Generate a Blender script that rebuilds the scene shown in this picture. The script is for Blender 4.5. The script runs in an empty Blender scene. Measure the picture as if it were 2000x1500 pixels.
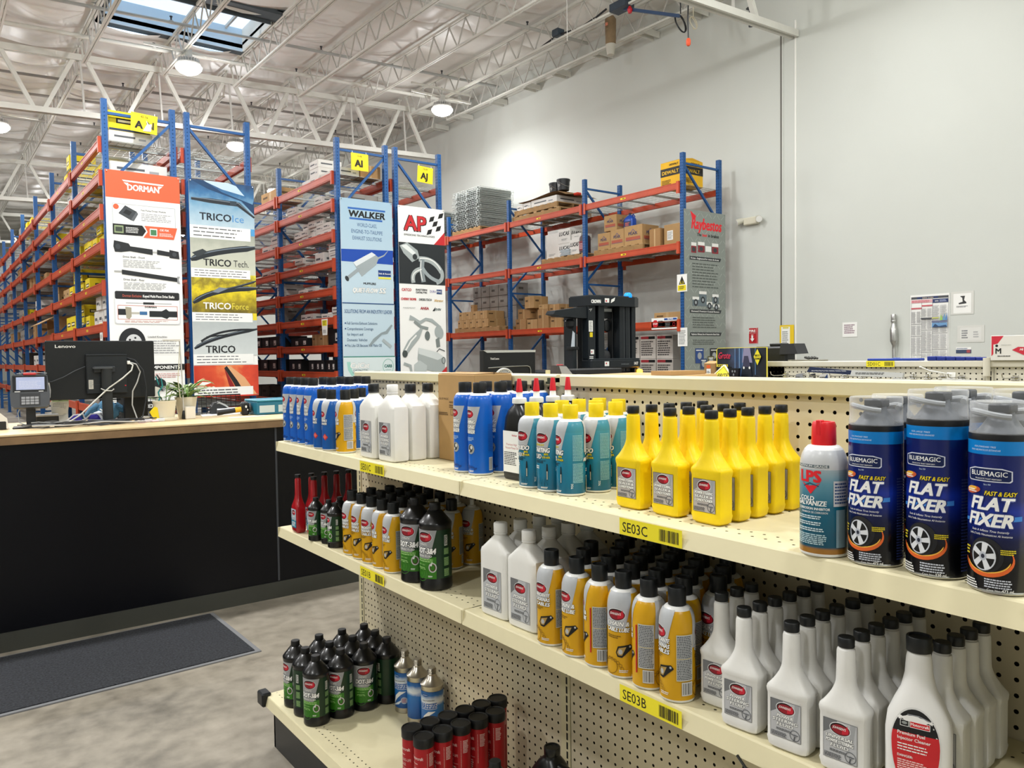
import bpy, bmesh, math, random
from mathutils import Vector, Matrix
import numpy as np

S = bpy.context.scene
COL = S.collection
PI = math.pi
H_CAM = 1.424

# ------------------------------------------------------------------ camera, world, exposure
def make_camera():
    yaw, pitch, roll = (math.radians(a) for a in (37.09473, -2.05718, -0.76959))
    fwd = Vector((math.sin(yaw) * math.cos(pitch), math.cos(yaw) * math.cos(pitch), math.sin(pitch)))
    right = Vector((math.cos(yaw), -math.sin(yaw), 0))
    up = right.cross(fwd)
    c, s = math.cos(roll), math.sin(roll)
    r2 = c * right + s * up
    u2 = -s * right + c * up
    m = Matrix((r2, u2, -fwd)).transposed().to_4x4()
    m.translation = (0, 0, H_CAM)
    cam = bpy.data.cameras.new('camera')
    cam.sensor_width = 36
    cam.lens = 1532.17 * 36 / 2000
    cam.clip_start = 0.02
    cam.clip_end = 300
    o = bpy.data.objects.new('camera', cam)
    o.matrix_world = m
    COL.objects.link(o)
    S.camera = o

make_camera()
w = bpy.data.worlds.new('world')
S.world = w
w.use_nodes = True
w.node_tree.nodes['Background'].inputs[0].default_value = (0.62, 0.80, 1.0, 1)
w.node_tree.nodes['Background'].inputs[1].default_value = 2.2
S.view_settings.view_transform = 'Standard'
S.view_settings.look = 'None'
S.view_settings.gamma = 1
S.view_settings.exposure = -0.1
S.view_settings.use_curve_mapping = False
LAMP_W = 138.0

# ------------------------------------------------------------------ materials
def hx(h):
    out = []
    for i in (0, 2, 4):
        c = int(h[i:i + 2], 16) / 255
        out.append(c / 12.92 if c <= .04045 else ((c + .055) / 1.055) ** 2.4)
    return tuple(out)

MC = {}
def M(col, rough=.5, metal=0., noise=None, bump=None, coat=0., trans=0., emit=0., ior=1.45, spec=.5, alpha=1.):
    key = (col, rough, metal, noise, bump, coat, trans, emit, spec, alpha)
    if key in MC:
        return MC[key]
    m = bpy.data.materials.new('paint_' + col)
    m.use_nodes = True
    nt = m.node_tree
    b = nt.nodes['Principled BSDF']
    c = hx(col)
    b.inputs['Base Color'].default_value = (*c, 1)
    b.inputs['Roughness'].default_value = rough
    b.inputs['Metallic'].default_value = metal
    b.inputs['IOR'].default_value = ior
    b.inputs['Specular IOR Level'].default_value = spec
    b.inputs['Coat Weight'].default_value = coat
    b.inputs['Transmission Weight'].default_value = trans
    b.inputs['Alpha'].default_value = alpha
    if emit:
        b.inputs['Emission Color'].default_value = (*c, 1)
        b.inputs['Emission Strength'].default_value = emit
    if noise or bump:
        tc = nt.nodes.new('ShaderNodeTexCoord')
        if noise:   # (scale, amount, detail)
            n = nt.nodes.new('ShaderNodeTexNoise')
            n.inputs['Scale'].default_value = noise[0]
            n.inputs['Detail'].default_value = noise[2] if len(noise) > 2 else 4
            n.inputs['Roughness'].default_value = .6
            nt.links.new(tc.outputs['Object'], n.inputs['Vector'])
            r = nt.nodes.new('ShaderNodeMapRange')
            r.inputs['From Min'].default_value = .3
            r.inputs['From Max'].default_value = .7
            r.inputs['To Min'].default_value = 1 - noise[1]
            r.inputs['To Max'].default_value = 1 + noise[1] * .6
            nt.links.new(n.outputs['Fac'], r.inputs['Value'])
            v = nt.nodes.new('ShaderNodeVectorMath')
            v.operation = 'MULTIPLY'
            v.inputs[0].default_value = c
            nt.links.new(r.outputs['Result'], v.inputs[1])
            nt.links.new(v.outputs['Vector'], b.inputs['Base Color'])
        if bump:    # (scale, strength)
            n2 = nt.nodes.new('ShaderNodeTexNoise')
            n2.inputs['Scale'].default_value = bump[0]
            n2.inputs['Detail'].default_value = 3
            nt.links.new(tc.outputs['Object'], n2.inputs['Vector'])
            bp = nt.nodes.new('ShaderNodeBump')
            bp.inputs['Strength'].default_value = bump[1]
            bp.inputs['Distance'].default_value = .01
            nt.links.new(n2.outputs['Fac'], bp.inputs['Height'])
            nt.links.new(bp.outputs['Normal'], b.inputs['Normal'])
    MC[key] = m
    return m

def ramp_mat(name, stops, axis=2, lo=0., hi=1., rough=.35, metal=0., noise=0.):
    """printed colour blend along an object axis"""
    m = bpy.data.materials.new(name)
    m.use_nodes = True
    nt = m.node_tree
    b = nt.nodes['Principled BSDF']
    b.inputs['Roughness'].default_value = rough
    b.inputs['Metallic'].default_value = metal
    tc = nt.nodes.new('ShaderNodeTexCoord')
    sp = nt.nodes.new('ShaderNodeSeparateXYZ')
    nt.links.new(tc.outputs['Object'], sp.inputs[0])
    mr = nt.nodes.new('ShaderNodeMapRange')
    mr.inputs['From Min'].default_value = lo
    mr.inputs['From Max'].default_value = hi
    nt.links.new(sp.outputs[axis], mr.inputs['Value'])
    val = mr.outputs['Result']
    if noise:
        n = nt.nodes.new('ShaderNodeTexNoise')
        n.inputs['Scale'].default_value = 6 / max(hi - lo, .01)
        n.inputs['Detail'].default_value = 5
        nt.links.new(tc.outputs['Object'], n.inputs['Vector'])
        ma = nt.nodes.new('ShaderNodeMath')
        ma.operation = 'MULTIPLY_ADD'
        ma.inputs[1].default_value = noise
        nt.links.new(n.outputs['Fac'], ma.inputs[0])
        nt.links.new(val, ma.inputs[2])
        sb = nt.nodes.new('ShaderNodeMath')
        sb.operation = 'SUBTRACT'
        sb.inputs[1].default_value = noise * .5
        nt.links.new(ma.outputs[0], sb.inputs[0])
        val = sb.outputs[0]
    cr = nt.nodes.new('ShaderNodeValToRGB')
    el = cr.color_ramp.elements
    while len(el) < len(stops):
        el.new(.5)
    for e, (p, c) in zip(el, stops):
        e.position = p
        e.color = (*hx(c), 1)
    nt.links.new(val, cr.inputs[0])
    nt.links.new(cr.outputs[0], b.inputs['Base Color'])
    return m

# ------------------------------------------------------------------ mesh builder
class MB:
    def __init__(self):
        self.v = []; self.f = []; self.m = []; self.mats = []; self.s = []
    def mi(self, mat):
        if mat not in self.mats:
            self.mats.append(mat)
        return self.mats.index(mat)
    def add(self, vs, fs, mat, smooth=False):
        k = len(self.v); i = self.mi(mat)
        self.v.extend([tuple(p) for p in vs])
        for f in fs:
            self.f.append(tuple(a + k for a in f)); self.m.append(i); self.s.append(smooth)
        return self
    def box(self, x0, y0, z0, x1, y1, z1, mat):
        vs = [(x, y, z) for z in (z0, z1) for y in (y0, y1) for x in (x0, x1)]
        return self.add(vs, [(0, 2, 3, 1), (4, 5, 7, 6), (0, 1, 5, 4), (2, 6, 7, 3), (0, 4, 6, 2), (1, 3, 7, 5)], mat)
    def cbox(self, x0, y0, z0, x1, y1, z1, mat, c=.004):
        """box with chamfered edges"""
        lo = (x0, y0, z0); hi = (x1, y1, z1)
        vs = []; idx = {}
        for sx in (0, 1):
            for sy in (0, 1):
                for sz in (0, 1):
                    s = (sx, sy, sz)
                    for a in range(3):
                        p = []
                        for b in range(3):
                            e = (lo[b], hi[b])[s[b]]
                            if b != a:
                                e += c if s[b] == 0 else -c
                            p.append(e)
                        idx[(s, a)] = len(vs); vs.append(p)
        fs = []
        for a in range(3):
            b, d = (a + 1) % 3, (a + 2) % 3
            for sa in (0, 1):
                q = []
                for sb, sd in ((0, 0), (1, 0), (1, 1), (0, 1)):
                    s = [0, 0, 0]; s[a] = sa; s[b] = sb; s[d] = sd
                    q.append(idx[(tuple(s), a)])
                fs.append(tuple(q) if sa else tuple(reversed(q)))
            for sb in (0, 1):
                for sd in (0, 1):
                    s0 = [0, 0, 0]; s0[b] = sb; s0[d] = sd; s0[a] = 0
                    s1 = list(s0); s1[a] = 1
                    s0 = tuple(s0); s1 = tuple(s1)
                    q = (idx[(s0, b)], idx[(s1, b)], idx[(s1, d)], idx[(s0, d)])
                    fs.append(q if (sb + sd) % 2 else tuple(reversed(q)))
        for sx in (0, 1):
            for sy in (0, 1):
                for sz in (0, 1):
                    s = (sx, sy, sz)
                    q = (idx[(s, 0)], idx[(s, 1)], idx[(s, 2)])
                    fs.append(q if (sx + sy + sz) % 2 else tuple(reversed(q)))
        return self.add(vs, fs, mat)
    def bar(self, p, q, w, h, mat, up=(0, 0, 1)):
        p = Vector(p); q = Vector(q); d = (q - p).normalized()
        u = Vector(up)
        if abs(d.dot(u)) > .98:
            u = Vector((1, 0, 0))
        a = d.cross(u).normalized() * (w / 2); b = a.cross(d).normalized() * (h / 2)
        vs = [p - a - b, p + a - b, p + a + b, p - a + b, q - a - b, q + a - b, q + a + b, q - a + b]
        return self.add(vs, [(0, 1, 2, 3), (7, 6, 5, 4), (0, 4, 5, 1), (1, 5, 6, 2), (2, 6, 7, 3), (3, 7, 4, 0)], mat)
    def ring_loft(self, rings, mat, cap0=True, cap1=True, smooth=True):
        n = len(rings[0]); vs = [p for r in rings for p in r]; fs = []
        for k in range(len(rings) - 1):
            for i in range(n):
                j = (i + 1) % n
                fs.append((k * n + i, k * n + j, (k + 1) * n + j, (k + 1) * n + i))
        self.add(vs, fs, mat, smooth)
        if cap0:
            self.add(rings[0], [tuple(reversed(range(n)))], mat)
        if cap1:
            self.add(rings[-1], [tuple(range(n))], mat)
        return self
    def lathe(self, prof, mat, n=28, c=(0, 0, 0), cap0=True, cap1=True, sx=1, sy=1):
        rings = [[(c[0] + r * sx * math.cos(2 * PI * i / n), c[1] + r * sy * math.sin(2 * PI * i / n), c[2] + z) for i in range(n)] for r, z in prof]
        return self.ring_loft(rings, mat, cap0, cap1)
    def cyl(self, p, q, r, mat, n=12, r1=None, caps=True):
        p = Vector(p); q = Vector(q); d = (q - p).normalized()
        u = Vector((0, 0, 1)) if abs(d.z) < .95 else Vector((1, 0, 0))
        a = d.cross(u).normalized(); b = d.cross(a).normalized()
        r1 = r if r1 is None else r1
        rings = [[c + rr * (math.cos(2 * PI * i / n) * a - math.sin(2 * PI * i / n) * b) for i in range(n)] for c, rr in ((p, r), (q, r1))]
        return self.ring_loft(rings, mat, caps, caps)
    def tube(self, pts, r, mat, n=6):
        pts = [Vector(p) for p in pts]
        d0 = (pts[1] - pts[0]).normalized()
        a = d0.cross(Vector((0, 0, 1)))
        if a.length < .05:
            a = d0.cross(Vector((1, 0, 0)))
        a.normalize()
        rings = []
        for k, p in enumerate(pts):
            d = (pts[min(k + 1, len(pts) - 1)] - pts[max(k - 1, 0)]).normalized()
            a = (a - d * a.dot(d)).normalized()
            b = d.cross(a)
            rr = r[k] if isinstance(r, (list, tuple)) else r
            rings.append([p + rr * (math.cos(2 * PI * i / n) * a + math.sin(2 * PI * i / n) * b) for i in range(n)])
        return self.ring_loft(rings, mat)
    def prism(self, poly, fn, t0, t1, mat, smooth=False):
        """extrude a 2d polygon: fn(u, v, t) -> xyz"""
        n = len(poly)
        a = [fn(u, v, t0) for u, v in poly]; b = [fn(u, v, t1) for u, v in poly]
        self.add(a + b, [(i, (i + 1) % n, n + (i + 1) % n, n + i) for i in range(n)], mat, smooth)
        self.add(a, [tuple(reversed(range(n)))], mat); self.add(b, [tuple(range(n))], mat)
        return self
    def perf(self, o, eu, ev, nu, nv, pitch, r, mat, stag=False, pv=None):
        """sheet with round punched holes, one per cell"""
        pv = pv or pitch
        o = Vector(o); eu = Vector(eu); ev = Vector(ev)
        outer = [(-.5, -.5), (0, -.5), (.5, -.5), (.5, 0), (.5, .5), (0, .5), (-.5, .5), (-.5, 0)]
        inner = [(r * math.cos(a), r * math.sin(a)) for a in (PI * 1.25 + i * PI / 4 for i in range(8))]
        vs = []; fs = []
        for i in range(nu):
            for j in range(nv):
                k = len(vs)
                cu = (i + .5) * pitch; cv = (j + .5) * pv
                du = pitch * .2 if stag and j % 2 else 0
                for a, b in outer:
                    vs.append(o + eu * (cu + a * pitch) + ev * (cv + b * pv))
                for a, b in inner:
                    vs.append(o + eu * (cu + du + a) + ev * (cv + b))
                for q in range(8):
                    q2 = (q + 1) % 8
                    fs.append((k + q, k + q2, k + 8 + q2, k + 8 + q))
        return self.add(vs, fs, mat)
    def mesh(self, name, angle=38):
        me = bpy.data.meshes.new(name)
        me.from_pydata(self.v, [], self.f)
        for m in self.mats:
            me.materials.append(m)
        me.polygons.foreach_set('material_index', self.m)
        me.polygons.foreach_set('use_smooth', self.s)
        if any(self.s):
            bm = bmesh.new(); bm.from_mesh(me)
            bmesh.ops.remove_doubles(bm, verts=bm.verts, dist=1e-6)
            bm.to_mesh(me); bm.free()
            me.set_sharp_from_angle(angle=math.radians(angle))
        me.update()
        return me
    def build(self, name, parent=None, **tags):
        return link(name, self.mesh(name), parent, **tags)

def link(name, me, parent=None, loc=None, rz=None, **tags):
    o = bpy.data.objects.new(name, me)
    COL.objects.link(o)
    if parent:
        o.parent = parent
    if loc is not None:
        o.location = loc
    if rz is not None:
        o.rotation_euler.z = rz
    for k, v in tags.items():
        if v:
            o[k] = v
    return o

def thing(name, label, cat, loc=(0, 0, 0), rz=0, group=None):
    return link(name, None, None, loc, rz, label=label, category=cat, group=group)

def struct(name, mb, parent=None):
    o = mb.build(name, parent)
    if not parent:
        o['kind'] = 'structure'
    return o

def dup(root, loc, rz=0., label=None, group=None):
    r = root.copy()
    COL.objects.link(r)
    r.location = loc
    r.rotation_euler = (0, 0, rz)
    if label:
        r['label'] = label
    if group:
        r['group'] = group
    for ch in root.children:
        c = ch.copy()
        COL.objects.link(c)
        c.parent = r
        for g in ch.children:
            d = g.copy()
            COL.objects.link(d)
            d.parent = c
    return r

ORD = ['', 'first', 'second', 'third', 'fourth', 'fifth', 'sixth', 'seventh', 'eighth', 'ninth', 'tenth', 'eleventh', 'twelfth', 'thirteenth', 'fourteenth', 'fifteenth', 'sixteenth', 'seventeenth', 'eighteenth', 'nineteenth', 'twentieth', 'twenty-first']

class Maker:
    """first use places the prototype itself, later ones copy it"""
    def __init__(self, fn):
        self.fn = fn; self.p = None
    def __call__(self, loc, rz, label, group=None):
        if self.p is None:
            self.p = self.fn()
            self.p.location = loc; self.p.rotation_euler = (0, 0, rz)
            self.p['label'] = label
            if group:
                self.p['group'] = group
            return self.p
        return dup(self.p, loc, rz, label, group)

# ------------------------------------------------------------------ flat print: text and shapes laid on a surface
TXT = {}
def text_geo(s, bold):
    key = (s, bold)
    if key in TXT:
        return TXT[key]
    cu = bpy.data.curves.new('t', 'FONT')
    cu.body = s
    cu.size = 1
    cu.offset = bold
    cu.resolution_u = 2
    cu.dimensions = '2D'
    cu.fill_mode = 'FRONT'
    ob = bpy.data.objects.new('t', cu)
    me = ob.to_mesh()
    vs = np.zeros(len(me.vertices) * 3)
    me.vertices.foreach_get('co', vs)
    vs = vs.reshape(-1, 3)[:, :2]
    fs = [tuple(p.vertices) for p in me.polygons]
    ob.to_mesh_clear()
    bpy.data.objects.remove(ob)
    bpy.data.curves.remove(cu)
    TXT[key] = (vs, fs)
    return TXT[key]

CAPH = .729

class Print:
    """polygons in (u, v); fn(u, v, offset) puts them on the surface"""
    def __init__(self, fn, eps=.0002, base=.0004, ustep=None, vstep=None):
        self.fn = fn; self.eps = eps; self.k = base; self.ustep = ustep; self.vstep = vstep
        self.v = []; self.f = []; self.m = []; self.mats = []
        self.T = lambda u, v: (u, v)
    def put(self, pts, faces, mat):
        if mat not in self.mats:
            self.mats.append(mat)
        i = self.mats.index(mat); n = len(self.v)
        for u, v in pts:
            u, v = self.T(u, v)
            self.v.append((u, v, self.k))
        for f in faces:
            self.f.append(tuple(a + n for a in f)); self.m.append(i)
        self.k += self.eps
        return self
    def poly(self, pts, mat):
        return self.put(pts, [tuple(range(len(pts)))], mat)
    def rect(self, u0, v0, u1, v1, mat, r=0):
        if u0 > u1: u0, u1 = u1, u0
        if v0 > v1: v0, v1 = v1, v0
        if not r:
            return self.poly([(u0, v0), (u1, v0), (u1, v1), (u0, v1)], mat)
        p = []
        for cx, cy, a0 in ((u1 - r, v0 + r, -PI / 2), (u1 - r, v1 - r, 0), (u0 + r, v1 - r, PI / 2), (u0 + r, v0 + r, PI)):
            p += [(cx + r * math.cos(a0 + i * PI / 8), cy + r * math.sin(a0 + i * PI / 8)) for i in range(5)]
        return self.poly(p, mat)
    def frame(self, u0, v0, u1, v1, w, mat):
        if u0 > u1: u0, u1 = u1, u0
        if v0 > v1: v0, v1 = v1, v0
        o = [(u0, v0), (u1, v0), (u1, v1), (u0, v1)]
        i = [(u0 + w, v0 + w), (u1 - w, v0 + w), (u1 - w, v1 - w), (u0 + w, v1 - w)]
        return self.put(o + i, [(a, (a + 1) % 4, 4 + (a + 1) % 4, 4 + a) for a in range(4)], mat)
    def ell(self, cu, cv, ru, rv, mat, n=20, rot=0):
        c, s = math.cos(rot), math.sin(rot)
        p = [(ru * math.cos(2 * PI * i / n), rv * math.sin(2 * PI * i / n)) for i in range(n)]
        return self.poly([(cu + a * c - b * s, cv + a * s + b * c) for a, b in p], mat)
    def ring(self, cu, cv, ru, rv, w, mat, n=24):
        o = [(cu + ru * math.cos(2 * PI * i / n), cv + rv * math.sin(2 * PI * i / n)) for i in range(n)]
        q = [(cu + (ru - w) * math.cos(2 * PI * i / n), cv + (rv - w) * math.sin(2 * PI * i / n)) for i in range(n)]
        return self.put(o + q, [(i, (i + 1) % n, n + (i + 1) % n, n + i) for i in range(n)], mat)
    def path(self, pts, w, mat):
        """thick polyline; w a number or a list"""
        L = []; R = []
        for i, p in enumerate(pts):
            a = pts[max(i - 1, 0)]; b = pts[min(i + 1, len(pts) - 1)]
            d = math.hypot(b[0] - a[0], b[1] - a[1]) or 1
            nx, ny = -(b[1] - a[1]) / d, (b[0] - a[0]) / d
            ww = (w[i] if isinstance(w, (list, tuple)) else w) / 2
            L.append((p[0] + nx * ww, p[1] + ny * ww)); R.append((p[0] - nx * ww, p[1] - ny * ww))
        n = len(pts)
        return self.put(L + R, [(i, n + i, n + i + 1, i + 1) for i in range(n - 1)], mat)
    def text(self, s, u, v, h, mat, bold=0., shear=0., sx=1., al='C', out=None, ow=.05, rot=0., fit=None):
        """h = cap height, (u, v) = baseline anchor"""
        vs, fs = text_geo(s, 0)
        if not len(vs):
            return self
        k = h / CAPH
        x0, x1 = vs[:, 0].min(), vs[:, 0].max()
        if fit:
            sx = fit / ((x1 - x0) * k)
        off = {'C': (x0 + x1) / 2, 'L': x0, 'R': x1}[al]
        c, sn = math.cos(rot), math.sin(rot)
        def tr(a):
            q = []
            for x, y in a:
                X = (x - off) * k * sx + y * k * shear; Y = y * k
                q.append((u + X * c - Y * sn, v + X * sn + Y * c))
            return q
        base = tr(vs); n = len(base)
        def spread(r, dirs, mt):
            for dx, dy in dirs:
                self.put([(x + dx * r, y + dy * r) for x, y in base], fs, mt)
                self.k -= self.eps * .65
        if out is not None:
            spread((bold + ow) * k, [(math.cos(q * PI / 4), math.sin(q * PI / 4)) for q in range(8)], out)
        if bold:
            spread(bold * k, [(1, .6), (-1, .6), (1, -.6), (-1, -.6)], mat)
            return self
        return self.put(base, fs, mat)
    def lines(self, u0, v0, u1, v1, n, mat, seed=1, fill=.55, ragged=.25):
        """rows of type too small to read"""
        rnd = random.Random(seed)
        pts = []; fs = []
        if v0 > v1: v0, v1 = v1, v0
        ph = (v1 - v0) / n
        for i in range(n):
            y0 = v1 - (i + .5 + fill / 2) * ph; y1 = y0 + fill * ph
            end = u1 - (u1 - u0) * ragged * rnd.random()
            x = u0
            while x < end:
                wd = (u1 - u0) * rnd.uniform(.05, .16)
                e = min(x + wd, end)
                k = len(pts)
                pts += [(x, y0), (e, y0), (e, y1), (x, y1)]; fs.append((k, k + 1, k + 2, k + 3))
                x = e + (u1 - u0) * .02
        return self.put(pts, fs, mat)
    def barcode(self, u0, v0, u1, v1, mat, seed=3, n=22):
        rnd = random.Random(seed)
        ws = [rnd.choice((1, 1, 2, 3)) for _ in range(2 * n + 1)]
        t = sum(ws); x = u0; pts = []; fs = []
        for i, wd in enumerate(ws):
            e = x + (u1 - u0) * wd / t
            if i % 2 == 0:
                k = len(pts)
                pts += [(x, v0), (e, v0), (e, v1), (x, v1)]; fs.append((k, k + 1, k + 2, k + 3))
            x = e
        return self.put(pts, fs, mat)
    def build(self, name='label_print', parent=None):
        me = bpy.data.meshes.new(name)
        me.from_pydata(self.v, [], self.f)
        for m in self.mats:
            me.materials.append(m)
        me.polygons.foreach_set('material_index', self.m)
        if self.ustep or self.vstep:
            bm = bmesh.new(); bm.from_mesh(me)
            for ax, st in ((0, self.ustep), (1, self.vstep)):
                if not st:
                    continue
                no = (1, 0, 0) if ax == 0 else (0, 1, 0)
                if isinstance(st, list):
                    for z in st:
                        bmesh.ops.bisect_plane(bm, geom=bm.verts[:] + bm.edges[:] + bm.faces[:], plane_co=(0, z, 0), plane_no=no, dist=1e-7)
                    continue
                lo = min(p[ax] for p in self.v); hi = max(p[ax] for p in self.v)
                k = math.ceil(lo / st)
                while k * st < hi:
                    co = (k * st, 0, 0) if ax == 0 else (0, k * st, 0)
                    bmesh.ops.bisect_plane(bm, geom=bm.verts[:] + bm.edges[:] + bm.faces[:], plane_co=co, plane_no=no, dist=1e-7)
                    k += 1
            bm.to_mesh(me); bm.free()
        if self.ustep:
            me.polygons.foreach_set('use_smooth', [True] * len(me.polygons))
        fn = self.fn
        for vt in me.vertices:
            vt.co = fn(*vt.co)
        me.update()
        return link(name, me, parent)

def on_front(x0, y, z0):          # a sheet facing -y
    return lambda u, v, o: (x0 + u, y - o, z0 + v)
def on_wall(x, y0, z0):           # a sheet facing -x; u runs towards -y
    return lambda u, v, o: (x - o, y0 - u, z0 + v)
def on_can(rad):                  # wraps a lathed body; front faces -y
    def fn(u, v, o):
        R = rad(0.03 if callable(rad) else 0) if callable(rad) else rad
        r = (rad(v) if callable(rad) else rad) + o
        a = u / R
        return (r * math.sin(a), -r * math.cos(a), v)
    return fn
# ------------------------------------------------------------------ lamps of the hall (also those just out of the frame)
LAMPS = [(4.36, 16.0), (9.81, 15.5), (6.94, 21.2), (9.83, 26.2), (9.3, 5.4), (4.3, 5.4), (-1.0, 5.4), (7.2, 9.4), (1.6, 9.6), (-3.7, 10.7), (-1.0, 16.0), (-6.4, 16.0),
         (7.0, .2), (1.6, .2), (-3.7, .2), (9.5, -5.0), (4.3, -5.0), (-1.0, -5.0), (1.6, 21.2), (-3.7, 21.2), (4.36, 26.2), (-1.0, 26.2), (1.6, 31.5), (6.94, 31.5), (4.36, 37), (9.8, 37), (-6.4, 5.4)]
LAMP_F = {4: .38, 7: .7, 14: .8, 5: .9, 6: 2.0, 13: 1.2, 9: 1.4, 12: .6, 15: .5}
LAMP_Z = 7.12

WHITE = M('ced1cb', .75, noise=(.35, .03), bump=(90, .03))
STEEL = M('d9d8d0', .55, noise=(3, .06))
STEEL_D = M('c2c0ba', .6)
INSUL = M('e6e4df', .42, noise=(.8, .09, 5), bump=(2.2, .5), spec=.4)
CREAM = M('dcd3ae', .42, noise=(14, .025))
CREAM_P = M('d8cdb0', .48, noise=(10, .03))
DARK = M('14171c', .6)
BLACKP = M('15181a', .38)
KRAFT = M('b08d5e', .8, noise=(16, .05))
KRAFT2 = M('a17c50', .8, noise=(14, .06))
WCARD = M('dad8d2', .7, noise=(9, .03))
YCARD = M('e6cf12', .6, noise=(9, .04))
INK = M('121314', .6)
WINK = M('f2f2ee', .55)
RED = M('c8202c', .45)
YEL = M('f2dc1e', .55)
ORANGE = M('bf4a28', .42, noise=(6, .10))
BLUE = M('19528e', .42, noise=(7, .08))
WIRE = M('a9adaa', .35, metal=.7)
BLKMET = M('23272b', .45, metal=.3)
CHROME = M('c9c9c6', .2, metal=1)
GREYP = M('8f9390', .5)

WALL_X = 11.95
JX = [2.80 + 1.48 * k for k in range(-4, 6)]
def zj(x):                       # underside of the joists: the roof falls slowly away from the side wall
    return 7.305 + .0365 * (x - 2.77)

def build_shell():
    fl = bpy.data.materials.new('polished_concrete')
    fl.use_nodes = True
    nt = fl.node_tree; b = nt.nodes['Principled BSDF']
    tc = nt.nodes.new('ShaderNodeTexCoord')
    n1 = nt.nodes.new('ShaderNodeTexNoise'); n1.inputs['Scale'].default_value = 1.1; n1.inputs['Detail'].default_value = 8; n1.inputs['Roughness'].default_value = .65
    n2 = nt.nodes.new('ShaderNodeTexNoise'); n2.inputs['Scale'].default_value = 14; n2.inputs['Detail'].default_value = 6
    cr = nt.nodes.new('ShaderNodeValToRGB')
    cr.color_ramp.elements[0].position = .30; cr.color_ramp.elements[0].color = (*hx('5c574d'), 1)
    cr.color_ramp.elements[1].position = .72; cr.color_ramp.elements[1].color = (*hx('a0988a'), 1)
    e = cr.color_ramp.elements.new(.5); e.color = (*hx('857e71'), 1)
    mx = nt.nodes.new('ShaderNodeMath'); mx.operation = 'MULTIPLY_ADD'; mx.inputs[1].default_value = .35
    nt.links.new(tc.outputs['Object'], n1.inputs['Vector']); nt.links.new(tc.outputs['Object'], n2.inputs['Vector'])
    nt.links.new(n2.outputs['Fac'], mx.inputs[0])
    sb = nt.nodes.new('ShaderNodeMath'); sb.operation = 'SUBTRACT'; sb.inputs[1].default_value = .175
    nt.links.new(n1.outputs['Fac'], mx.inputs[2]); nt.links.new(mx.outputs[0], sb.inputs[0])
    nt.links.new(sb.outputs[0], cr.inputs[0]); nt.links.new(cr.outputs[0], b.inputs['Base Color'])
    rr = nt.nodes.new('ShaderNodeMapRange'); rr.inputs['To Min'].default_value = .3; rr.inputs['To Max'].default_value = .6
    nt.links.new(n2.outputs['Fac'], rr.inputs['Value']); nt.links.new(rr.outputs[0], b.inputs['Roughness'])
    struct('floor', MB().box(-14, -8, -.2, 12.2, 50, 0, fl))
    struct('wall_right', MB().box(WALL_X, -8, 0, 12.25, 50, 9.2, WHITE))
    struct('wall_back', MB().box(-14, 50, 0, 12.2, 50.2, 9.2, WHITE))
    struct('wall_left', MB().box(-14.2, -8, 0, -14, 50, 9.2, WHITE))
    struct('wall_front', MB().box(-14, -8.2, 0, 12.2, -8, 9.2, WHITE))
    # panel joint and caulk line beside it
    struct('trim_1', MB().box(WALL_X - .006, 8.02, 0, WALL_X + .01, 8.055, 6.85, M('6e6c66', .8)).box(WALL_X - .012, 7.99, 0, WALL_X + .01, 8.02, 6.85, WHITE))
    struct('trim_2', MB().box(WALL_X - .012, 7.745, 0, WALL_X + .01, 7.775, 7.0, M('eeeee8', .6)))

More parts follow.
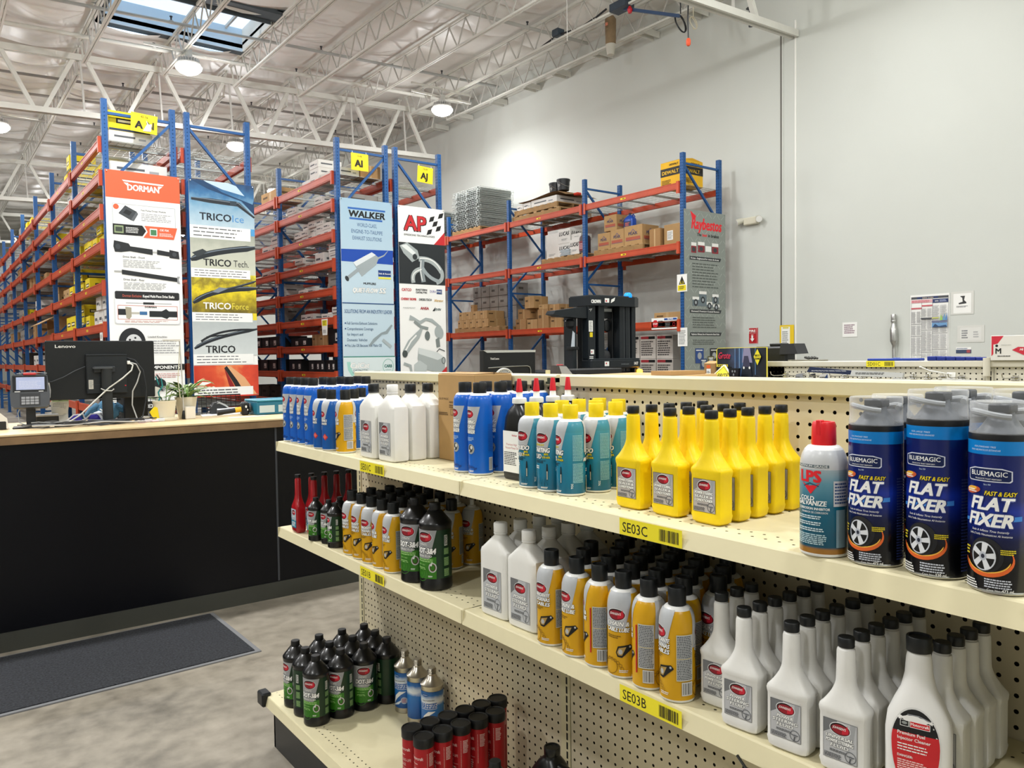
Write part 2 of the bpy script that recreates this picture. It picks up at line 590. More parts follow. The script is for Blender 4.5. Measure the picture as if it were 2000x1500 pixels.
def build_ceiling():
    rnd = random.Random(4)
    edges = sorted(JX + [11.3, -4.6, -6.1, -7.6, -9.1, -10.6, -12.1, -13.6])
    xs = []
    for a, c in zip(edges[:-1], edges[1:]):
        xs += [(a + (c - a) * i / 6, i / 6, edges.index(a)) for i in range(6)]
    xs.append((11.3, 0, len(edges) - 1)); xs.append((12.0, 0, len(edges) - 1)); xs.insert(0, (-14.1, 0, 0))
    ys = []; y = -8.1; strip = 0
    while y < 50.2:
        ys += [(y, strip, 0), (y + .04, strip, .7), (y + .45, strip, 1), (y + .85, strip, 1), (y + 1.22, strip, .75)]
        y += 1.27; strip += 1
    ys.append((50.3, strip, 0))
    amp = {}
    vs = []; fs = []
    for yy, st, ky in ys:
        for xx, fx, bay in xs:
            a = amp.setdefault((st, bay), rnd.uniform(.05, .21))
            vs.append((xx, yy, zj(xx) + .62 - a * math.sin(PI * fx) * ky))
    nx = len(xs)
    SK = (2.95, 5.62, 15.0, 16.62)
    for j in range(len(ys) - 1):
        for i in range(nx - 1):
            cx = (xs[i][0] + xs[i + 1][0]) / 2; cy = (ys[j][0] + ys[j + 1][0]) / 2
            if SK[0] - .1 < cx < SK[1] + .1 and SK[2] - .15 < cy < SK[3] + .1:
                continue
            k = j * nx + i
            fs.append((k, k + nx, k + nx + 1, k + 1))
    me = bpy.data.meshes.new('ceiling')
    me.from_pydata(vs, [], fs); me.materials.append(INSUL)
    me.polygons.foreach_set('use_smooth', [True] * len(fs)); me.update()
    o = link('ceiling', me); o['kind'] = 'structure'
    # skylight: dark curb, metal bars, two panes
    m = MB()
    z0 = 7.86; z1 = 8.32
    dk = M('4a5358', .6)
    x0, x1, y0, y1 = SK
    m.box(x0 - .35, y0 - .4, z0 + .06, x0, y1 + .4, z0 + .12, dk); m.box(x1, y0 - .4, z0 + .12, x1 + .2, y1 + .4, z0 + .18, dk)
    m.box(x0 - .3, y0 - .4, z0 + .06, x1 + .2, y0, z0 + .14, dk); m.box(x0 - .3, y1, z0 + .06, x1 + .2, y1 + .4, z0 + .14, dk)
    m.box(x0 - .03, y0, z0, x0, y1, z1, dk); m.box(x1, y0, z0, x1 + .03, y1, z1, STEEL)
    m.box(x0, y0 - .03, z0, x1, y0, z1, dk); m.box(x0, y1, z0, x1, y1 + .03, z1, M('b9cfe0', .5))
    win = struct('window_1', m)
    b = MB()
    b.box(x0, y0 + .62, z1 - .08, x1, y0 + .68, z1, STEEL_D); b.box(x1 - .35, y0, z1 - .06, x1 - .31, y1, z1, STEEL_D)
    b.build('window_bar', win)
    gl = bpy.data.materials.new('skylight_glazing')
    gl.use_nodes = True
    g = gl.node_tree.nodes['Principled BSDF']
    g.inputs['Base Color'].default_value = (*hx('eef5fb'), 1); g.inputs['Roughness'].default_value = .15; g.inputs['Alpha'].default_value = .18
    for a, c in ((y0, y0 + .65), (y0 + .65, y1)):
        MB().box(x0, a, z1, x1, c, z1 + .01, gl).build('pane', win)

def joist_web(y0, y1, x, dz, mat):
    m = MB(); n = round((y1 - y0) / .6); st = (y1 - y0) / n
    for i in range(n):
        a = y0 + i * st
        m.bar((x, a, dz), (x, a + st / 2, .02), .022, .022, mat)
        m.bar((x, a + st / 2, .02), (x, a + st, dz), .022, .022, mat)
    return m

def build_roof_frame():
    protos = {}
    spans = [(7.9, 17.85), (18.15, 28.15), (28.45, 38.45), (38.75, 49.5)]
    for (a, c) in spans:
        for x in JX + [11.3]:
            key = a
            if key not in protos:
                L = c - a
                t = MB().box(-.045, 0, .50, -.008, L, .545, STEEL).box(.008, 0, .50, .045, L, .545, STEEL)
                bt = MB().box(-.04, .25, 0, -.008, L - .25, .036, STEEL).box(.008, .25, 0, .04, L - .25, .036, STEEL)
                wb = joist_web(.25, L - .25, 0, .5, STEEL_D)
                wb.bar((0, .02, .5), (0, .25, .02), .03, .03, STEEL).bar((0, L - .02, .5), (0, L - .25, .02), .03, .03, STEEL)
                protos[key] = (t.mesh('top_chord'), bt.mesh('bottom_chord'), wb.mesh('web'))
            r = link('roof_joist', None, None, (x, a, zj(x)), kind='structure')
            for nm, me in zip(('top_chord', 'bottom_chord', 'web'), protos[key]):
                link(nm, me, r)
    wd = {}
    for gy in (7.76, 18.0, 28.3, 38.6):
        x0 = 2.0 if gy < 8 else -3.5
        x1 = WALL_X - .03
        def zb(x): return 6.30 + .038 * (x - 1.41)
        def zt(x): return 7.42 + .04 * (x - 1.41)
        g = link('roof_girder', None, kind='structure')
        for nm, fz, h in (('bottom_chord', zb, .11), ('top_chord', zt, .12)):
            m = MB()
            for s in (-.075, .03):
                vs = []
                for x in (x0, x1 - (.7 if gy > 8 and nm == 'bottom_chord' else 0)):
                    for dy in (0, .045):
                        for dz in (0, h):
                            vs.append((x, gy + s + dy, fz(x) + dz))
                m.add(vs, [(0, 1, 3, 2), (4, 6, 7, 5), (0, 4, 5, 1), (2, 3, 7, 6), (0, 2, 6, 4), (1, 5, 7, 3)], STEEL)
            m.build(nm, g)
        for x in JX:
            if x < x0 or x > 11.5:
                continue
            for s in (-1, 1):
                xb = x + s * .66
                if xb < x0 or xb > x1: continue
                MB().bar((x + s * .12, gy, zt(x) + .03), (xb, gy, zb(xb) + .06), .075, .085, STEEL, up=(0, 1, 0)).build('web_member', g)
            MB().bar((x, gy - .02, zt(x)), (x + .05, gy - .02, zb(x) + .1), .035, .035, STEEL_D, up=(0, 1, 0)).build('web_member', g)
    # ledger brackets that carry the roof edge on the wall
    m = MB().box(-.42, -.09, 0, 0, .09, .02, STEEL).box(-.42, -.09, -.10, 0, -.075, 0, STEEL).box(-.42, .075, -.1, 0, .09, 0, STEEL).box(-.44, -.09, -.1, -.42, .09, .02, STEEL)
    me = m.mesh('ledger_bracket')
    led = link('trim_4', MB().box(WALL_X - .04, 8.2, 7.86, WALL_X, 50, 8.0, STEEL).mesh('trim_4'), kind='structure')
    for y in (9.65, 10.86, 12.16, 13.51, 14.6, 15.9, 17.4, 18.6, 20.2, 22.0):
        link('ledger_bracket', me, led, (WALL_X - .02, y, 7.78))
    # pipes and conduit
    for i, (y, dz, r, mt) in enumerate(((16.95, .30, .042, STEEL), (15.6, .36, .03, M('aeb0ae', .5)), (12.4, .38, .035, M('b9b9b4', .5)), (10.6, .36, .02, STEEL_D),
                                        (19.9, .34, .03, M('8d8a86', .5)), (21.4, .36, .03, M('9a9793', .5)), (23.6, .34, .04, M('a8a6a1', .5)), (25.8, .3, .04, M('b5b2ac', .5)), (30.5, .3, .04, STEEL_D), (34, .3, .04, STEEL_D))):
        x0, x1 = -4.0, (11.5 if i < 3 else 11.2)
        p = MB().cyl((x0, y, zj(x0) + dz), (x1, y, zj(x1) + dz), r, mt, 10)
        t = thing('sprinkler_pipe' if r > .025 else 'conduit_pipe', ['white sprinkler pipe just in front of the far roof girder', 'thin grey pipe across the joists in front of the skylight', 'grey sprinkler pipe across the joists nearest the side wall lamp',
                  'thin white conduit crossing the nearest roof bay', 'dark grey pipe first behind the far roof girder', 'dark grey pipe second behind the far roof girder', 'grey sprinkler pipe third behind the far roof girder',
                  'pale sprinkler pipe fourth behind the far roof girder', 'pale pipe under the distant joists beyond the third girder', 'pale pipe under the most distant joists'][i], 'pipe')
        p.build('pipe', t)
        if r > .025:
            for x in [1.0 + 2.96 * k for k in range(4)]:
                z = zj(x) + dz
                MB().cyl((x, y, z + r), (x, y, z + .1), .015, M('3a3c40', .5), 8).cyl((x, y, z + .1), (x, y, z + .115), .028, M('3a3c40', .5), 8).cyl((x, y, z - .02), (x, y, z + .03), r + .012, mt, 10).build('sprinkler_head', t)

def make_lamp():
    t = thing('highbay_lamp', '', 'lamp')
    fins = MB()
    for i in range(24):
        a = 2 * PI * i / 24
        fins.bar((.09 * math.cos(a), .09 * math.sin(a), .10), (.2 * math.cos(a), .2 * math.sin(a), .10), .008, .08, M('d8d8d6', .4), up=(0, 0, 1))
    fins.lathe([(.1, .0), (.1, .18), (.07, .2)], M('cfcfcd', .4), 20).lathe([(.22, .0), (.225, .03), (.22, .055)], M('d8d8d6', .4), 28)
    fins.build('housing', t)
    MB().lathe([(.0001, -.15), (.10, -.14), (.18, -.105), (.235, -.05), (.245, -.01), (.235, .0)], M('fffdf4', .4, emit=30.), 28, cap0=False).build('lens', t)
    MB().cbox(-.06, -.05, .2, .06, .05, .32, M('d2d2cd', .5)).cyl((0, 0, .32), (0, 0, .50), .012, M('b0b0ac', .4), 8).build('hanger_box', t)
    return t

def build_lamps():
    names = {0: 'round highbay lamp glowing under the skylight', 1: 'round highbay lamp glowing close to the white side wall', 2: 'round highbay lamp glowing behind the tall wiper blade poster', 3: 'small distant highbay lamp glowing low between the orange racks'}
    mk = Maker(make_lamp)
    sm = MB().box(-.8, -.02, -.02, .8, .02, .02, STEEL).mesh('strut')
    for i, (x, y) in enumerate(LAMPS):
        z = zj(x) - .50 if i > 3 else LAMP_Z - (.0 if i != 0 else .02)
        lab = names.get(i, 'round highbay lamp hanging from the roof joists out of view')
        t = mk((x, y, z), 0, lab, 'highbay lamps under the roof')
        link('strut', sm, t, (0, 0, zj(x) - z + .012))
        li = bpy.data.lights.new('lamp_light', 'AREA')
        li.shape = 'DISK'; li.size = .42; li.energy = LAMP_W * LAMP_F.get(i, 1); li.color = (.985, .99, 1.0)
        lo = bpy.data.objects.new('lamp_light', li)
        COL.objects.link(lo); lo.location = (x, y, z - .16)
        up = bpy.data.lights.new('ceiling_fill', 'POINT')          # point light added under each lamp to brighten the ceiling, as the bowl's spill
        up.shadow_soft_size = .10; up.energy = LAMP_W * .54; up.color = li.color
        uo = bpy.data.objects.new('ceiling_fill', up)
        COL.objects.link(uo); uo.location = (x, y, z - .30)

def build_overhead_bits():
    blk = M('1d2024', .5)
    t = thing('power_drop', 'black power cable hanging from the roof with orange plug end', 'cable', (9.5, 8.0, 0))
    MB().tube([(0, 0, 7.55), (.01, 0, 6.9), (-.005, .005, 6.5), (.0, 0, 6.19)], .011, blk).build('cable', t)
    MB().lathe([(.02, 6.1), (.034, 6.12), (.036, 6.18), (.024, 6.21)], M('e0552e', .5), 12).build('plug', t)
    t = thing('hanging_string', 'thin white string hanging from a roof joist', 'string', (9.8, 11.12, 0))
    MB().tube([(0, 0, 8.1), (.004, 0, 7.6), (0, 0, 7.25)], .007, WINK, 5).build('string', t)
    t = thing('roof_sensor', 'black tube shaped camera mount hanging below the near girder', 'sensor', (10.91, 7.9, 6.69))
    MB().lathe([(.035, 0), (.035, .05), (.03, .06), (.03, .29)], M('262f3c', .4), 16).build('tube', t)
    MB().lathe([(.075, .29), (.06, .305), (.0, .305)], M('262f3c', .4), 18).build('flange', t)
    t = thing('cable_coil', 'coil of black cable hanging beside the wall bracket', 'cable', (10.55, 9.05, 7.05))
    MB().tube([(.1 * math.sin(a) * (1 + .1 * math.sin(a * 1.7)), .06 * math.cos(a * 1.03), .17 * math.cos(a)) for a in [i * .35 for i in range(40)]], .012, blk).tube([(0, 0, .16), (0, 0, .75)], .01, blk).build('coil', t)
    t = thing('rope_coil', 'small white rope coil hanging at the wall joist', 'rope', (11.0, 9.15, 7.2))
    MB().tube([(.05 * math.sin(a), .05 * math.cos(a * 1.1), .12 * math.cos(a)) for a in [i * .4 for i in range(26)]], .008, M('d8d0b8', .7), 5).tube([(0, 0, .1), (0, 0, .55)], .008, M('d8d0b8', .7), 5).build('coil', t)
    t = thing('air_hose_arm', 'blue grey steel arm bolted across two roof joists', 'arm', (10.2, 9.8, 7.55))
    MB().bar((0, .45, .1), (.2, -.85, -.45), .05, .05, M('31486a', .5)).build('arm', t)
    MB().cbox(-.12, .1, .0, .12, .5, .14, M('36404c', .5), .01).build('motor_box', t)
    MB().lathe([(.03, -.12), (.05, -.06), (.02, 0)], RED, 10, (0, .1, 0)).build('red_valve', t)
    t = thing('fabric_duct', 'brown and grey wrapped duct end hanging at the wall joist', 'duct', (11.0, 11.2, 7.3))
    MB().lathe([(.0, .18), (.10, .18), (.105, .42), (.11, .66), (.07, .72)], M('8a7458', .8, noise=(9, .2)), 14).build('wrap', t)
    MB().lathe([(.07, -.02), (.10, .18)], M('c8c4b8', .6), 14).build('sleeve', t)
    MB().lathe([(.03, .0), (.035, .05)], M('e08a70', .5), 10, (-.1, 0, .52)).build('plug', t)
    t = thing('junction_box', 'dark junction box lying on a roof joist', 'box', (10.2, 11.84, 7.66))
    MB().cbox(-.09, -.09, 0, .09, .09, .13, M('3a4652', .5), .01).build('case', t)
    MB().tube([(0, -.1, .02), (.02, -.6, -.04), (0, -1.1, .0), (0, -1.35, .05)], .018, blk).tube([(0, .1, .02), (.0, .6, -.05), (0, 1.6, -.06)], .018, blk).build('cable', t)
    t = thing('emergency_light', 'beige emergency light with two heads on the white wall', 'lamp', (WALL_X, 8.62, 3.70))
    bg = M('d6d2be', .5)
    MB().cbox(-.09, -.14, 0, 0, .14, .13, bg, .012).build('case', t)
    for s in (-1, 1):
        MB().cyl((-.06, s * .15, .10), (-.14, s * .23, .06), .045, M('c4c2b2', .4), 14, .06).cyl((-.141, s * .231, .0595), (-.145, s * .235, .0575), .055, M('e8e8e4', .2), 14).build('lamp_head', t)
# ------------------------------------------------------------------ shop shelving
PX = 1.3624                      # face of the pegboard
SEAM = [2.80, 1.58, .36, -.86]   # section joints along the run
ZT, ZM, ZB = 1.124, .809, .203   # shelf decks

def shelf_tag(parent, s, x, y0, z, seed):
    m = Print(lambda u, v, o: (x - o, y0 - u, z + v), eps=.0003, base=.0012)
    m.rect(0, 0, .15, .031, M('f1e22c', .5))
    m.text(s, .008, .006, .019, INK, al='L', sx=.92)
    m.barcode(.098, .005, .142, .026, M('3a3416', .6), seed, 16)
    m.build('tag_print', parent)

def lip_profile(drop=.034):
    return [(.012, 0), (.0, 0), (-.002, -.003), (-.009, -drop + .004), (-.010, -drop), (-.004, -drop - .001), (-.004, -drop + .003), (.001, -.008), (.012, -.006)]

def shelf_part(parent, name, xf, xb, y0, y1, z, tags=(), base=False):
    """one shelf: perforated deck with a slanted price lip; runs from y0 down to y1"""
    m = MB(); n = round((y0 - y1) / .0254); p = (y0 - y1 - .004) / n
    a = xf + .012
    rows = [(a + .012, 2), (xb - .075, 2)]
    x = a
    for rx, k in rows:
        m.box(x, y1 + .002, z - .006, rx, y0 - .002, z, CREAM)
        m.perf((rx, y0 - .002, z), (0, -1, 0), (1, 0, 0), n, k, p, .0028, CREAM, stag=True, pv=.0254)
        x = rx + .0254 * k
    m.box(x, y1 + .002, z - .006, xb, y0 - .002, z, CREAM)
    m.box(a, y1 + .002, z - .03, a + .002, y0 - .002, z - .006, CREAM)
    m.box(a, y1 + .002, z - .022, xb, y1 + .006, z - .006, CREAM).box(a, y0 - .006, z - .022, xb, y0 - .002, z - .006, CREAM)
    m.box(a + .01, y1 + .004, z - .025, xb, y0 - .004, z - .022, M('8f8972', .6))
    o = m.build(name, parent)
    lp = MB().prism([(u, v) for u, v in lip_profile()], lambda u, v, t: (xf + u, t, z + v), y0 - .003, y1 + .003, CREAM)
    for yy in (y0 - .0025, y1 + .0025):
        lp.box(xf - .009, yy - .0015, z - .033, xf + .012, yy + .0015, z - .001, CREAM)
    l = lp.build('price_lip', o)
    for s, y, sd in tags:
        shelf_tag(l, s, xf - .0095 + .0, y, z - .0335, sd)
    return o

CREAM2 = M('d4d0c0', .45, noise=(10, .03))
def gondola_frame(g, px, face, ys, zbot, zpanel, CREAM=CREAM, CREAM_P=CREAM_P):
    """posts, pegboard and top rail; face = -1 looks towards -x"""
    slot = M('0b0b0b', .7)
    for y in ys:
        m = MB().box(px - .002, y - .018, .02, px + .035, y + .018, 1.355, CREAM)
        k = 0; z = .16
        while z < 1.32:
            for s in (-.006,):
                m.box(px - .0026, y + s - .0028, z, px - .0016, y + s + .0028, z + .019, slot)
            z += .0254
        m.build('slotted_post', g)
    for y0, y1 in zip(ys[:-1], ys[1:]):
        a, b = y0 - .02, y1 + .02
        n = 46; p = (a - b) / n
        nv = math.ceil((1.346 - zpanel) / .0254)
        MB().perf((px, a, zpanel), (0, -1, 0), (0, 0, 1), n, nv, p, .0039, CREAM_P, pv=.0254).build('pegboard', g)
        MB().box(px + .018, b, zpanel - .05, px + .022, a, 1.34, M('2a2722', .8)).build('hole_shade_sheet', g)  # added dark sheet; its colour puts the shade into the peg holes
        m = MB().prism([(-.016, .0), (-.016, .024), (-.012, .028), (.05, .028), (.05, .02), (.002, .02), (.002, .0), (-.004, -.004)], lambda u, v, t: (px + u, t, 1.344 + v), a + .012, b - .012, CREAM)
        m.build('top_rail', g)

def build_gondola():
    g = thing('shop_shelving', 'long cream pegboard shelving unit with three shelves of car fluids', 'shelving', (0, 0, 0))
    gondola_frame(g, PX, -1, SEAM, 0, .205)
    for i in range(3):
        y0, y1 = SEAM[i], SEAM[i + 1]
        tag_t = [[('SE01C', 2.113, 5)], [('SE03C', 1.037, 6)], []][i]
        tag_m = [[('SE01B', 2.125, 7)], [('SE03B', 1.040, 8)], []][i]
        shelf_part(g, 'shelf', 1.041, PX - .003, y0, y1, ZT, tag_t)
        shelf_part(g, 'shelf', 1.041, PX - .003, y0, y1, ZM, tag_m)
        shelf_part(g, 'base_deck', .972, PX - .003, y0, y1, ZB, ())
        MB().box(1.0, y1, .0, 1.012, y0, ZB - .034, BLACKP).build('kick_plate', g)
    MB().box(1.0, 2.788, 0, PX + .04, 2.80, ZB - .03, BLACKP).build('kick_end', g)
    MB().cbox(.950, 2.775, .165, .985, 2.83, .215, BLACKP, .005).build('corner_bumper', g)
    MB().box(PX + .04, -.86, .02, PX + .05, 2.80, 1.35, CREAM).build('rear_panel', g)
    clip = thing('rail_clip', 'dark metal clip at the top rail joint behind red tipped bottles', 'clip', (PX - .02, 1.60, 1.352))
    MB().box(-.004, -.012, 0, .02, .014, .012, M('3c4030', .5)).box(-.006, -.004, -.004, .002, .018, .002, M('3c4030', .5)).build('clip', clip)
    # a loose peg hook under the middle shelf
    h = thing('peg_hook', 'small dark wire peg hook hanging under the middle shelf lip', 'hook', (1.03, .755, ZM - .040))
    MB().tube([(0, .02, .008), (-.004, .0, -.004), (-.006, -.02, -.002), (-.002, -.035, .008)], .0025, M('30302e', .4, metal=.6)).build('wire', h)

def build_far_gondola():
    g = thing('pegboard_shelving', 'cream pegboard shelving with wire hooks in front of the white wall', 'shelving', (0, 0, 0))
    px = 4.0
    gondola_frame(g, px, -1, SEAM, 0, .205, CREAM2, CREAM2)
    for i in range(3):
        y0, y1 = SEAM[i], SEAM[i + 1]
        MB().box(px - .30, y1, .17, px, y0, .20, CREAM2).build('base_deck', g)
        MB().box(px - .27, y1, 0, px - .25, y0, .17, BLACKP).build('kick_plate', g)
    MB().box(px + .04, -.86, .02, px + .05, 2.80, 1.35, CREAM2).build('rear_panel', g)
    MB().box(px - .03, 2.79, 0.02, px + .05, 2.812, 1.372, CREAM2).build('end_post', g)
    MB().cyl((px - .02, 1.585, 1.30), (px - .02, 1.585, 1.385), .016, CREAM2, 10).build('joint_cap', g)
    shelf_tag(g, 'SD01C', px - .017, 2.17, 1.341, 11)
    hk = MB()
    hk.cbox(-.006, -.012, -.035, .0, .012, .012, CHROME, .001)
    for dz in (.004, -.01, -.024):
        hk.cyl((-.008, -.016, dz), (-.008, .016, dz), .003, CHROME, 6)
    hk.tube([(-.008, 0, 0), (-.12, 0, .0), (-.145, 0, .006), (-.152, 0, .022)], .0028, CHROME, 6)
    hm = hk.mesh('peg_hook')
    for y in (2.66, 2.55, 2.42, 2.30, 2.20, 2.12, 2.0, 1.93, 1.86, 1.79, 1.70, 1.47):
        link('peg_hook', hm, g, (px, y, 1.292))
    hk2 = MB().cbox(-.006, -.02, -.03, .0, .02, .02, WINK, .002).tube([(-.008, 0, .01), (-.1, .06, .03), (-.14, .085, .05)], .004, WINK)
    link('peg_hook', hk2.mesh('peg_hook'), g, (px, 1.75, 1.295))
    # what hangs and lies there
    t = thing('wiper_blade_pack', 'long navy wiper blade sleeve hanging across the pegboard hooks', 'wiper blade', (px - .15, 2.43, 1.315))
    MB().prism([(.0, .0), (.26, -.012), (.27, .008), (.02, .028)], lambda u, v, q: (q, -u, v), -.008, .008, M('26304e', .3)).build('sleeve', t)
    Print(lambda u, v, o: (-.0085 - o, -u, v)).lines(.03, .004, .24, .01, 2, M('c8ccd8', .5), 4).build('label_print', t)
    t = thing('wiper_blade_pack', 'clear plastic wiper blade pack hanging beside the navy sleeve', 'wiper blade', (px - .17, 2.17, 1.297))
    MB().prism([(.0, .0), (.27, -.004), (.275, .018), (.01, .030)], lambda u, v, q: (q, -u, v), -.008, .008, M('c9cccd', .15, coat=.5)).build('sleeve', t)
    Print(lambda u, v, o: (-.0085 - o, -u, v)).lines(.03, .008, .20, .02, 2, M('55585c', .5), 9).build('label_print', t)
    for i, (y, w, lab) in enumerate(((2.52, .05, 'small grey and black hang card at the far end of hooks'), (2.44, .045, 'small black hang card between two white ones on hooks'), (2.37, .06, 'white hang card with blue corner on the hooks'),
                                     (1.95, .10, 'flat clear bag with black print on the hooks below clear pack'), (1.68, .16, 'crumpled clear plastic bags on hooks near the rail joint'))):
        t = thing('hang_card', lab, 'packet', (px - .09, y, 1.27 if i < 3 else 1.262))
        c = ['8d9096', '33353b', 'dadada', 'c4c6c8', 'd6d8d8'][i]
        MB().prism([(-w / 2, 0), (w / 2, .002), (w / 2 - .004, .036 if i < 3 else .02), (-w / 2 + .01, .030 if i < 3 else .026)], lambda u, v, q: (q, -u, v), -.004, .004, M(c, .3)).build('card', t)
        q = Print(lambda u, v, o: (-.0045 - o, -u, v))
        q.lines(-w / 2 + .008, .006, w / 2 - .01, .018, 2, INK if c[0] in 'cd8' else WINK, i)
        if i == 2:
            q.poly([(.0, .002), (.028, .004), (.024, .033)], M('2b4a86', .4))
        q.build('label_print', t)
    top = 1.372
    bl = M('1f3f9c', .4)
    t = thing('wiper_blade_pack', 'flat blue wiper blade pack lying on rail beyond the yellow tag', 'wiper blade', (px + .02, 2.17, top))
    MB().cbox(-.03, -.27, 0, .03, .0, .013, bl, .003).cbox(-.02, -.15, .013, .02, -.13, .016, M('6c86c8', .4), .001).build('pack', t)
    t = thing('blue_strip_bundle', 'thicker bundle of dark blue packs lying on the pegboard rail', 'packs', (px + .02, 1.86, top))
    m = MB()
    for i in range(6):
        m.cbox(-.035, -.045 * (i + 1) + .002, 0, .035, -.045 * i, .022 - .0012 * i, M('1b2f86', .4), .003)
    m.build('pack', t)
    t = thing('thin_wiper_pack', 'thin dark wiper blade in white card lying on the rail', 'wiper blade', (px + .02, 1.59, top))
    MB().cbox(-.02, .0, 0, .02, .17, .004, M('20242c', .4), .001).cbox(-.02, .0, .004, .02, .17, .016, M('dcd8c4', .6), .002).build('pack', t)
    t = thing('grey_strip', 'grey speckled strip lying at far end of the pegboard rail', 'strip', (px + .02, 2.62, top))
    MB().cbox(-.02, -.2, 0, .02, .03, .008, M('8b8878', .7, noise=(40, .3)), .002).build('strip', t)
    t = thing('valve_stem', 'small dark valve stems heaped on the grey strip', 'valve', (px + .02, 2.50, top + .008))
    for i in range(5):
        a = i * 1.1
        MB().cyl((.01 * math.cos(a), .012 * i - .02, .006), (.012 * math.cos(a), .012 * i + .004, .014), .006, M('3b3b37', .5), 8).build('stem', t)
    # two white and red cartons on the rail beyond the joint
    def carton(y, lab, w=.155):
        t = thing('boxed_filter', lab, 'box', (px + .02, y, top))
        MB().cbox(-.05, -w, 0, .05, 0, .115, WCARD, .002).build('carton', t)
        q = Print(on_wall(-.05, 0, 0), eps=.0003)
        q.poly([(.004, .113), (.055, .113), (.03, .078), (.012, .074), (.012, .03), (.004, .02)], M('c3283c', .5))
        q.ell(.026, .068, .006, .006, INK, 12)
        q.text('M', .033, .032, .026, INK, bold=.02)
        q.poly([(.09, .048), (.115, .062), (.148, .060), (.148, .02)], M('c3283c', .5))
        q.text('MI', .128, .045, .010, WINK, bold=.02, shear=.2)
        q.lines(.03, .018, .10, .024, 1, INK, 2)
        q.lines(.045, .07, .09, .073, 1, GREYP, 3)
        q.build('label_print', t)
    carton(1.565, 'white and red carton on the rail nearer the valve lying')
    carton(1.395, 'white and red carton at the very edge of view on the rail', .2)
    t = thing('tube_valve', 'small black cap on a silver tube before white cartons', 'valve', (px - .02 + .012, 1.462, top))
    MB().cyl((0, .0, .008), (0, .03, .008), .008, CHROME, 10).cyl((0, -.035, .012), (0, .0, .012), .012, BLACKP, 12).build('tube', t)

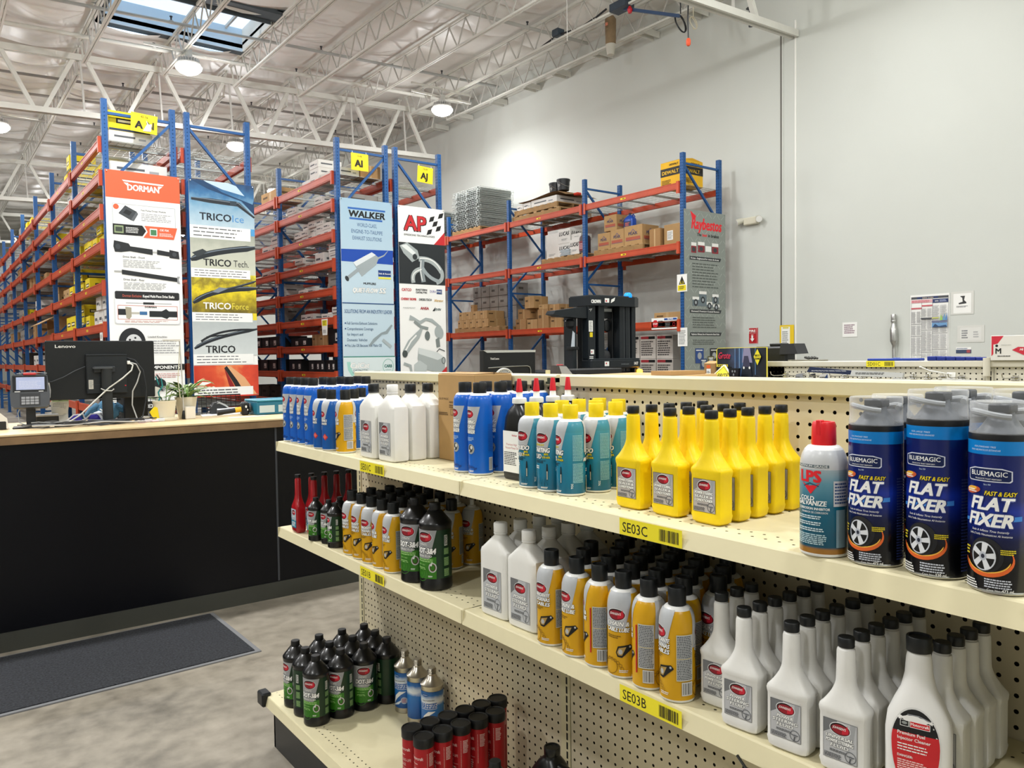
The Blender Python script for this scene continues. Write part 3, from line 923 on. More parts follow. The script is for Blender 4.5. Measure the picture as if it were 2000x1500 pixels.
def build_display():
    """small stand at the end of the pegboard run with a lamp poster board and boxes"""
    px = 3.9; top = 1.255
    t = thing('display_stand', 'black metal display stand holding the lamp poster board', 'stand', (4.02, 2.98, 0))
    for x in (-.22, .22):
        for y in (-.14, .33):
            MB().box(x - .015, y - .015, 0, x + .015, y + .015, top - .02, BLACKP).build('leg', t)
    MB().cbox(-.26, -.16, top - .02, .26, .36, top, BLACKP, .004).build('shelf', t)
    MB().cbox(-.26, -.16, .3, .26, .36, .32, BLACKP, .004).build('lower_shelf', t)
    b = thing('lamp_poster_board', 'dark blue lamp poster board with yellow edge and a red script name', 'poster', (px, 3.078, top))
    y = M('eede4a', .5)
    MB().prism([(0, 0), (.355, 0), (.355, .2), (.012, .2), (.0, .19)], lambda u, v, q: (q, -u, v), 0, .012, y).build('board', b)
    q = Print(lambda u, v, o: (-o, -u, v), eps=.0004)
    mtx = ramp_mat('night_print', [(0, '0d1016'), (.25, '16202e'), (.5, '2a4a72'), (.62, '3a4560'), (.8, '1a2030'), (1, '10141c')], 1, -.36, 0, .5, 0, .5)
    q.poly([(.006, .0), (.355, .0), (.355, .197), (.012, .197), (.006, .19)], mtx)
    for i, u in enumerate((.135, .15, .168, .19, .205, .222, .28)):
        q.rect(u, .04, u + .004, .195, M(('5d86b4', '22304a', '7fa2c8')[i % 3], .5))
    q.poly([(.20, .197), (.245, .197), (.262, .11), (.19, .11)], M('8a86a4', .5))
    q.poly([(.205, .15), (.232, .15), (.25, .085), (.192, .085)], M('3b3a52', .5))
    q.poly([(.19, .085), (.252, .085), (.26, .02), (.185, .02)], M('1d2430', .5))
    q.ell(.203, .08, .006, .008, WINK, 10); q.ell(.243, .08, .006, .008, WINK, 10)
    q.rect(.006, .085, .09, .1, M('d6c23a', .5))
    for i in range(5):
        q.rect(.018 + i * .014, .089, .025 + i * .014, .096, INK)
    q.rect(.006, .0, .12, .085, INK)
    q.text('Grote', .018, .135, .040, M('d42a48', .5), al='L', shear=.25, bold=.01, sx=.66)
    q.poly([(.30, .19), (.325, .145), (.30, .095), (.275, .145)], M('e8d82c', .5)); 
    q.text('BRITE', .30, .146, .012, INK, bold=.02, sx=.8); q.text('ZONE', .30, .128, .012, INK, bold=.02, sx=.8)
    q.build('poster_print', b)
    d = thing('warning_diamond', 'yellow diamond sign reading BRITE leaning on the poster board', 'sign', (px - .06, 3.0, top))
    MB().prism([(-.105, .0), (-.10, -.0), (.095, -.0), (.1, .0), (.006, .098), (-.006, .098)], lambda u, v, r: (r + v * .35, -u, v), 0, .006, WINK).build('plate', d)
    q = Print(lambda u, v, o: (v * .35 - o, -u, v), eps=.0003)
    q.poly([(-.098, .003), (.094, .003), (.004, .092), (-.004, .092)], M('f4e11e', .45))
    q.path([(-.088, .008), (0, .085), (.086, .008)], .003, INK)
    q.text('BRITE', .004, .022, .025, INK, bold=.012, shear=.2, sx=.9)
    q.build('sign_print', d)
    s = thing('dark_bracket_lamp', 'black lamp bracket with round holes standing by the poster board', 'lamp', (px - .05, 2.935, top))
    MB().prism([(0, 0), (.055, 0), (.065, .078), (-.008, .078)], lambda u, v, r: (r, -u, v), -.01, .01, M('15171a', .35)).build('plate', s)
    q = Print(lambda u, v, o: (-.01 - o, -u, v))
    for u, v in ((.02, .06), (.038, .06), (.029, .04), (.02, .02), (.038, .02)):
        q.ell(u, v, .005, .007, M('8d9296', .3), 12)
    q.build('holes_print', s)
    k = thing('kraft_carton', 'small kraft box with orange label left of the poster board', 'box', (px + .02, 3.105, top))
    MB().cbox(0, 0, 0, .12, .085, .105, KRAFT2, .002).prism([(0, .105), (.05, .12), (.12, .105)], lambda u, v, r: (u, r, v), 0.0, .085, M('c09a68', .8)).build('carton', k)
    q = Print(lambda u, v, o: (-o, .085 - u, v)); q.rect(.02, .075, .05, .095, M('e2622c', .5)); q.rect(.02, .025, .052, .072, WINK); q.lines(.024, .03, .048, .06, 4, INK, 2); q.build('label_print', k)
    e = thing('plastic_housing', 'black plastic light housing lying on stand behind poster board', 'housing', (px + .14, 2.72, top))
    m = MB().cbox(-.04, -.06, 0, .06, .16, .205, M('1b1d20', .4), .012).cbox(-.03, -.02, .205, .05, .06, .222, M('1b1d20', .4), .004)
    m.prism([(-.14, .16), (-.02, .155), (-.03, .215), (-.115, .218)], lambda u, v, r: (r, u, v), -.05, .06, M('2c2d31', .45))
    m.build('housing', e)
    c = thing('loose_cable', 'loop of black cable on the display stand near the pegboard post', 'cable', (px, 2.79, top))
    MB().tube([(.0, .03 * math.cos(a), .018 + .016 * math.sin(a)) for a in [i * .5 for i in range(13)]], .0025, BLACKP, 5).build('loop', c)

def build_counter():
    c = thing('service_counter', 'long black service counter with a pale plywood worktop', 'counter', (0, 0, 0))
    navy = M('05060c', .34, spec=.25)
    x0 = -3.2; seam = 1.68; x1 = 5.2
    MB().box(x0, 4.56, .09, seam - .004, 5.36, 1.02, navy).build('front_panel', c)
    MB().box(seam + .004, 4.56, .09, x1, 5.36, 1.02, navy).build('front_panel', c)
    MB().box(seam - .006, 4.557, .10, seam + .006, 4.563, 1.02, M('33363c', .4)).build('joint_strip', c)
    MB().box(x0, 4.548, 0, x1, 5.33, .095, M('34352f', .6)).build('toe_kick', c)
    wt = ramp_mat('plywood_top', [(0, 'c4a778'), (.4, 'd8c096'), (.6, 'ceb488'), (1, 'dcc8a2')], 0, -3, 5, .45, 0, 2.2)
    ed = M('84694a', .7, noise=(7, .25))
    m = MB().box(x0, 4.535, 1.062, x1, 5.42, 1.07, wt)
    m.box(x0, 4.54, 1.02, x1, 5.42, 1.062, ed)
    m.build('worktop', c)
    mt = thing('entrance_mat', 'dark charcoal entrance mat with grey rubber border by the counter', 'mat', (0, 0, 0))
    cp = bpy.data.materials.new('ribbed_carpet')
    cp.use_nodes = True
    nt = cp.node_tree; b = nt.nodes['Principled BSDF']; b.inputs['Roughness'].default_value = .95
    tc = nt.nodes.new('ShaderNodeTexCoord'); n = nt.nodes.new('ShaderNodeTexNoise'); n.inputs['Scale'].default_value = 110; n.inputs['Detail'].default_value = 4
    r = nt.nodes.new('ShaderNodeValToRGB'); r.color_ramp.elements[0].position = .35; r.color_ramp.elements[0].color = (*hx('0d0e11'), 1); r.color_ramp.elements[1].position = .68; r.color_ramp.elements[1].color = (*hx('2e3137'), 1)
    nt.links.new(tc.outputs['Object'], n.inputs['Vector']); nt.links.new(n.outputs['Fac'], r.inputs[0]); nt.links.new(r.outputs[0], b.inputs['Base Color'])
    bp = nt.nodes.new('ShaderNodeBump'); bp.inputs['Strength'].default_value = .8; bp.inputs['Distance'].default_value = .004
    nt.links.new(n.outputs['Fac'], bp.inputs['Height']); nt.links.new(bp.outputs[0], b.inputs['Normal'])
    P4 = [(-.6, 3.70), (1.288, 3.755), (1.278, 4.50), (-.6, 4.46)]
    MB().prism(P4, lambda u, v, q: (u, v, q), .0005, .006, M('6f7072', .7)).build('border', mt)
    P5 = [(-.56, 3.722), (1.262, 3.776), (1.253, 4.48), (-.56, 4.44)]
    MB().prism(P5, lambda u, v, q: (u, v, q), .003, .010, cp).build('pile', mt)
# ------------------------------------------------------------------ bottles and cans
LG = M('b6b9bc', .38)
LGK = M('97999b', .4)       # printed silver
LGD = M('8e9194', .4)
CAN_W = M('e6e6e2', .3)

def interp(prof):
    def f(z):
        for (r0, z0), (r1, z1) in zip(prof[:-1], prof[1:]):
            if z0 <= z <= z1 and z1 > z0:
                return r0 + (r1 - r0) * (z - z0) / (z1 - z0)
        return prof[0][0] if z < prof[0][1] else prof[-1][0]
    return f

def logo(q, u, v, w):
    h = w * .30
    q.ell(u, v, w / 2 + .0012, h + .0012, M('d8d8d8', .4), 28).ell(u, v, w / 2, h, M('17090b', .4), 28)
    q.ell(u + w * .02, v - h * .05, w * .46, h * .82, M('8f1524', .4), 24)
    q.poly([(u + w * .1, v - h * .7), (u + w * .40, v - h * .45), (u + w * .44, v + h * .1), (u + w * .36, v + h * .9), (u + w * .26, v + h * .3), (u + w * .1, v + h * .2)], M('c62034', .4))
    q.text("JOHNSEN'S", u - w * .05, v - h * .05, h * .42, WINK, bold=.01, shear=.15, fit=w * .66)

def title(q, rows, v, h, fit, col=WINK, out=INK, gap=1.25, shear=.22, u=0., al='C', ow=.045):
    for s in rows:
        q.text(s, u, v, h, col, bold=.036, shear=shear, al=al, out=out, ow=ow, fit=fit if fit and len(s) > 5 else None)
        v -= h * gap
    return v

def can_shell(t, R, hb, hn, rn, body, dome, rim=CAN_W, white=0.):
    """hb = shoulder height, hn = neck height; dome colour above hb - white"""
    dome_prof = [(R, hb)] + [(rn + (R - rn) * math.cos(a), hb + (hn - hb) * math.sin(a)) for a in (PI / 10, PI / 5, PI * .3, PI * .4, PI * .47)] + [(rn, hn)]
    prof = [(R, .004), (R, hb)] + dome_prof[1:]
    m = MB()
    m.lathe([(R - .004, .0), (R - .001, .001), (R, .0035), (R, .005)], rim, 30, cap1=False)
    m.lathe([(R, .005), (R, hb * .5), (R, hb)], body, 30, cap0=False, cap1=False)
    k = 3
    m.lathe(dome_prof[:k + 1], dome, 30, cap0=False, cap1=False)
    m.lathe(dome_prof[k:], rim, 30, cap0=False, cap1=True)
    m.build('can', t)
    rf = interp(prof); rf.zs = [z for r, z in prof[1:-1]]
    return rf

def cap_part(t, r, z0, z1, mat, name='cap', ribs=True):
    m = MB()
    m.lathe([(r * .97, z0), (r, z0 + .001), (r, z1 - .0015), (r * .95, z1), (r * .80, z1), (r * .78, z1 - .0025), (0.0001, z1 - .0025)], mat, 24)
    m.build(name, t)

def make_chain(straw=False, cap=True):
    t = thing('spray_can', '', 'spray can')
    rf = can_shell(t, .0315, .135, .167, .0165, M('d4a010', .32, noise=(9, .04)), M('d4a010', .32))
    q = Print(on_can(rf), eps=.00002, base=.0003, ustep=.0025, vstep=rf.zs)
    for c in (0, .102):
        q.poly([(c - .031, .163), (c + .028, .163), (c + .012, .096), (c - .034, .096)], LG)
        logo(q, c - .006, .122, .036)
        if c == 0:
            title(q, ['CHAIN &', 'CABLE LUBE'], .101, .0085, .047, u=c - .004, gap=1.3)
        else:
            title(q, ['LUBRICANTE', 'P/CADENAS', 'Y CABLES'], .105, .0078, .044, u=c - .004, gap=1.25)
        q.lines(c - .026, .076, c + .006, .083, 2, M('7a5a10', .5), 3)
        # a chain tensioner and a chain ring
        q.poly([(c - .006, .050), (c - .002, .062), (c + .022, .067), (c + .027, .061), (c + .006, .041), (c - .003, .042)], INK)
        q.poly([(c - .004, .050), (c, .059), (c + .014, .062), (c + .006, .045), (c - .001, .045)], M('b99a58', .35, metal=.4)).ell(c + .003, .052, .004, .005, LG, 14).ell(c + .021, .0625, .002, .0022, LG, 10)
        for i in range(9):
            a = PI * (.12 + i * .085)
            q.ring(c - .018 + .026 * math.cos(a), .010 + .026 * math.sin(a), .0034, .0034, .0009, M('8a6410', .5), 10)
        q.ring(c - .018, .0225, .0155, .0155, .0012, M('8a6410', .5), 20)
        q.lines(c + .0, .012, c + .018, .018, 2, CAN_W, 8)
    for c in (.052, -.050):
        q.rect(c - .015, .040, c + .015, .122, M('b9bcbd', .4)).lines(c - .0135, .042, c + .0135, .120, 26, M('3d4044', .5), 6, ragged=.1)
        q.frame(c - .015, .040, c + .015, .122, .0006, M('d8c070', .5)).rect(c - .015, .079, c + .015, .0797, M('d8c070', .5))
        q.rect(c - .006, .014, c + .014, .038, M('c9c9c6', .5)).barcode(c - .004, .016, c + .012, .036, INK, 5, 12)
    q.build('label_print', t)
    if straw:
        MB().cyl((.033 * math.sin(1.05), -.033 * math.cos(1.05), .03), (.033 * math.sin(1.05), -.033 * math.cos(1.05), .118), .0013, RED, 8).build('straw', t)
    if cap:
        cap_part(t, .0162, .167, .199, BLACKP)
    else:
        MB().lathe([(.0125, .167), (.012, .172), (.006, .174), (.0055, .190), (.004, .191)], WINK, 14).build('nozzle', t)
    return t

def make_blue_tall():
    t = thing('spray_can', '', 'spray can')
    bl = M('125fc0', .28)
    rf = can_shell(t, .0315, .178, .206, .017, bl, bl)
    q = Print(on_can(rf), eps=.00002, base=.0003, ustep=.0025, vstep=rf.zs)
    q.poly([(-.034, .173), (.030, .173), (.012, .105), (-.036, .105)], LG)
    logo(q, -.006, .154, .036)
    title(q, ['FOAMING', 'ENGINE', 'DEGREASER'], .130, .0095, .042, u=-.006, gap=1.3)
    q.lines(-.024, .086, .014, .096, 3, M('9dbfe8', .5), 4)
    q.ell(.002, .066, .012, .013, M('9a9d9c', .4), 12).ell(.001, .067, .008, .010, M('3a4148', .4), 9).ell(.004, .070, .004, .005, M('d6d6d2', .3), 8).ell(-.004, .062, .004, .003, M('c4c6c4', .3), 8)
    for i in range(7):
        q.path([(-.036 + .008 * i, .014 + .004 * (i % 3)), (-.030 + .008 * i, .03 - .002 * i), (-.022 + .007 * i, .018)], .004, M('0c3f8c', .4))
    q.lines(-.004, .008, .012, .013, 2, WINK, 8)
    q.rect(.052, .012, .066, .045, M('c8ccd0', .5)).barcode(.053, .014, .065, .043, INK, 5, 12)
    q.lines(.05, .06, .072, .13, 16, M('1d54a4', .5), 9)
    q.build('label_print', t)
    cap_part(t, .0172, .206, .233, BLACKP)
    return t

def make_blue_small():
    t = thing('spray_can', '', 'spray can')
    bl = M('1257a4', .28)
    rf = can_shell(t, .0315, .135, .166, .0165, bl, bl)
    q = Print(on_can(rf), eps=.00002, base=.0003, ustep=.0025, vstep=rf.zs)
    q.poly([(-.034, .162), (.030, .162), (.010, .096), (-.036, .096)], LG)
    logo(q, -.006, .118, .034)
    title(q, ['ELECTRONICS', 'CLEANER'], .094, .0075, .044, u=-.004, gap=1.3)
    q.lines(-.026, .066, -.004, .08, 3, M('bcd3ee', .5), 4)
    q.poly([(.0, .045), (.012, .034), (.022, .044), (.010, .056)], M('c22b34', .5)).poly([(.002, .045), (.010, .038), (.018, .045), (.010, .053)], M('e86a5a', .5))
    q.lines(.05, .03, .072, .12, 16, M('9fbede', .5), 9)
    q.build('label_print', t)
    cap_part(t, .0162, .166, .197, BLACKP)
    return t

def make_teal():
    t = thing('spray_can', '', 'spray can')
    tl = ramp_mat('teal_print', [(0, '0b5c7c'), (.45, '13789a'), (1, '3d93ac')], 2, 0, .14, .3)
    rf = can_shell(t, .0315, .135, .163, .0168, tl, M('3d8ba0', .3))
    q = Print(on_can(rf), eps=.00002, base=.0003, ustep=.0025, vstep=rf.zs)
    for c, rows in ((0, ('PREMIUM', 'STARTING', 'FLUID')), (.102, ('', 'LIQUIDO', 'ARRANQUE'))):
        q.poly([(c - .032, .158), (c + .030, .158), (c + .012, .092), (c - .034, .092)], LG)
        logo(q, c - .004, .118, .037)
        yl = M('ecdc1c', .5)
        if rows[0]:
            q.text(rows[0], c - .012, .101, .0046, yl, bold=.02, shear=.15, out=INK, ow=.03, fit=.032)
        q.text(rows[1], c - .006, .087, .0105, WINK, bold=.04, shear=.15, out=INK, fit=.046)
        q.text(rows[2], c - .016, .073, .0105 if rows[0] else .008, WINK, bold=.02, shear=.15, out=INK, fit=.026 if rows[0] else .044)
        q.text('80%', c + .010, .081, .0045, yl, bold=.02, out=INK); q.text('ETHER', c + .010, .074, .0045, yl, bold=.02, out=INK)
        q.lines(c - .028, .063, c + .012, .070, 3, INK, 3).lines(c - .028, .050, c - .008, .058, 2, WINK, 4)
        q.path([(c + .012, .062), (c + .012, .046), (c + .012, .034), (c + .012, .026)], [.002, .004, .003, .0016], INK).path([(c + .012, .046), (c + .012, .028)], [.0022, .0018], M('c4beae', .3))
        for i in range(6):
            q.path([(c - .03 + .007 * i, .012), (c - .027 + .007 * i, .028 + .004 * (i % 2)), (c - .022 + .007 * i, .016)], .0009, M('0a4358', .4))
        q.lines(c - .004, .008, c + .014, .012, 2, WINK, 8)
    for c in (.051, -.051):
        q.lines(c - .012, .075, c + .012, .130, 18, M('8fc6d2', .5), 6, ragged=.1).lines(c - .012, .028, c + .012, .070, 14, M('8fc6d2', .5), 7, ragged=.1)
        q.text('TCC', c - .012, .016, .004, WINK, bold=.02, rot=PI / 2, al='L')
    q.rect(.074, .010, .08, .042, M('d2cfa4', .5)).barcode(.0745, .012, .0795, .04, INK, 5, 9)
    q.build('label_print', t)
    cap_part(t, .0168, .163, .193, M('f0d416', .35))
    return t

def make_galvanize():
    t = thing('spray_can', '', 'spray can')
    gr = ramp_mat('grey_to_teal_print', [(0, '9a6a28'), (.075, '9a6a28'), (.10, '0a4a60'), (.5, '12627c'), (.72, '5f93a4'), (.95, 'b9bcbc'), (1, 'c2c4c4')], 2, 0, .15, .28)
    rf = can_shell(t, .034, .128, .162, .0172, gr, M('bfc1c2', .3))
    q = Print(on_can(rf), eps=.00002, base=.0003, ustep=.0025, vstep=rf.zs)
    q.rect(-.03, .131, .024, .135, M('4d5c62', .5)).text('PLATINUM GRADE', -.003, .1315, .0032, WINK, fit=.05)
    rd = M('e0202c', .4)
    q.text('LPS', -.004, .110, .017, rd, bold=.05, fit=.033)
    q.poly([(-.018, .109), (-.012, .106), (-.004, .104), (.006, .106), (.012, .109), (-.002, .092)], rd).path([(-.014, .103), (-.003, .108), (.010, .104)], .0016, M('0f5068', .4))
    q.text('COLD', -.009, .083, .0062, WINK, bold=.03, shear=.1, fit=.024)
    q.text('GALVANIZE', -.004, .0755, .0075, WINK, bold=.03, shear=.1, fit=.048)
    q.text('CORROSION INHIBITOR', .0, .069, .0038, WINK, bold=.02, shear=.1, fit=.05)
    q.text('INHIBIDOR DE CORROSION', .002, .064, .003, WINK, shear=.1, fit=.04)
    for i in range(3):
        q.lines(-.026, .055 - i * .009, .018, .061 - i * .009, 2, M('cfe0e4', .5), 11 + i)
    q.lines(-.028, .018, .026, .034, 6, M('b9d4da', .5), 5, ragged=.2)
    q.rect(.030, .075, .060, .112, M('c9c9c9', .5)).lines(.032, .078, .058, .110, 7, M('2c4a78', .5), 2).rect(.034, .015, .05, .07, M('7d98a4', .5))
    q.build('label_print', t)
    m = MB()
    m.lathe([(.0172, .160), (.0176, .166), (.0168, .192), (.015, .196), (.010, .196), (.009, .188), (.0001, .188)], M('dd1f26', .35), 24)
    m.cbox(-.004, -.0172, .176, .004, -.006, .199, M('dd1f26', .35), .001)
    m.build('cap', t)
    return t

def make_tire_can(R, H, big):
    t = thing('spray_can', '', 'spray can')
    hb = H - .047
    nb = ramp_mat('navy_print', [(0, '08090d'), (.22, '08090d'), (.36, '0b1440'), (.55, '15309a'), (.62, '10206a'), (1, '0d1a58')], 2, .0, hb, .22)
    rf = lambda z: R
    m = MB()
    m.lathe([(R - .004, 0), (R - .001, .001), (R, .003), (R - .0005, .005)], CHROME, 36, cap1=False)
    m.lathe([(R, .005), (R, hb * .5), (R, hb - .017)], nb, 36, cap0=False, cap1=False)
    m.lathe([(R, hb - .017), (R, hb)], M('0b7bc8', .25), 36, cap0=False, cap1=False)
    m.lathe([(R, hb), (R * 1.0, hb + .006), (R * .985, hb + .008), (R * .6, hb + .009), (R * .5, hb + .012)], M('101114', .4), 36, cap0=False)
    m.build('can', t)
    q = Print(on_can(rf), eps=.00002, base=.0003, ustep=.0025)
    s = hb / .188
    lb = M('cfe4f6', .4)
    q.text('FOR LARGE TIRES' if big else 'FOR STANDARD TIRES', -.006, hb - .0085, .0022, lb, shear=.25, fit=.026)
    q.text('PARA NEUMATICOS GRANDES' if big else 'PARA NEUMATICOS ESTANDAR', -.006, hb - .0125, .0022, lb, shear=.25, fit=.036)
    v = .146 * s
    oct_ = [(-.029, v - .006), (-.0265, v - .008), (.0225, v - .008), (.025, v - .006), (.025, v + .006), (.014, v + .009), (-.018, v + .009), (-.029, v + .006)]
    q.poly(oct_, M('d4d8e4', .3)); q.poly([(-.002 + (a + .002) * .95, v + (b - v) * .86) for a, b in oct_], M('10204e', .3))
    q.text('BLUEMAGIC', -.002, v - .001, .0062, WINK, bold=.01, fit=.043).text('PRODUCTS THAT PERFORM', -.002, v - .0055, .0018, WINK, fit=.03).text('Since 1929', -.002, v - .0125, .002, lb, fit=.008)
    q.ell(-.022, .126 * s, .012, .0045, M('c85a30', .4), 16, .15).ell(-.024, .1275 * s, .009, .003, M('f0b43a', .4), 14, .15).lines(-.031, .123 * s, -.014, .128 * s, 2, WINK, 2)
    q.text('FAST & EASY', .012, .1215 * s, .0055, M('f2d822', .4), bold=.02, shear=.25, fit=.034, out=M('0b0d18', .4))
    q.poly([(-.036, .086 * s), (.036, .092 * s), (.036, .098 * s), (-.036, .09 * s)], M('3c86d8', .4))
    hal = M('1b2f7c', .4)
    q.text('FLAT', .0, .1035 * s, .0165, WINK, bold=.04, shear=.27, fit=.046, out=hal, ow=.06)
    q.text('FIXER', -.001, .0835 * s, .0165, WINK, bold=.04, shear=.27, fit=.052, out=hal, ow=.06)
    q.text('Seals & Inflates Tires Instantly', .0, .0765 * s, .0027, WINK, shear=.25, fit=.043).text('Sella E Infla Neumaticos Al Instante', .0, .0715 * s, .0027, WINK, shear=.25, fit=.05)
    # a wheel in an orange swoosh
    cu, cv = -.006, .046 * s
    def arc(rx, ry, a0, a1, n=18):
        return [(cu + .003 + rx * math.cos(a0 + (a1 - a0) * i / n), cv - .002 + ry * math.sin(a0 + (a1 - a0) * i / n)) for i in range(n + 1)]
    q.path(arc(.030, .0205, 3.3, 6.7), [.0008] + [.002 + .0032 * math.sin(PI * i / 16) for i in range(1, 18)] + [.0008], M('e0662a', .4))
    q.path(arc(.027, .0175, 3.5, 6.1), [.0004] + [.0015] * 17 + [.0004], M('f2b848', .4))
    q.ell(cu + .003, cv + .002, .0195, .0215, M('1b1c20', .5), 30).ell(cu + .002, cv, .0155, .0185, M('0a0a0c', .5), 28).ring(cu, cv, .0145, .0178, .0016, M('c9ced6', .25), 28)
    for i in range(5):
        a = PI / 2 + i * 2 * PI / 5 - .2
        c_, s_ = math.cos(a), math.sin(a)
        q.poly([(cu - s_ * .0022, cv + c_ * .0022), (cu + c_ * .0138 - s_ * .0036, cv + s_ * .0168 + c_ * .0036), (cu + c_ * .0138 + s_ * .0036, cv + s_ * .0168 - c_ * .0036), (cu + s_ * .0022, cv - c_ * .0022)], M('dfe2e6', .25))
    q.ell(cu, cv, .0045, .0055, M('b9bec8', .3), 16).ell(cu, cv, .0022, .0028, M('262b3c', .4), 12)
    yl = M('e6d22a', .5)
    q.lines(-.033, cv - .002, -.024, cv + .010, 3, yl, 3).lines(cu + .019, cv + .004, cu + .036, cv + .011, 3, yl, 4)
    q.lines(-.034, .004, -.012, .016 * s, 4, WINK, 6).lines(-.004, .008, .026, .020 * s, 4, M('c8ccd6', .5), 7)
    q.text('Cont Neto', -.001, .0045, .0026, WINK, al='L').text('530 mL' if big else '473 mL', .028, .0045, .0036, WINK, bold=.02, al='R', sx=.9)
    q.lines(.046, .01, .066, .125 * s, 30, M('2c3a78', .5), 9, ragged=.1)
    q.build('label_print', t)
    # grey nozzle and hose under a clear cap
    z = hb + .010
    nz = M('5a5f66', .4)
    m = MB().lathe([(R * .8, z - .002), (R * .62, z + .006), (R * .4, z + .018), (R * .38, z + .024)], nz, 24)
    m.cbox(-.012, -.012, z + .022, .014, .012, z + .034, M('383c42', .4), .002)
    m.tube([(R * .86 * math.cos(a), R * .86 * math.sin(a), z + .022 + .003 * math.sin(2 * a)) for a in [i * .3 for i in range(19)]], .0038, M('9a9ea2', .3), 8)
    m.build('nozzle', t)
    cl = bpy.data.materials.get('clear_cap')
    if not cl:
        cl = bpy.data.materials.new('clear_cap')
        cl.use_nodes = True
        nt = cl.node_tree
        b = nt.nodes['Principled BSDF']
        b.inputs['Base Color'].default_value = (.9, .92, .93, 1); b.inputs['Roughness'].default_value = .08
        b.inputs['Specular IOR Level'].default_value = .9
        fr = nt.nodes.new('ShaderNodeLayerWeight'); fr.inputs['Blend'].default_value = .35
        mr = nt.nodes.new('ShaderNodeMapRange'); mr.inputs['To Min'].default_value = .10; mr.inputs['To Max'].default_value = .55
        nt.links.new(fr.outputs['Facing'], mr.inputs['Value']); nt.links.new(mr.outputs[0], b.inputs['Alpha'])
    c = MB()
    rc = R * .985
    c.lathe([(rc, z - .004), (rc, z + .004), (rc * .985, z + .005), (rc * .97, H - .010), (rc * .985, H - .009), (rc * .985, H - .002), (rc * .96, H), (.0001, H)], cl, 36, cap0=False)
    c.build('clear_cap', t)
    return t

# bottles with flat sides
def srect(hx_, hy_, z, e=5., n=32, cx=0.):
    out = []
    for i in range(n):
        a = 2 * PI * (i + .5) / n
        c, s = math.cos(a), math.sin(a)
        k = (abs(c) ** e + abs(s) ** e) ** (-1 / e)
        out.append((cx + hx_ * c * k, hy_ * s * k, z))
    return out

def steering_label(q, w, h, v0, rows, mt=LG, dark='6f7173'):
    """grey label with oval logo, title rows and a steering wheel"""
    q.rect(-w / 2, v0, w / 2, v0 + h, M('3a3b3d', .5)).rect(-w / 2 + .0006, v0 + .0006, w / 2 - .0006, v0 + h - .0006, mt)
    q.poly([(-w / 2 + .0006, v0 + h - .0006), (-w * .08, v0 + h - .0006), (-w * .2, v0 + h * .78), (-w / 2 + .0006, v0 + h * .62)], M(dark, .4))
    q.poly([(w * .30, v0 + h - .0008), (w * .46, v0 + h - .0008), (w * .36, v0 + h * .42), (w * .26, v0 + h * .42)], M('9fa1a3', .4))
    logo(q, .0, v0 + h * .80, w * .58)
    n = len(rows); v = v0 + h * .54
    hh = h * .088
    for s in rows:
        q.text(s, -w * .02, v, hh, WINK, bold=.04, shear=.2, out=INK, ow=.05, fit=min(w * .80, len(s) * hh * 1.02))
        v -= hh * 1.25
    q.lines(-w * .30, v - .001, w * .28, v + hh * .55, 3, M('4a4b4d', .5), 5)
    q.ring(w * .31, v0 + h * .17, w * .165, h * .145, .001, M('55585c', .4), 22); q.ell(w * .31, v0 + h * .17, w * .05, h * .045, M('8b8d90', .4), 12)
    q.path([(w * .31, v0 + h * .15), (w * .28, v0 + h * .03)], .002, M('55585c', .4)); q.path([(w * .2, v0 + h * .19), (w * .42, v0 + h * .19)], .0012, M('55585c', .4))
    q.lines(-w * .46, v0 + h * .03, w * .06, v0 + h * .15, 4, M('4a4b4d', .5), 7)

def small_bottle(col, dark, rows, back=True):
    t = thing('fluid_bottle', '', 'bottle')
    m = M(col, .38, noise=(18, .05))
    S_ = [(.027, .014, .0), (.032, .0185, .004), (.0345, .0205, .016), (.0335, .0195, .019), (.0335, .0195, .084), (.0345, .0205, .088), (.035, .021, .093), (.034, .0205, .097)]
    rings = [srect(a, b, z, 6) for a, b, z in S_]
    for k in range(1, 9):
        f = k / 8
        g = 1 - (1 - f) ** 1.8
        rings.append(srect(.0338 + (.0140 - .0338) * g, .0203 + (.0140 - .0203) * g, .097 + .040 * f, 6 - 4 * g))
    for r, z in ((.0136, .150), (.0131, .178), (.0122, .1815), (.0098, .183), (.0098, .187)):
        rings.append(srect(r, r, z, 2))
    MB().ring_loft(rings, m).build('bottle', t)
    for s in ((1, -1) if back else (1,)):
        q = Print((lambda u, v, o, s=s: (u * s, -s * (.0196 + o), v)), eps=.000025, base=.0004)
        steering_label(q, .050, .058, .0215, rows, M('b5afac', .45) if col[0] == 'f' else M('b9babc', .42), dark)
        q.build('label_print', t)
    mm = MB().lathe([(.0112, .1845), (.0118, .1855), (.0118, .1975), (.0108, .199), (.0001, .199)], BLACKP, 22)
    mm.build('cap', t)
    return t

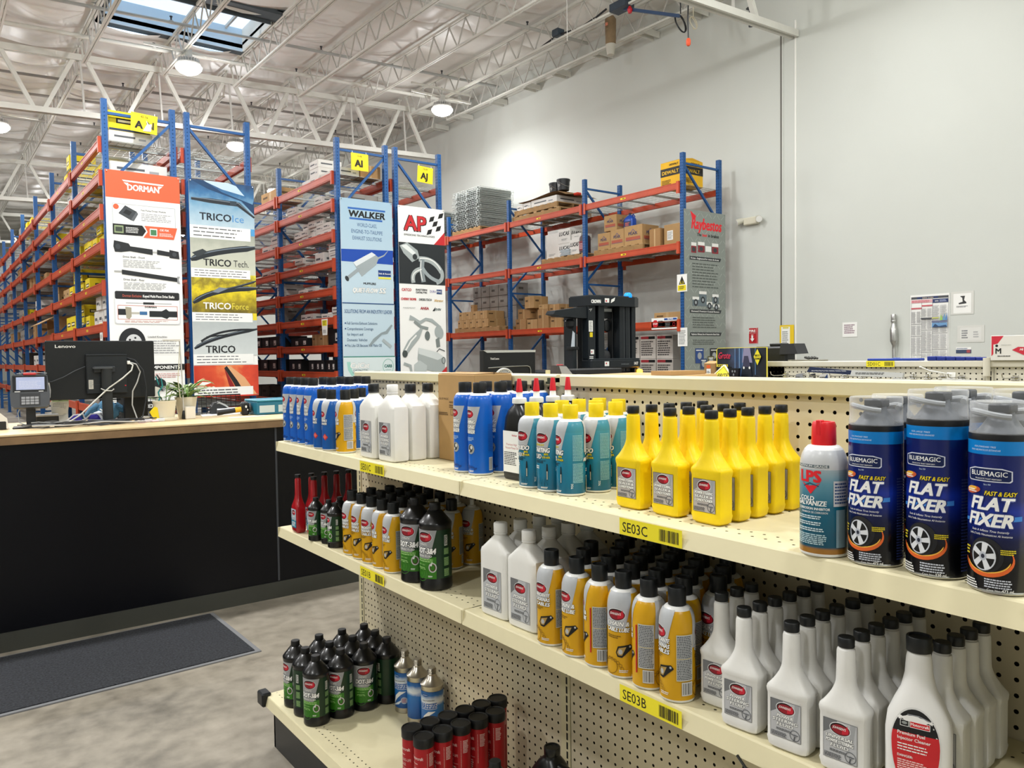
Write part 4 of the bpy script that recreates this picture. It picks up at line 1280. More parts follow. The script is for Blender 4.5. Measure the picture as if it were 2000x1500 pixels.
def make_quart(capcol):
    t = thing('quart_bottle', '', 'bottle')
    wm = M('e4e3dd', .36, noise=(12, .03))
    rings = [srect(.044, .024, 0, 7), srect(.049, .0275, .004, 7), srect(.050, .028, .014, 8), srect(.050, .028, .150, 8), srect(.0485, .0265, .158, 7)]
    for k in range(1, 7):
        f = k / 6
        rings.append(srect(.0485 + (.0155 - .0485) * (f ** .85), .0265 + (.0155 - .0265) * f ** 1.4, .158 + .033 * f, 7 - 5 * f))
    rings += [srect(.0145, .0145, .195, 2), srect(.0145, .0145, .200, 2)]
    MB().ring_loft(rings, wm).build('bottle', t)
    q = Print(lambda u, v, o: (u, -.028 - o, v), eps=.000025, base=.0004)
    steering_label(q, .066, .094, .018, ['POWER', 'STEERING', 'FLUID'])
    q.build('label_print', t)
    c = WINK if capcol == 'w' else BLACKP
    m = MB().lathe([(.0158, .1985), (.0165, .200), (.0165, .2185), (.015, .221), (.0001, .221)], c, 26)
    m.lathe([(.0162, .195), (.0168, .196), (.0162, .198)], c, 26)
    m.build('cap', t)
    return t

def make_injector():
    t = thing('fluid_bottle', '', 'bottle')
    wm = M('e9e8e4', .34)
    rings = [srect(.034, .020, 0, 6), srect(.039, .024, .005, 5), srect(.0405, .0255, .02, 4.5), srect(.041, .026, .09, 4), srect(.0385, .025, .112, 3.6), srect(.031, .0225, .130, 3), srect(.0225, .019, .148, 2.4), srect(.0178, .0170, .168, 2), srect(.0162, .0162, .19, 2), srect(.0150, .0150, .196, 2), srect(.013, .013, .2, 2)]
    MB().ring_loft(rings, wm).build('bottle', t)
    def surf(u, v, o):
        # follow the bulging front of the body
        hw = .041 if v < .09 else .041 - (.010 * (v - .09) / .04)
        hy = .0262 if v < .09 else .0262 - (.0037 * (v - .09) / .04)
        e = 4
        return (u, -hy * (1 - min(abs(u) / hw, .99) ** e) ** (1 / e) - o, v)
    q = Print(surf, eps=.000025, base=.0006, ustep=.004, vstep=.006)
    def oval(k):
        pts = []
        for i in range(40):
            a = 2 * PI * i / 40
            pts.append((.0315 * k * math.cos(a), .078 + .05 * k * math.sin(a) if math.sin(a) > 0 else .078 + .072 * k * math.sin(a)))
        return pts
    q.poly(oval(1.0), M('d9d9d6', .4)); q.poly(oval(.95), M('17181a', .35))
    red = [p for p in oval(.95) if p[1] < .096]
    q.poly(sorted([p for p in red if p[0] < 0], key=lambda p: -p[1]) + sorted([p for p in red if p[0] >= 0], key=lambda p: p[1]), M('c9252c', .35))
    q.path([(-.010, .117), (.004, .1175), (.022, .112)], .0012, M('8d9094', .4))
    q.frame(-.019, .1005, -.008, .109, .0006, WINK).rect(-.007, .1005, .018, .109, M('c9252c', .35)).frame(-.007, .1005, .018, .109, .0006, WINK)
    q.ell(-.0135, .105, .0035, .002, GREYP, 12)
    q.text('Motorcraft', .0055, .1032, .0040, WINK, bold=.015, fit=.022)
    q.text('Premium Fuel', -.022, .089, .0046, WINK, bold=.015, al='L', fit=.034).text('Injector Cleaner', -.022, .082, .0046, WINK, bold=.015, al='L', fit=.041)
    q.lines(-.022, .066, .02, .078, 3, WINK, 5, fill=.4).text('DANGER:', -.022, .058, .0034, WINK, bold=.02, al='L').lines(-.022, .04, .018, .055, 5, M('f0c8c4', .5), 6)
    q.build('label_print', t)
    cap_part(t, .0165, .2, .221, BLACKP)
    return t

def make_red_bottle():
    t = thing('fluid_bottle', '', 'bottle')
    m = M('a3161f', .25, coat=.3)
    rings = [srect(.022, .013, 0, 6), srect(.026, .0165, .004, 6), srect(.028, .018, .012, 6), srect(.028, .018, .088, 6), srect(.0265, .017, .096, 5)]
    for k in range(1, 7):
        f = k / 6; g = 1 - (1 - f) ** 1.6
        rings.append(srect(.0265 + (.0115 - .0265) * g, .017 + (.0115 - .017) * g, .096 + .040 * f, 5 - 3 * g))
    rings += [srect(.0108, .0108, .188, 2), srect(.0085, .0085, .191, 2), srect(.0085, .0085, .196, 2)]
    MB().ring_loft(rings, m).build('bottle', t)
    q = Print(lambda u, v, o: (u, -.0181 - o, v), eps=.000025, base=.0004)
    q.rect(-.021, .018, .021, .084, M('a7b7c4', .4)); q.poly([(-.021, .018), (.021, .018), (.021, .045), (-.021, .05)], M('1f7f9c', .4))
    logo(q, 0, .071, .030); q.text('OIL', 0, .054, .007, WINK, bold=.03, out=INK, shear=.2); q.text('STOP LEAK', 0, .044, .005, WINK, bold=.02, out=INK, shear=.2, fit=.034)
    q.lines(-.016, .022, .016, .04, 4, WINK, 4)
    q.build('label_print', t)
    MB().lathe([(.0105, .194), (.011, .195), (.011, .203), (.010, .205), (.0001, .205)], BLACKP, 20).build('cap', t)
    return t

def make_brake_fluid(s):
    """black cone-shouldered bottle with a green wrap"""
    t = thing('brake_fluid_bottle', '', 'bottle')
    R = .0435 * s if s == 1 else .0268
    H = .226 * s if s == 1 else .144
    k = H / .226
    bm = M('0c0d0e', .3, coat=.2)
    m = MB()
    m.lathe([(R - .004 * s, 0), (R, .003 * k), (R, .028 * k), (R - .001, .030 * k), (R - .001, .162 * k), (R, .164 * k), (R * 1.015, .170 * k), (R * 1.015, .174 * k), (R * .97, .1775 * k), (R * .42, .2065 * k), (R * .34, .2075 * k), (R * .33, .209 * k), (R * .33, .214 * k)], bm, 36)
    m.build('bottle', t)
    r = R - .001
    q = Print(on_can(lambda z: r), eps=.000025, base=.00035, ustep=.003 * k)
    q.T = (lambda u, v: (u * R / .0435, v * k))
    dg = M('12331c', .35); lg = M('34781a', .35)
    lo, hi = .032, .160
    q.rect(-.132, lo, .132, hi, dg)
    q.poly([(-.04, lo), (.03, lo), (.03, .09), (-.04, .085)], lg)
    q.poly([(-.045, hi), (.032, hi), (.012, .085), (-.045, .085)], LGK)
    logo(q, -.004, .141, .046)
    q.text('SYNTHETIC', -.008, .119, .0055, WINK, bold=.02, shear=.15, out=INK, fit=.028)
    q.text('DOT-3&4', -.003, .098, .0155, WINK, bold=.045, shear=.15, out=INK, ow=.06, fit=.062)
    q.text('BRAKE FLUID', -.004, .089, .0055, WINK, bold=.02, shear=.15, out=INK, fit=.044)
    q.lines(-.03, .075, .022, .085, 2, M('9fd07c', .5), 4, ragged=.05).text('WET & DRY', -.016, .066, .004, M('9fd07c', .5), shear=.1).lines(-.03, .055, .004, .062, 2, M('9fd07c', .5), 5)
    q.ring(.020, .062, .011, .013, .004, M('c2c6c2', .3), 22); q.ring(.020, .062, .008, .010, .002, M('55202a', .4), 18); q.poly([(.013, .066), (.02, .079), (.018, .066)], M('dfe6df', .3))
    for i in range(3):
        q.ring(-.016, .045, .024 - .008 * i, .022 - .007 * i, .0018, M('2d6b18', .4), 20)
    q.lines(.008, .036, .02, .041, 2, WINK, 8)
    for c in (.058, -.07):
        for a, b in ((.036, .058), (.064, .088), (.094, .112)):
            q.rect(c - .008, a, c + .010, b, M('23502b', .5)).lines(c - .007, a + .001, c + .009, b - .001, 8, M('9cc07c', .5), int(a * 1000), ragged=.1)
        q.rect(c - .006, .118, c + .004, .146, M('d8dcd4', .5)).barcode(c - .005, .12, c + .003, .144, INK, 7, 9)
    q.text('TCC', .062, .125, .006, WINK, bold=.02, rot=PI / 2, al='L')
    q.build('label_print', t)
    cr = R * .345
    MB().lathe([(cr, .209 * k), (cr * 1.03, .211 * k), (cr * 1.0, .2245 * k), (cr * .93, H), (.0001, H)], M('141516', .45), 24).build('cap', t)
    return t

def make_pump_bottle():
    t = thing('pump_oil_bottle', '', 'bottle')
    bm = M('121314', .28)
    rings = [srect(.040, .023, 0, 6), srect(.042, .025, .004, 6), srect(.0425, .0255, .012, 6), srect(.041, .0245, .03, 6), srect(.041, .0245, .105, 5), srect(.042, .025, .125, 4), srect(.039, .024, .150, 3.5), srect(.030, .021, .168, 3), srect(.017, .0155, .180, 2), srect(.0135, .0135, .184, 2), srect(.0135, .0135, .192, 2)]
    MB().ring_loft(rings, bm).build('bottle', t)
    q = Print(lambda u, v, o: (u, -.0252 - o, v), eps=.000025, base=.0006)
    q.rect(-.034, .018, .030, .118, WINK)
    q.text('Robinair', .012, .106, .0045, RED, bold=.02, al='C', fit=.02)
    q.text('Premium High', .000, .083, .0055, M('b8303c', .5), fit=.042).text('Vacuum Pump Oil', .000, .075, .0055, M('b8303c', .5), fit=.05)
    q.lines(-.03, .035, .022, .068, 8, M('3a3a3c', .5), 4)
    q.build('label_print', t)
    MB().lathe([(.0175, .184), (.018, .186), (.0175, .196), (.014, .198)], WINK, 24).lathe([(.0085, .198), (.0075, .210), (.0065, .214)], WINK, 18).build('spout', t)
    MB().lathe([(.0085, .2115), (.0082, .216), (.0055, .240), (.0045, .244), (.0001, .244)], M('d01f2e', .4), 18).build('tip', t)
    return t

def make_tin():
    t = thing('tin_can', '', 'can')
    mt = M('b8b2a4', .28, metal=.85)
    R = .0365
    MB().lathe([(R, 0), (R + .0008, .002), (R, .004), (R, .150), (R + .0015, .152), (R + .0015, .156), (R * .95, .158), (R * .5, .176), (R * .42, .182), (R * .36, .184), (R * .36, .188)], mt, 34).build('can', t)
    q = Print(on_can(lambda z: R), eps=.00002, base=.0003, ustep=.0025)
    bl = ramp_mat('blue_white_print', [(0, '0e4f94'), (.35, '1a66b4'), (.62, '2b78c0'), (.72, 'dfe6ec'), (.80, 'c9d6e2'), (.9, '1d69b2'), (1, '17599e')], 2, .018, .14, .3, 0, .12)
    q.rect(-.1145, .018, .1145, .140, bl)
    for c in (0, .1145):
        for u0 in ((c,) if c == 0 else (c - .0, -c)):
            pass
    q.ell(-.010, .128, .012, .005, INK, 18).ell(-.010, .128, .011, .0042, M('1c5fa4', .4), 18).text("JOHNSEN'S", -.01, .1268, .0026, WINK, shear=.15, fit=.018)
    q.text("WORLD'S REFRESHING", .0, .109, .004, INK, bold=.02, shear=.2, fit=.044, rot=.08)
    q.text('BREEZE', .0, .084, .019, M('1d62b0', .35), bold=.03, shear=.2, out=WINK, ow=.04, fit=.056, rot=.06)
    q.path([(-.026, .03), (-.012, .055), (.004, .07), (.024, .076)], [.002, .012, .012, .001], WINK); q.path([(-.03, .022), (-.004, .034), (.016, .05)], [.001, .008, .001], M('dfe8f0', .4))
    q.ell(.018, .045, .012, .012, M('aebdd0', .4), 18).lines(.01, .038, .026, .052, 4, M('b03040', .5), 4)
    q.build('label_print', t)
    m = MB()
    for i in range(4):
        m.lathe([(R * .34, .186 + i * .005), (R * .385, .1875 + i * .005), (R * .34, .190 + i * .005)], M('a39c8c', .3, metal=.8), 20)
    m.lathe([(R * .35, .206), (R * .32, .209), (.0001, .2095)], M('b2ab9b', .35, metal=.6), 20)
    m.build('screw_neck', t)
    return t

def make_grease():
    t = thing('grease_tube', '', 'grease tube')
    R = .0275
    MB().lathe([(R - .0015, .0), (R - .0015, .2135)], M('a8141c', .35), 30).build('tube', t)
    MB().lathe([(R, .0), (R, .018), (R - .001, .02)], BLACKP, 30).build('lower_cap', t)
    MB().lathe([(R - .0005, .2125), (R + .0005, .214), (R + .0005, .235), (R - .001, .2375), (R - .003, .2375), (R - .004, .2355), (.0001, .2355)], M('131415', .42), 30).build('cap', t)
    q = Print(on_can(lambda z: R - .0015), eps=.00002, base=.0003, ustep=.0025)
    pk = M('e8c4bc', .5)
    q.text('Motorcraft', -.002, .183, .0085, pk, bold=.02, sx=.85, fit=.040)
    q.lines(-.02, .170, .004, .174, 1, pk, 3)
    q.text('XG-LONG-LIFE', -.002, .155, .0075, pk, fit=.044).text('GREASE', -.008, .143, .0075, pk, fit=.026)
    q.rect(-.022, .136, .02, .1368, pk); q.lines(-.02, .10, .02, .13, 5, pk, 5)
    q.lines(.034, .165, .05, .2, 9, pk, 8); q.lines(.028, .12, .0295, .2, 22, pk, 8, ragged=0); q.text('GRAISSE', .0, .085, .0075, pk, fit=.03).text('LONGUE DUREE', .0, .074, .006, pk, fit=.042)
    q.text('XG-1', .075, .16, .008, pk, fit=.02)
    q.build('label_print', t)
    return t
# ------------------------------------------------------------------ goods on the shelves
def rows_of(pts, tol=.03):
    """number each place by its row back from the shelf edge and its place from the far left end"""
    xs = sorted({round(p[0], 4) for p in pts}); lev = []; 
    for x in xs:
        if not lev or x - lev[-1][0] > tol:
            lev.append([x])
        else:
            lev[-1].append(x)
    out = []
    for p in pts:
        r = next(i for i, l in enumerate(lev) if round(p[0], 4) in l)
        mates = sorted([q for q in pts if next(i for i, l in enumerate(lev) if round(q[0], 4) in l) == r], key=lambda q: -q[1])
        out.append((r + 1, mates.index(p) + 1, len(lev)))
    return out

def stock(mk, pts, z, desc, group, special=None, tol=.03):
    for p, (r, c, n) in zip(pts, rows_of(pts, tol)):
        rot = p[2] if len(p) > 2 else 0
        if n == 1:
            lab = '%s, %s from the left' % (desc, ORD[c])
        elif r == 1:
            lab = '%s at the front, %s from the left' % (desc, ORD[c])
        else:
            lab = '%s, %s row back, %s from the left' % (desc, ORD[r], ORD[c])
        if special and (r, c) in special:
            lab = special[(r, c)]
        jig = (hash((round(p[0], 3), round(p[1], 3))) % 100 / 100 - .5) * .12
        mk((p[0], p[1], z), -PI / 2 + math.radians(rot) + jig, lab, group)

def build_stock():
    e = .0006
    zt, zm, zb = ZT + e, ZM + e, ZB + e
    tall = Maker(make_blue_tall); sblue = Maker(make_blue_small); chain = Maker(make_chain); chain_s = Maker(lambda: make_chain(True)); chain_n = Maker(lambda: make_chain(False, False))
    qb = Maker(lambda: make_quart('b')); qw = Maker(lambda: make_quart('w')); pump = Maker(make_pump_bottle); teal = Maker(make_teal)
    yel = Maker(lambda: small_bottle('f4d30c', '8d8784', ['POWER STEERING', 'SEALER &', 'CONDITIONER']))
    ps = Maker(lambda: small_bottle('e3e2dd', '6f7173', ['POWER', 'STEERING', 'FLUID']))
    pu = Maker(lambda: small_bottle('e3e2dd', '6f7173', ['UNIVERSAL', 'POWER STEERING', 'FLUID']))
    # top shelf
    pts = [(1.083, 2.767), (1.083, 2.701), (1.083, 2.635), (1.083, 2.569), (1.151, 2.569), (1.217, 2.569), (1.283, 2.569), (1.151, 2.636), (1.217, 2.636), (1.283, 2.636)]
    stock(tall, pts, zt, 'tall blue degreaser can at shelf end', 'tall blue cans at the shelf end')
    stock(sblue, [(1.072, 2.470), (1.072, 2.398), (1.142, 2.375), (1.200, 2.440)], zt, 'short blue cleaner can with silver print', 'short blue cans on the top shelf')
    chain((1.078, 2.305, zt), -PI / 2 - .25, 'single yellow lube can on the top shelf beside white bottles')
    qb((1.088, 2.128, zt), -PI / 2, 'white quart bottle with black cap next to yellow can', 'white quart bottles on the top shelf')
    qw((1.092, 2.018, zt), -PI / 2, 'white quart bottle with white cap on the top shelf', 'white quart bottles on the top shelf')
    qb((1.152, 2.020, zt), -PI / 2, 'black capped white bottle just behind the white capped one', 'white quart bottles on the top shelf')
    qb((1.213, 2.022, zt), -PI / 2, 'black capped white bottle half hidden by kraft carton', 'white quart bottles on the top shelf')
    k = thing('kraft_carton', 'tall kraft carton with small print against the pegboard', 'box', (1.214, 1.776, zt))
    MB().cbox(0, 0, 0, .129, .190, .249, M('b38f5c', .8, noise=(20, .05)), .002).build('carton', k)
    MB().prism([(0.002, .2495), (.127, .2495), (.127, .251), (.07, .254), (.002, .251)], lambda u, v, t: (u, t, v), .002, .188, KRAFT).box(.066, .0, .25, .070, .19, .2545, M('7a5f3c', .8)).build('flap', k)
    q = Print(lambda u, v, o: (-o, .190 - u, v), eps=.0002)
    br = M('5e4628', .7)
    q.text('BLUE MAGIC', .008, .175, .0065, br, al='L', fit=.05).lines(.06, .166, .1, .172, 2, br, 3).lines(.06, .152, .11, .163, 2, br, 4).lines(.006, .13, .06, .14, 2, br, 5)
    for i in range(6):
        q.frame(.068 + .013 * i, .132, .081 + .013 * i, .150, .0012, br)
    q.text('FT', .135, .17, .008, M('9a3a48', .6), bold=.02)
    q.build('label_print', k)
    q = None
    stock(tall, [(1.135, 1.637), (1.135, 1.704), (1.201, 1.637), (1.201, 1.704), (1.267, 1.637), (1.267, 1.704), (1.325, 1.637)], zt, 'tall blue can beside kraft carton', 'tall blue cans beside the carton')
    stock(pump, [(1.160, 1.505), (1.213, 1.505), (1.266, 1.505), (1.316, 1.505)], zt, 'black oil bottle with red spout tip', 'black bottles with red spout tips', {(1, 1): 'black oil bottle with red spout tip nearest the shelf edge', (2, 1): 'red tipped black bottle second from the shelf edge', (3, 1): 'red tipped black bottle third from the shelf edge', (4, 1): 'red tipped black bottle nearest the pegboard post'})
    stock(teal, [(1.115, 1.400, 182), (1.115, 1.334, 12), (1.115, 1.268, -14), (1.205, 1.400, 0), (1.262, 1.345, 180), (1.185, 1.262, 176), (1.251, 1.268, 176), (1.268, 1.410, 0), (1.327, 1.335, 0), (1.328, 1.402, 10)], zt, 'teal yellow capped can', 'teal starting fluid cans')
    stock(yel, [(x, y) for y in (1.075, .981, .886) for x in (1.108, 1.160, 1.212, 1.264, 1.316)], zt, 'yellow bottle', 'yellow long necked bottles')
    Maker(make_galvanize)((1.068, .647, zt), -PI / 2 + .05, 'grey to teal spray can with a bright red cap')
    tl = Maker(lambda: make_tire_can(.0375, .247, True)); ts = Maker(lambda: make_tire_can(.036, .235, False))
    ts((1.078, .573, zt), -PI / 2, 'navy tire can next to the red capped can', 'navy tire repair cans')
    tl((1.085, .492, zt), -PI / 2, 'taller navy tire can in the middle of the front row', 'navy tire repair cans')
    ts((1.072, .409, zt), -PI / 2, 'navy tire can at the front, at the very edge of view', 'navy tire repair cans')
    ts((1.156, .582, zt), -PI / 2, 'navy tire can behind the front one beside red cap', 'navy tire repair cans')
    tl((1.170, .496, zt), -PI / 2, 'tall navy can directly behind the tall front one', 'navy tire repair cans')
    tl((1.152, .412, zt), -PI / 2, 'tall navy can behind the front one at the edge of view', 'navy tire repair cans')
    ts((1.248, .500, zt), -PI / 2, 'navy can hard against pegboard, behind two tall ones', 'navy tire repair cans')
    # middle shelf
    red = Maker(make_red_bottle)
    for i, (x, y, lab) in enumerate(((1.060, 2.668, 'red long necked bottle nearest the shelf end and edge'), (1.083, 2.582, 'red bottle partly behind the first small black bottle'), (1.107, 2.660, 'red bottle second back along the shelf end'),
                                     (1.155, 2.657, 'red bottle third back along the shelf end'), (1.201, 2.655, 'red bottle fourth back along the shelf end'), (1.247, 2.652, 'red bottle furthest back beside the pegboard post'))):
        red((x, y, zm), -PI / 2 + .1 * math.sin(i * 2.3), lab, 'red long necked bottles')
    sd = Maker(lambda: make_brake_fluid(.6)); ld = Maker(lambda: make_brake_fluid(1))
    for x, y, r, lab in ((1.060, 2.514, 28, 'small brake fluid bottle closest to the red bottles'), (1.076, 2.446, 18, 'small brake fluid bottle in the middle of its row'), (1.070, 2.380, -4, 'small brake fluid bottle beside the yellow cans'), (1.128, 2.470, 20, 'small brake fluid bottle hidden behind the others')):
        sd((x, y, zm), -PI / 2 + math.radians(r), lab, 'small brake fluid bottles')
    ys = (2.262, 2.196, 2.130, 2.062, 1.995)
    stock(chain, [(x, y, [[184, 186, 196, -6, 4], [0] * 5, [20] * 5, [5] * 5][j][i]) for j, x in enumerate((1.075, 1.141, 1.207, 1.273)) for i, y in enumerate(ys) if not (j == 3 and i == 4) and not (j == 2 and i == 4)], zm, 'yellow lube can left of the big bottles', 'yellow lube cans left of the big bottles')
    chain((1.228, 1.925, zm), -PI / 2 + .5, 'capped yellow lube can in shadow behind the big brake bottle', 'yellow lube cans in the shadow')
    chain_n((1.300, 1.925, zm), -PI / 2 + .4, 'capless yellow lube can in shadow nearest the pegboard', 'yellow lube cans in the shadow')
    chain_n((1.222, 1.998, zm), -PI / 2, 'capless lube can in shadow with white nozzle in middle', 'yellow lube cans in the shadow')
    chain_n((1.296, 1.998, zm), -PI / 2, 'capless lube can in shadow with white nozzle at the back', 'yellow lube cans in the shadow')
    ld((1.084, 1.884, zm), -PI / 2 + .50, 'large black brake fluid bottle beside the yellow cans', 'large brake fluid bottles on the middle shelf')
    ld((1.087, 1.786, zm), -PI / 2 + .35, 'large black brake fluid bottle beside the empty shelf space', 'large brake fluid bottles on the middle shelf')
    stock(qw, [(x, y) for y in (1.490, 1.382) for x in (1.087, 1.146, 1.205, 1.264)], zm, 'white quart bottle on middle shelf', 'white quart bottles on the middle shelf')
    A = [(1.068, y) for y in (1.281, 1.200, 1.132, 1.066, 1.0, .932)]
    ROT = (182, 2, -48, 28, -62, 156)
    nm = ['second from the left, straw beside its panel', '']
    labs = ['front lube can touching the white quart bottle', 'front lube can second from the white quart bottles', 'front lube can with red straw beside its text panel', 'front lube can showing its whole title, fourth along', 'front lube can with red straw and barcode, fifth along', 'front lube can with barcode beside the white bottles']
    for (x, y), r, lab, i in zip(A, ROT, labs, range(6)):
        (chain_s if i in (2, 4) else chain)((x, y, zm), -PI / 2 + math.radians(r), 'yellow ' + lab, 'yellow lube cans right of the quart bottles')
    B = [(1.126, y) for y in (1.306 - .063, 1.166, 1.099, 1.033, .966)] + [(1.184, y) for y in (1.281, 1.200, 1.132, 1.066, 1.0, .932)] + [(1.242, y) for y in (1.243, 1.166, 1.099, 1.033, .966)] + [(1.300, y) for y in (1.281, 1.2, 1.132, 1.066, 1.0)]
    for p, (r, c, n) in zip(B, rows_of(B)):
        chain((p[0], p[1], zm), -PI / 2 + ((r * 7 + c * 3) % 5 - 2) * .3, 'shaded lube can of the right block, %s row back, %s from the left' % (ORD[r + 1], ORD[c]), 'yellow lube cans right of the quart bottles')
    G = 'white long necked bottles'
    P = []
    for y, xs in ((.860, (1.101, 1.1435, 1.186)), (.786, (1.064, 1.1065, 1.149, 1.1915, 1.234, 1.2765)), (.697, (1.062, 1.1045, 1.147, 1.1895, 1.238, 1.281)), (.610, (1.066, 1.1085, 1.151, 1.1935, 1.236, 1.279)), (.514, (1.152, 1.1945, 1.237, 1.2795))):
        for i, x in enumerate(xs):
            P.append((x, y, i))
    cols = {.860: 'first', .786: 'second', .697: 'third', .610: 'fourth', .514: 'fifth'}
    for x, y, i in P:
        mk = pu if (y in (.610,) or (y == .860) or i % 3 == 2) else ps
        lab = 'white long necked bottle, %s file from the left, %s' % (cols[y], 'at the shelf edge' if i == 0 and y not in (.860, .514) else ORD[i + 1] + ' back from the edge')
        if y == .860 and i == 0: lab = 'white long necked bottle half hidden behind the yellow cans'
        if y == .514: lab = 'white long necked bottle, %s behind the red labelled one' % ORD[i + 1]
        mk((x, y, zm), -PI / 2 + (.06 if i else .1), lab, G)
    Maker(make_injector)((1.090, .517, zm), -PI / 2 + .28, 'white cleaner bottle with oval black and red label')
    # base deck
    rot = {(0, 0): 10, (0, 1): -50, (0, 2): 35, (1, 2): 35, (2, 2): 62, (3, 2): -58}
    pts = [(1.032 + .089 * i, 2.656 - .089 * j, rot.get((i, j), 20)) for i in range(4) for j in range(3)]
    stock(ld, pts, zb, 'big black brake fluid bottle', 'brake fluid bottles on the base deck')
    tin = Maker(make_tin)
    for x, y, r, lab in ((1.312, 2.372, 25, 'blue tin with screw neck nearest the black bottles'), (1.306, 2.274, -75, 'blue tin in the middle, seen from its seam side'), (1.306, 2.182, 35, 'blue tin with screw neck nearest the red tubes')):
        tin((x, y, zb), -PI / 2 + math.radians(r), lab, 'blue tins with metal necks')
    stock(Maker(make_grease), [(1.017 + .0565 * i, 1.808, 12) for i in range(6)] + [(1.017 + .0575 * i, 1.746, 14 - 9 * i) for i in range(5)], zb, 'red grease tube', 'red grease tubes', tol=.035)
    ld((1.100, 1.545, zb), -PI / 2, 'black bottle of which only the dark cap shows at the bottom')
    j = thing('oil_jug', 'black oil jug with side handle at the bottom of view', 'jug', (1.225, 1.475, zb), -PI / 2)
    bm = M('101112', .3)
    rings = [srect(.070, .045, z, 5) for z in (0, .004, .15)] + [srect(.066, .043, .165, 4), srect(.052, .036, .19, 3), srect(.036, .030, .212, 2.2), srect(.024, .023, .222, 2), srect(.019, .019, .228, 2), srect(.019, .019, .236, 2)]
    MB().ring_loft(rings, bm).build('body', j)
    MB().tube([(.03, 0, .206), (.055, 0, .208), (.075, 0, .188), (.082, 0, .15), (.078, 0, .10), (.066, 0, .08)], .013, bm, 10).build('handle', j)
    q = Print(lambda u, v, o: (u, -.0452 - o, v), base=.0006); q.rect(-.045, .02, .045, .14, M('5a5d60', .5)); q.lines(-.035, .04, .03, .10, 6, WINK, 3); q.build('label_print', j)
    cap_part(j, .0205, .230, .250, bm)
# ------------------------------------------------------------------ pallet racks
RM = {}
def rack_parts(depth, bay):
    key = (round(depth, 2), round(bay, 2))
    if key in RM:
        return RM[key]
    d = {}
    if 'post' not in RM:
        H = 4.877
        n = int(H / .0508)
        m = MB()
        m.perf((-.036, .038, 0), (0, -1, 0), (0, 0, 1), 2, n, .038, .0075, BLUE, pv=.0508)
        m.perf((-.036, -.038, 0), (1, 0, 0), (0, 0, 1), 1, n, .072, .0065, BLUE, pv=.0508)
        m.box(-.033, .034, 0, .036, .038, H, BLUE).box(.033, -.036, 0, .036, .036, H, BLUE)
        m.box(-.07, -.07, 0, .07, .07, .008, BLUE)
        RM['post'] = m.mesh('upright')
    L = bay - .076
    b = MB().box(-.030, 0, -.115, .025, L, -.022, ORANGE).box(-.030, 0, -.022, -.006, L, 0, ORANGE).box(-.034, 0, -.018, -.030, L, -.012, ORANGE).box(-.034, 0, -.1, -.030, L, -.094, ORANGE)
    for y in (-.006, L):
        b.box(-.044, y, -.19, .03, y + .006, .02, ORANGE).box(-.046, y - (.05 if y > 1 else -.006), -.19, -.040, y + (.0 if y > 1 else .056), .02, ORANGE)
    d['beam'] = b.mesh('beam')
    t = MB().box(-.0315, L * .53, -.075, -.030, L * .53 + .13, -.045, YEL).box(-.0318, L * .53 + .02, -.069, -.0314, L * .53 + .08, -.051, M('6a5a14', .6))
    d['tag'] = t.mesh('level_tag')
    w = MB()
    D = depth - .05
    ny = 22; nx = 9
    for i in range(ny + 1):
        y = .01 + (L - .02) * i / ny
        w.box(.0, y - .0025, .0, D, y + .0025, .005, WIRE)
        w.box(-.006, y - .0025, -.035, -.001, y + .0025, .004, WIRE)
    for i in range(nx + 1):
        x = .012 + (D - .024) * i / nx
        w.box(x - .0025, .01, .005, x + .0025, L - .01, .010, WIRE)
    for i in range(4):
        y = L * (i + .5) / 4
        w.box(.02, y - .02, -.03, D - .02, y + .02, -.002, WIRE)
    d['deck'] = w.mesh('wire_deck')
    RM[key] = d
    return d

def rack(label, x0, x1, ys, levels, name='pallet_rack', top=0):
    depth = x1 - x0
    bay = ys[1] - ys[0]
    d = rack_parts(depth, bay)
    r = thing(name, label, 'rack', (x0, ys[0], 0))
    for i, y in enumerate(ys):
        link('upright', RM['post'], r, (.036, y - ys[0], 0)); o = link('upright', RM['post'], r, (depth - .036, y - ys[0], 0))
        m = MB()
        key = ('brace', round(depth, 2))
        if key not in RM:
            a = MB(); a.bar((.05, 0, 0), (depth - .05, 0, 0), .035, .035, BLUE); b = []
            RM[key] = a.mesh('brace')
            for f in (0, 1):
                a = MB(); a.bar((.05 if f == 0 else depth - .05, 0, 0), (depth - .05 if f == 0 else .05, 0, .92), .035, .035, BLUE)
                RM[key + (f,)] = a.mesh('diagonal_brace')
        for z in (.25, 2.82, 4.70):
            link('brace', RM[key], r, (0, y - ys[0], z))
        for j, z in enumerate((3.76, 2.86, 1.92, .98)):
            link('diagonal_brace', RM[key + ((top + j) % 2,)], r, (0, y - ys[0], z))
    for k, y in enumerate(ys[:-1]):
        for z in levels:
            o = link('beam', d['beam'], r, (.006, y - ys[0] + .038, z))
            if k < 2:
                link('level_tag', d['tag'], o)
            q = link('beam', d['beam'], r, (depth - .006, y - ys[0] + .038, z)); q.scale.x = -1
            link('wire_deck', d['deck'], r, (.028, y - ys[0] + .038, z - .020))
    return r

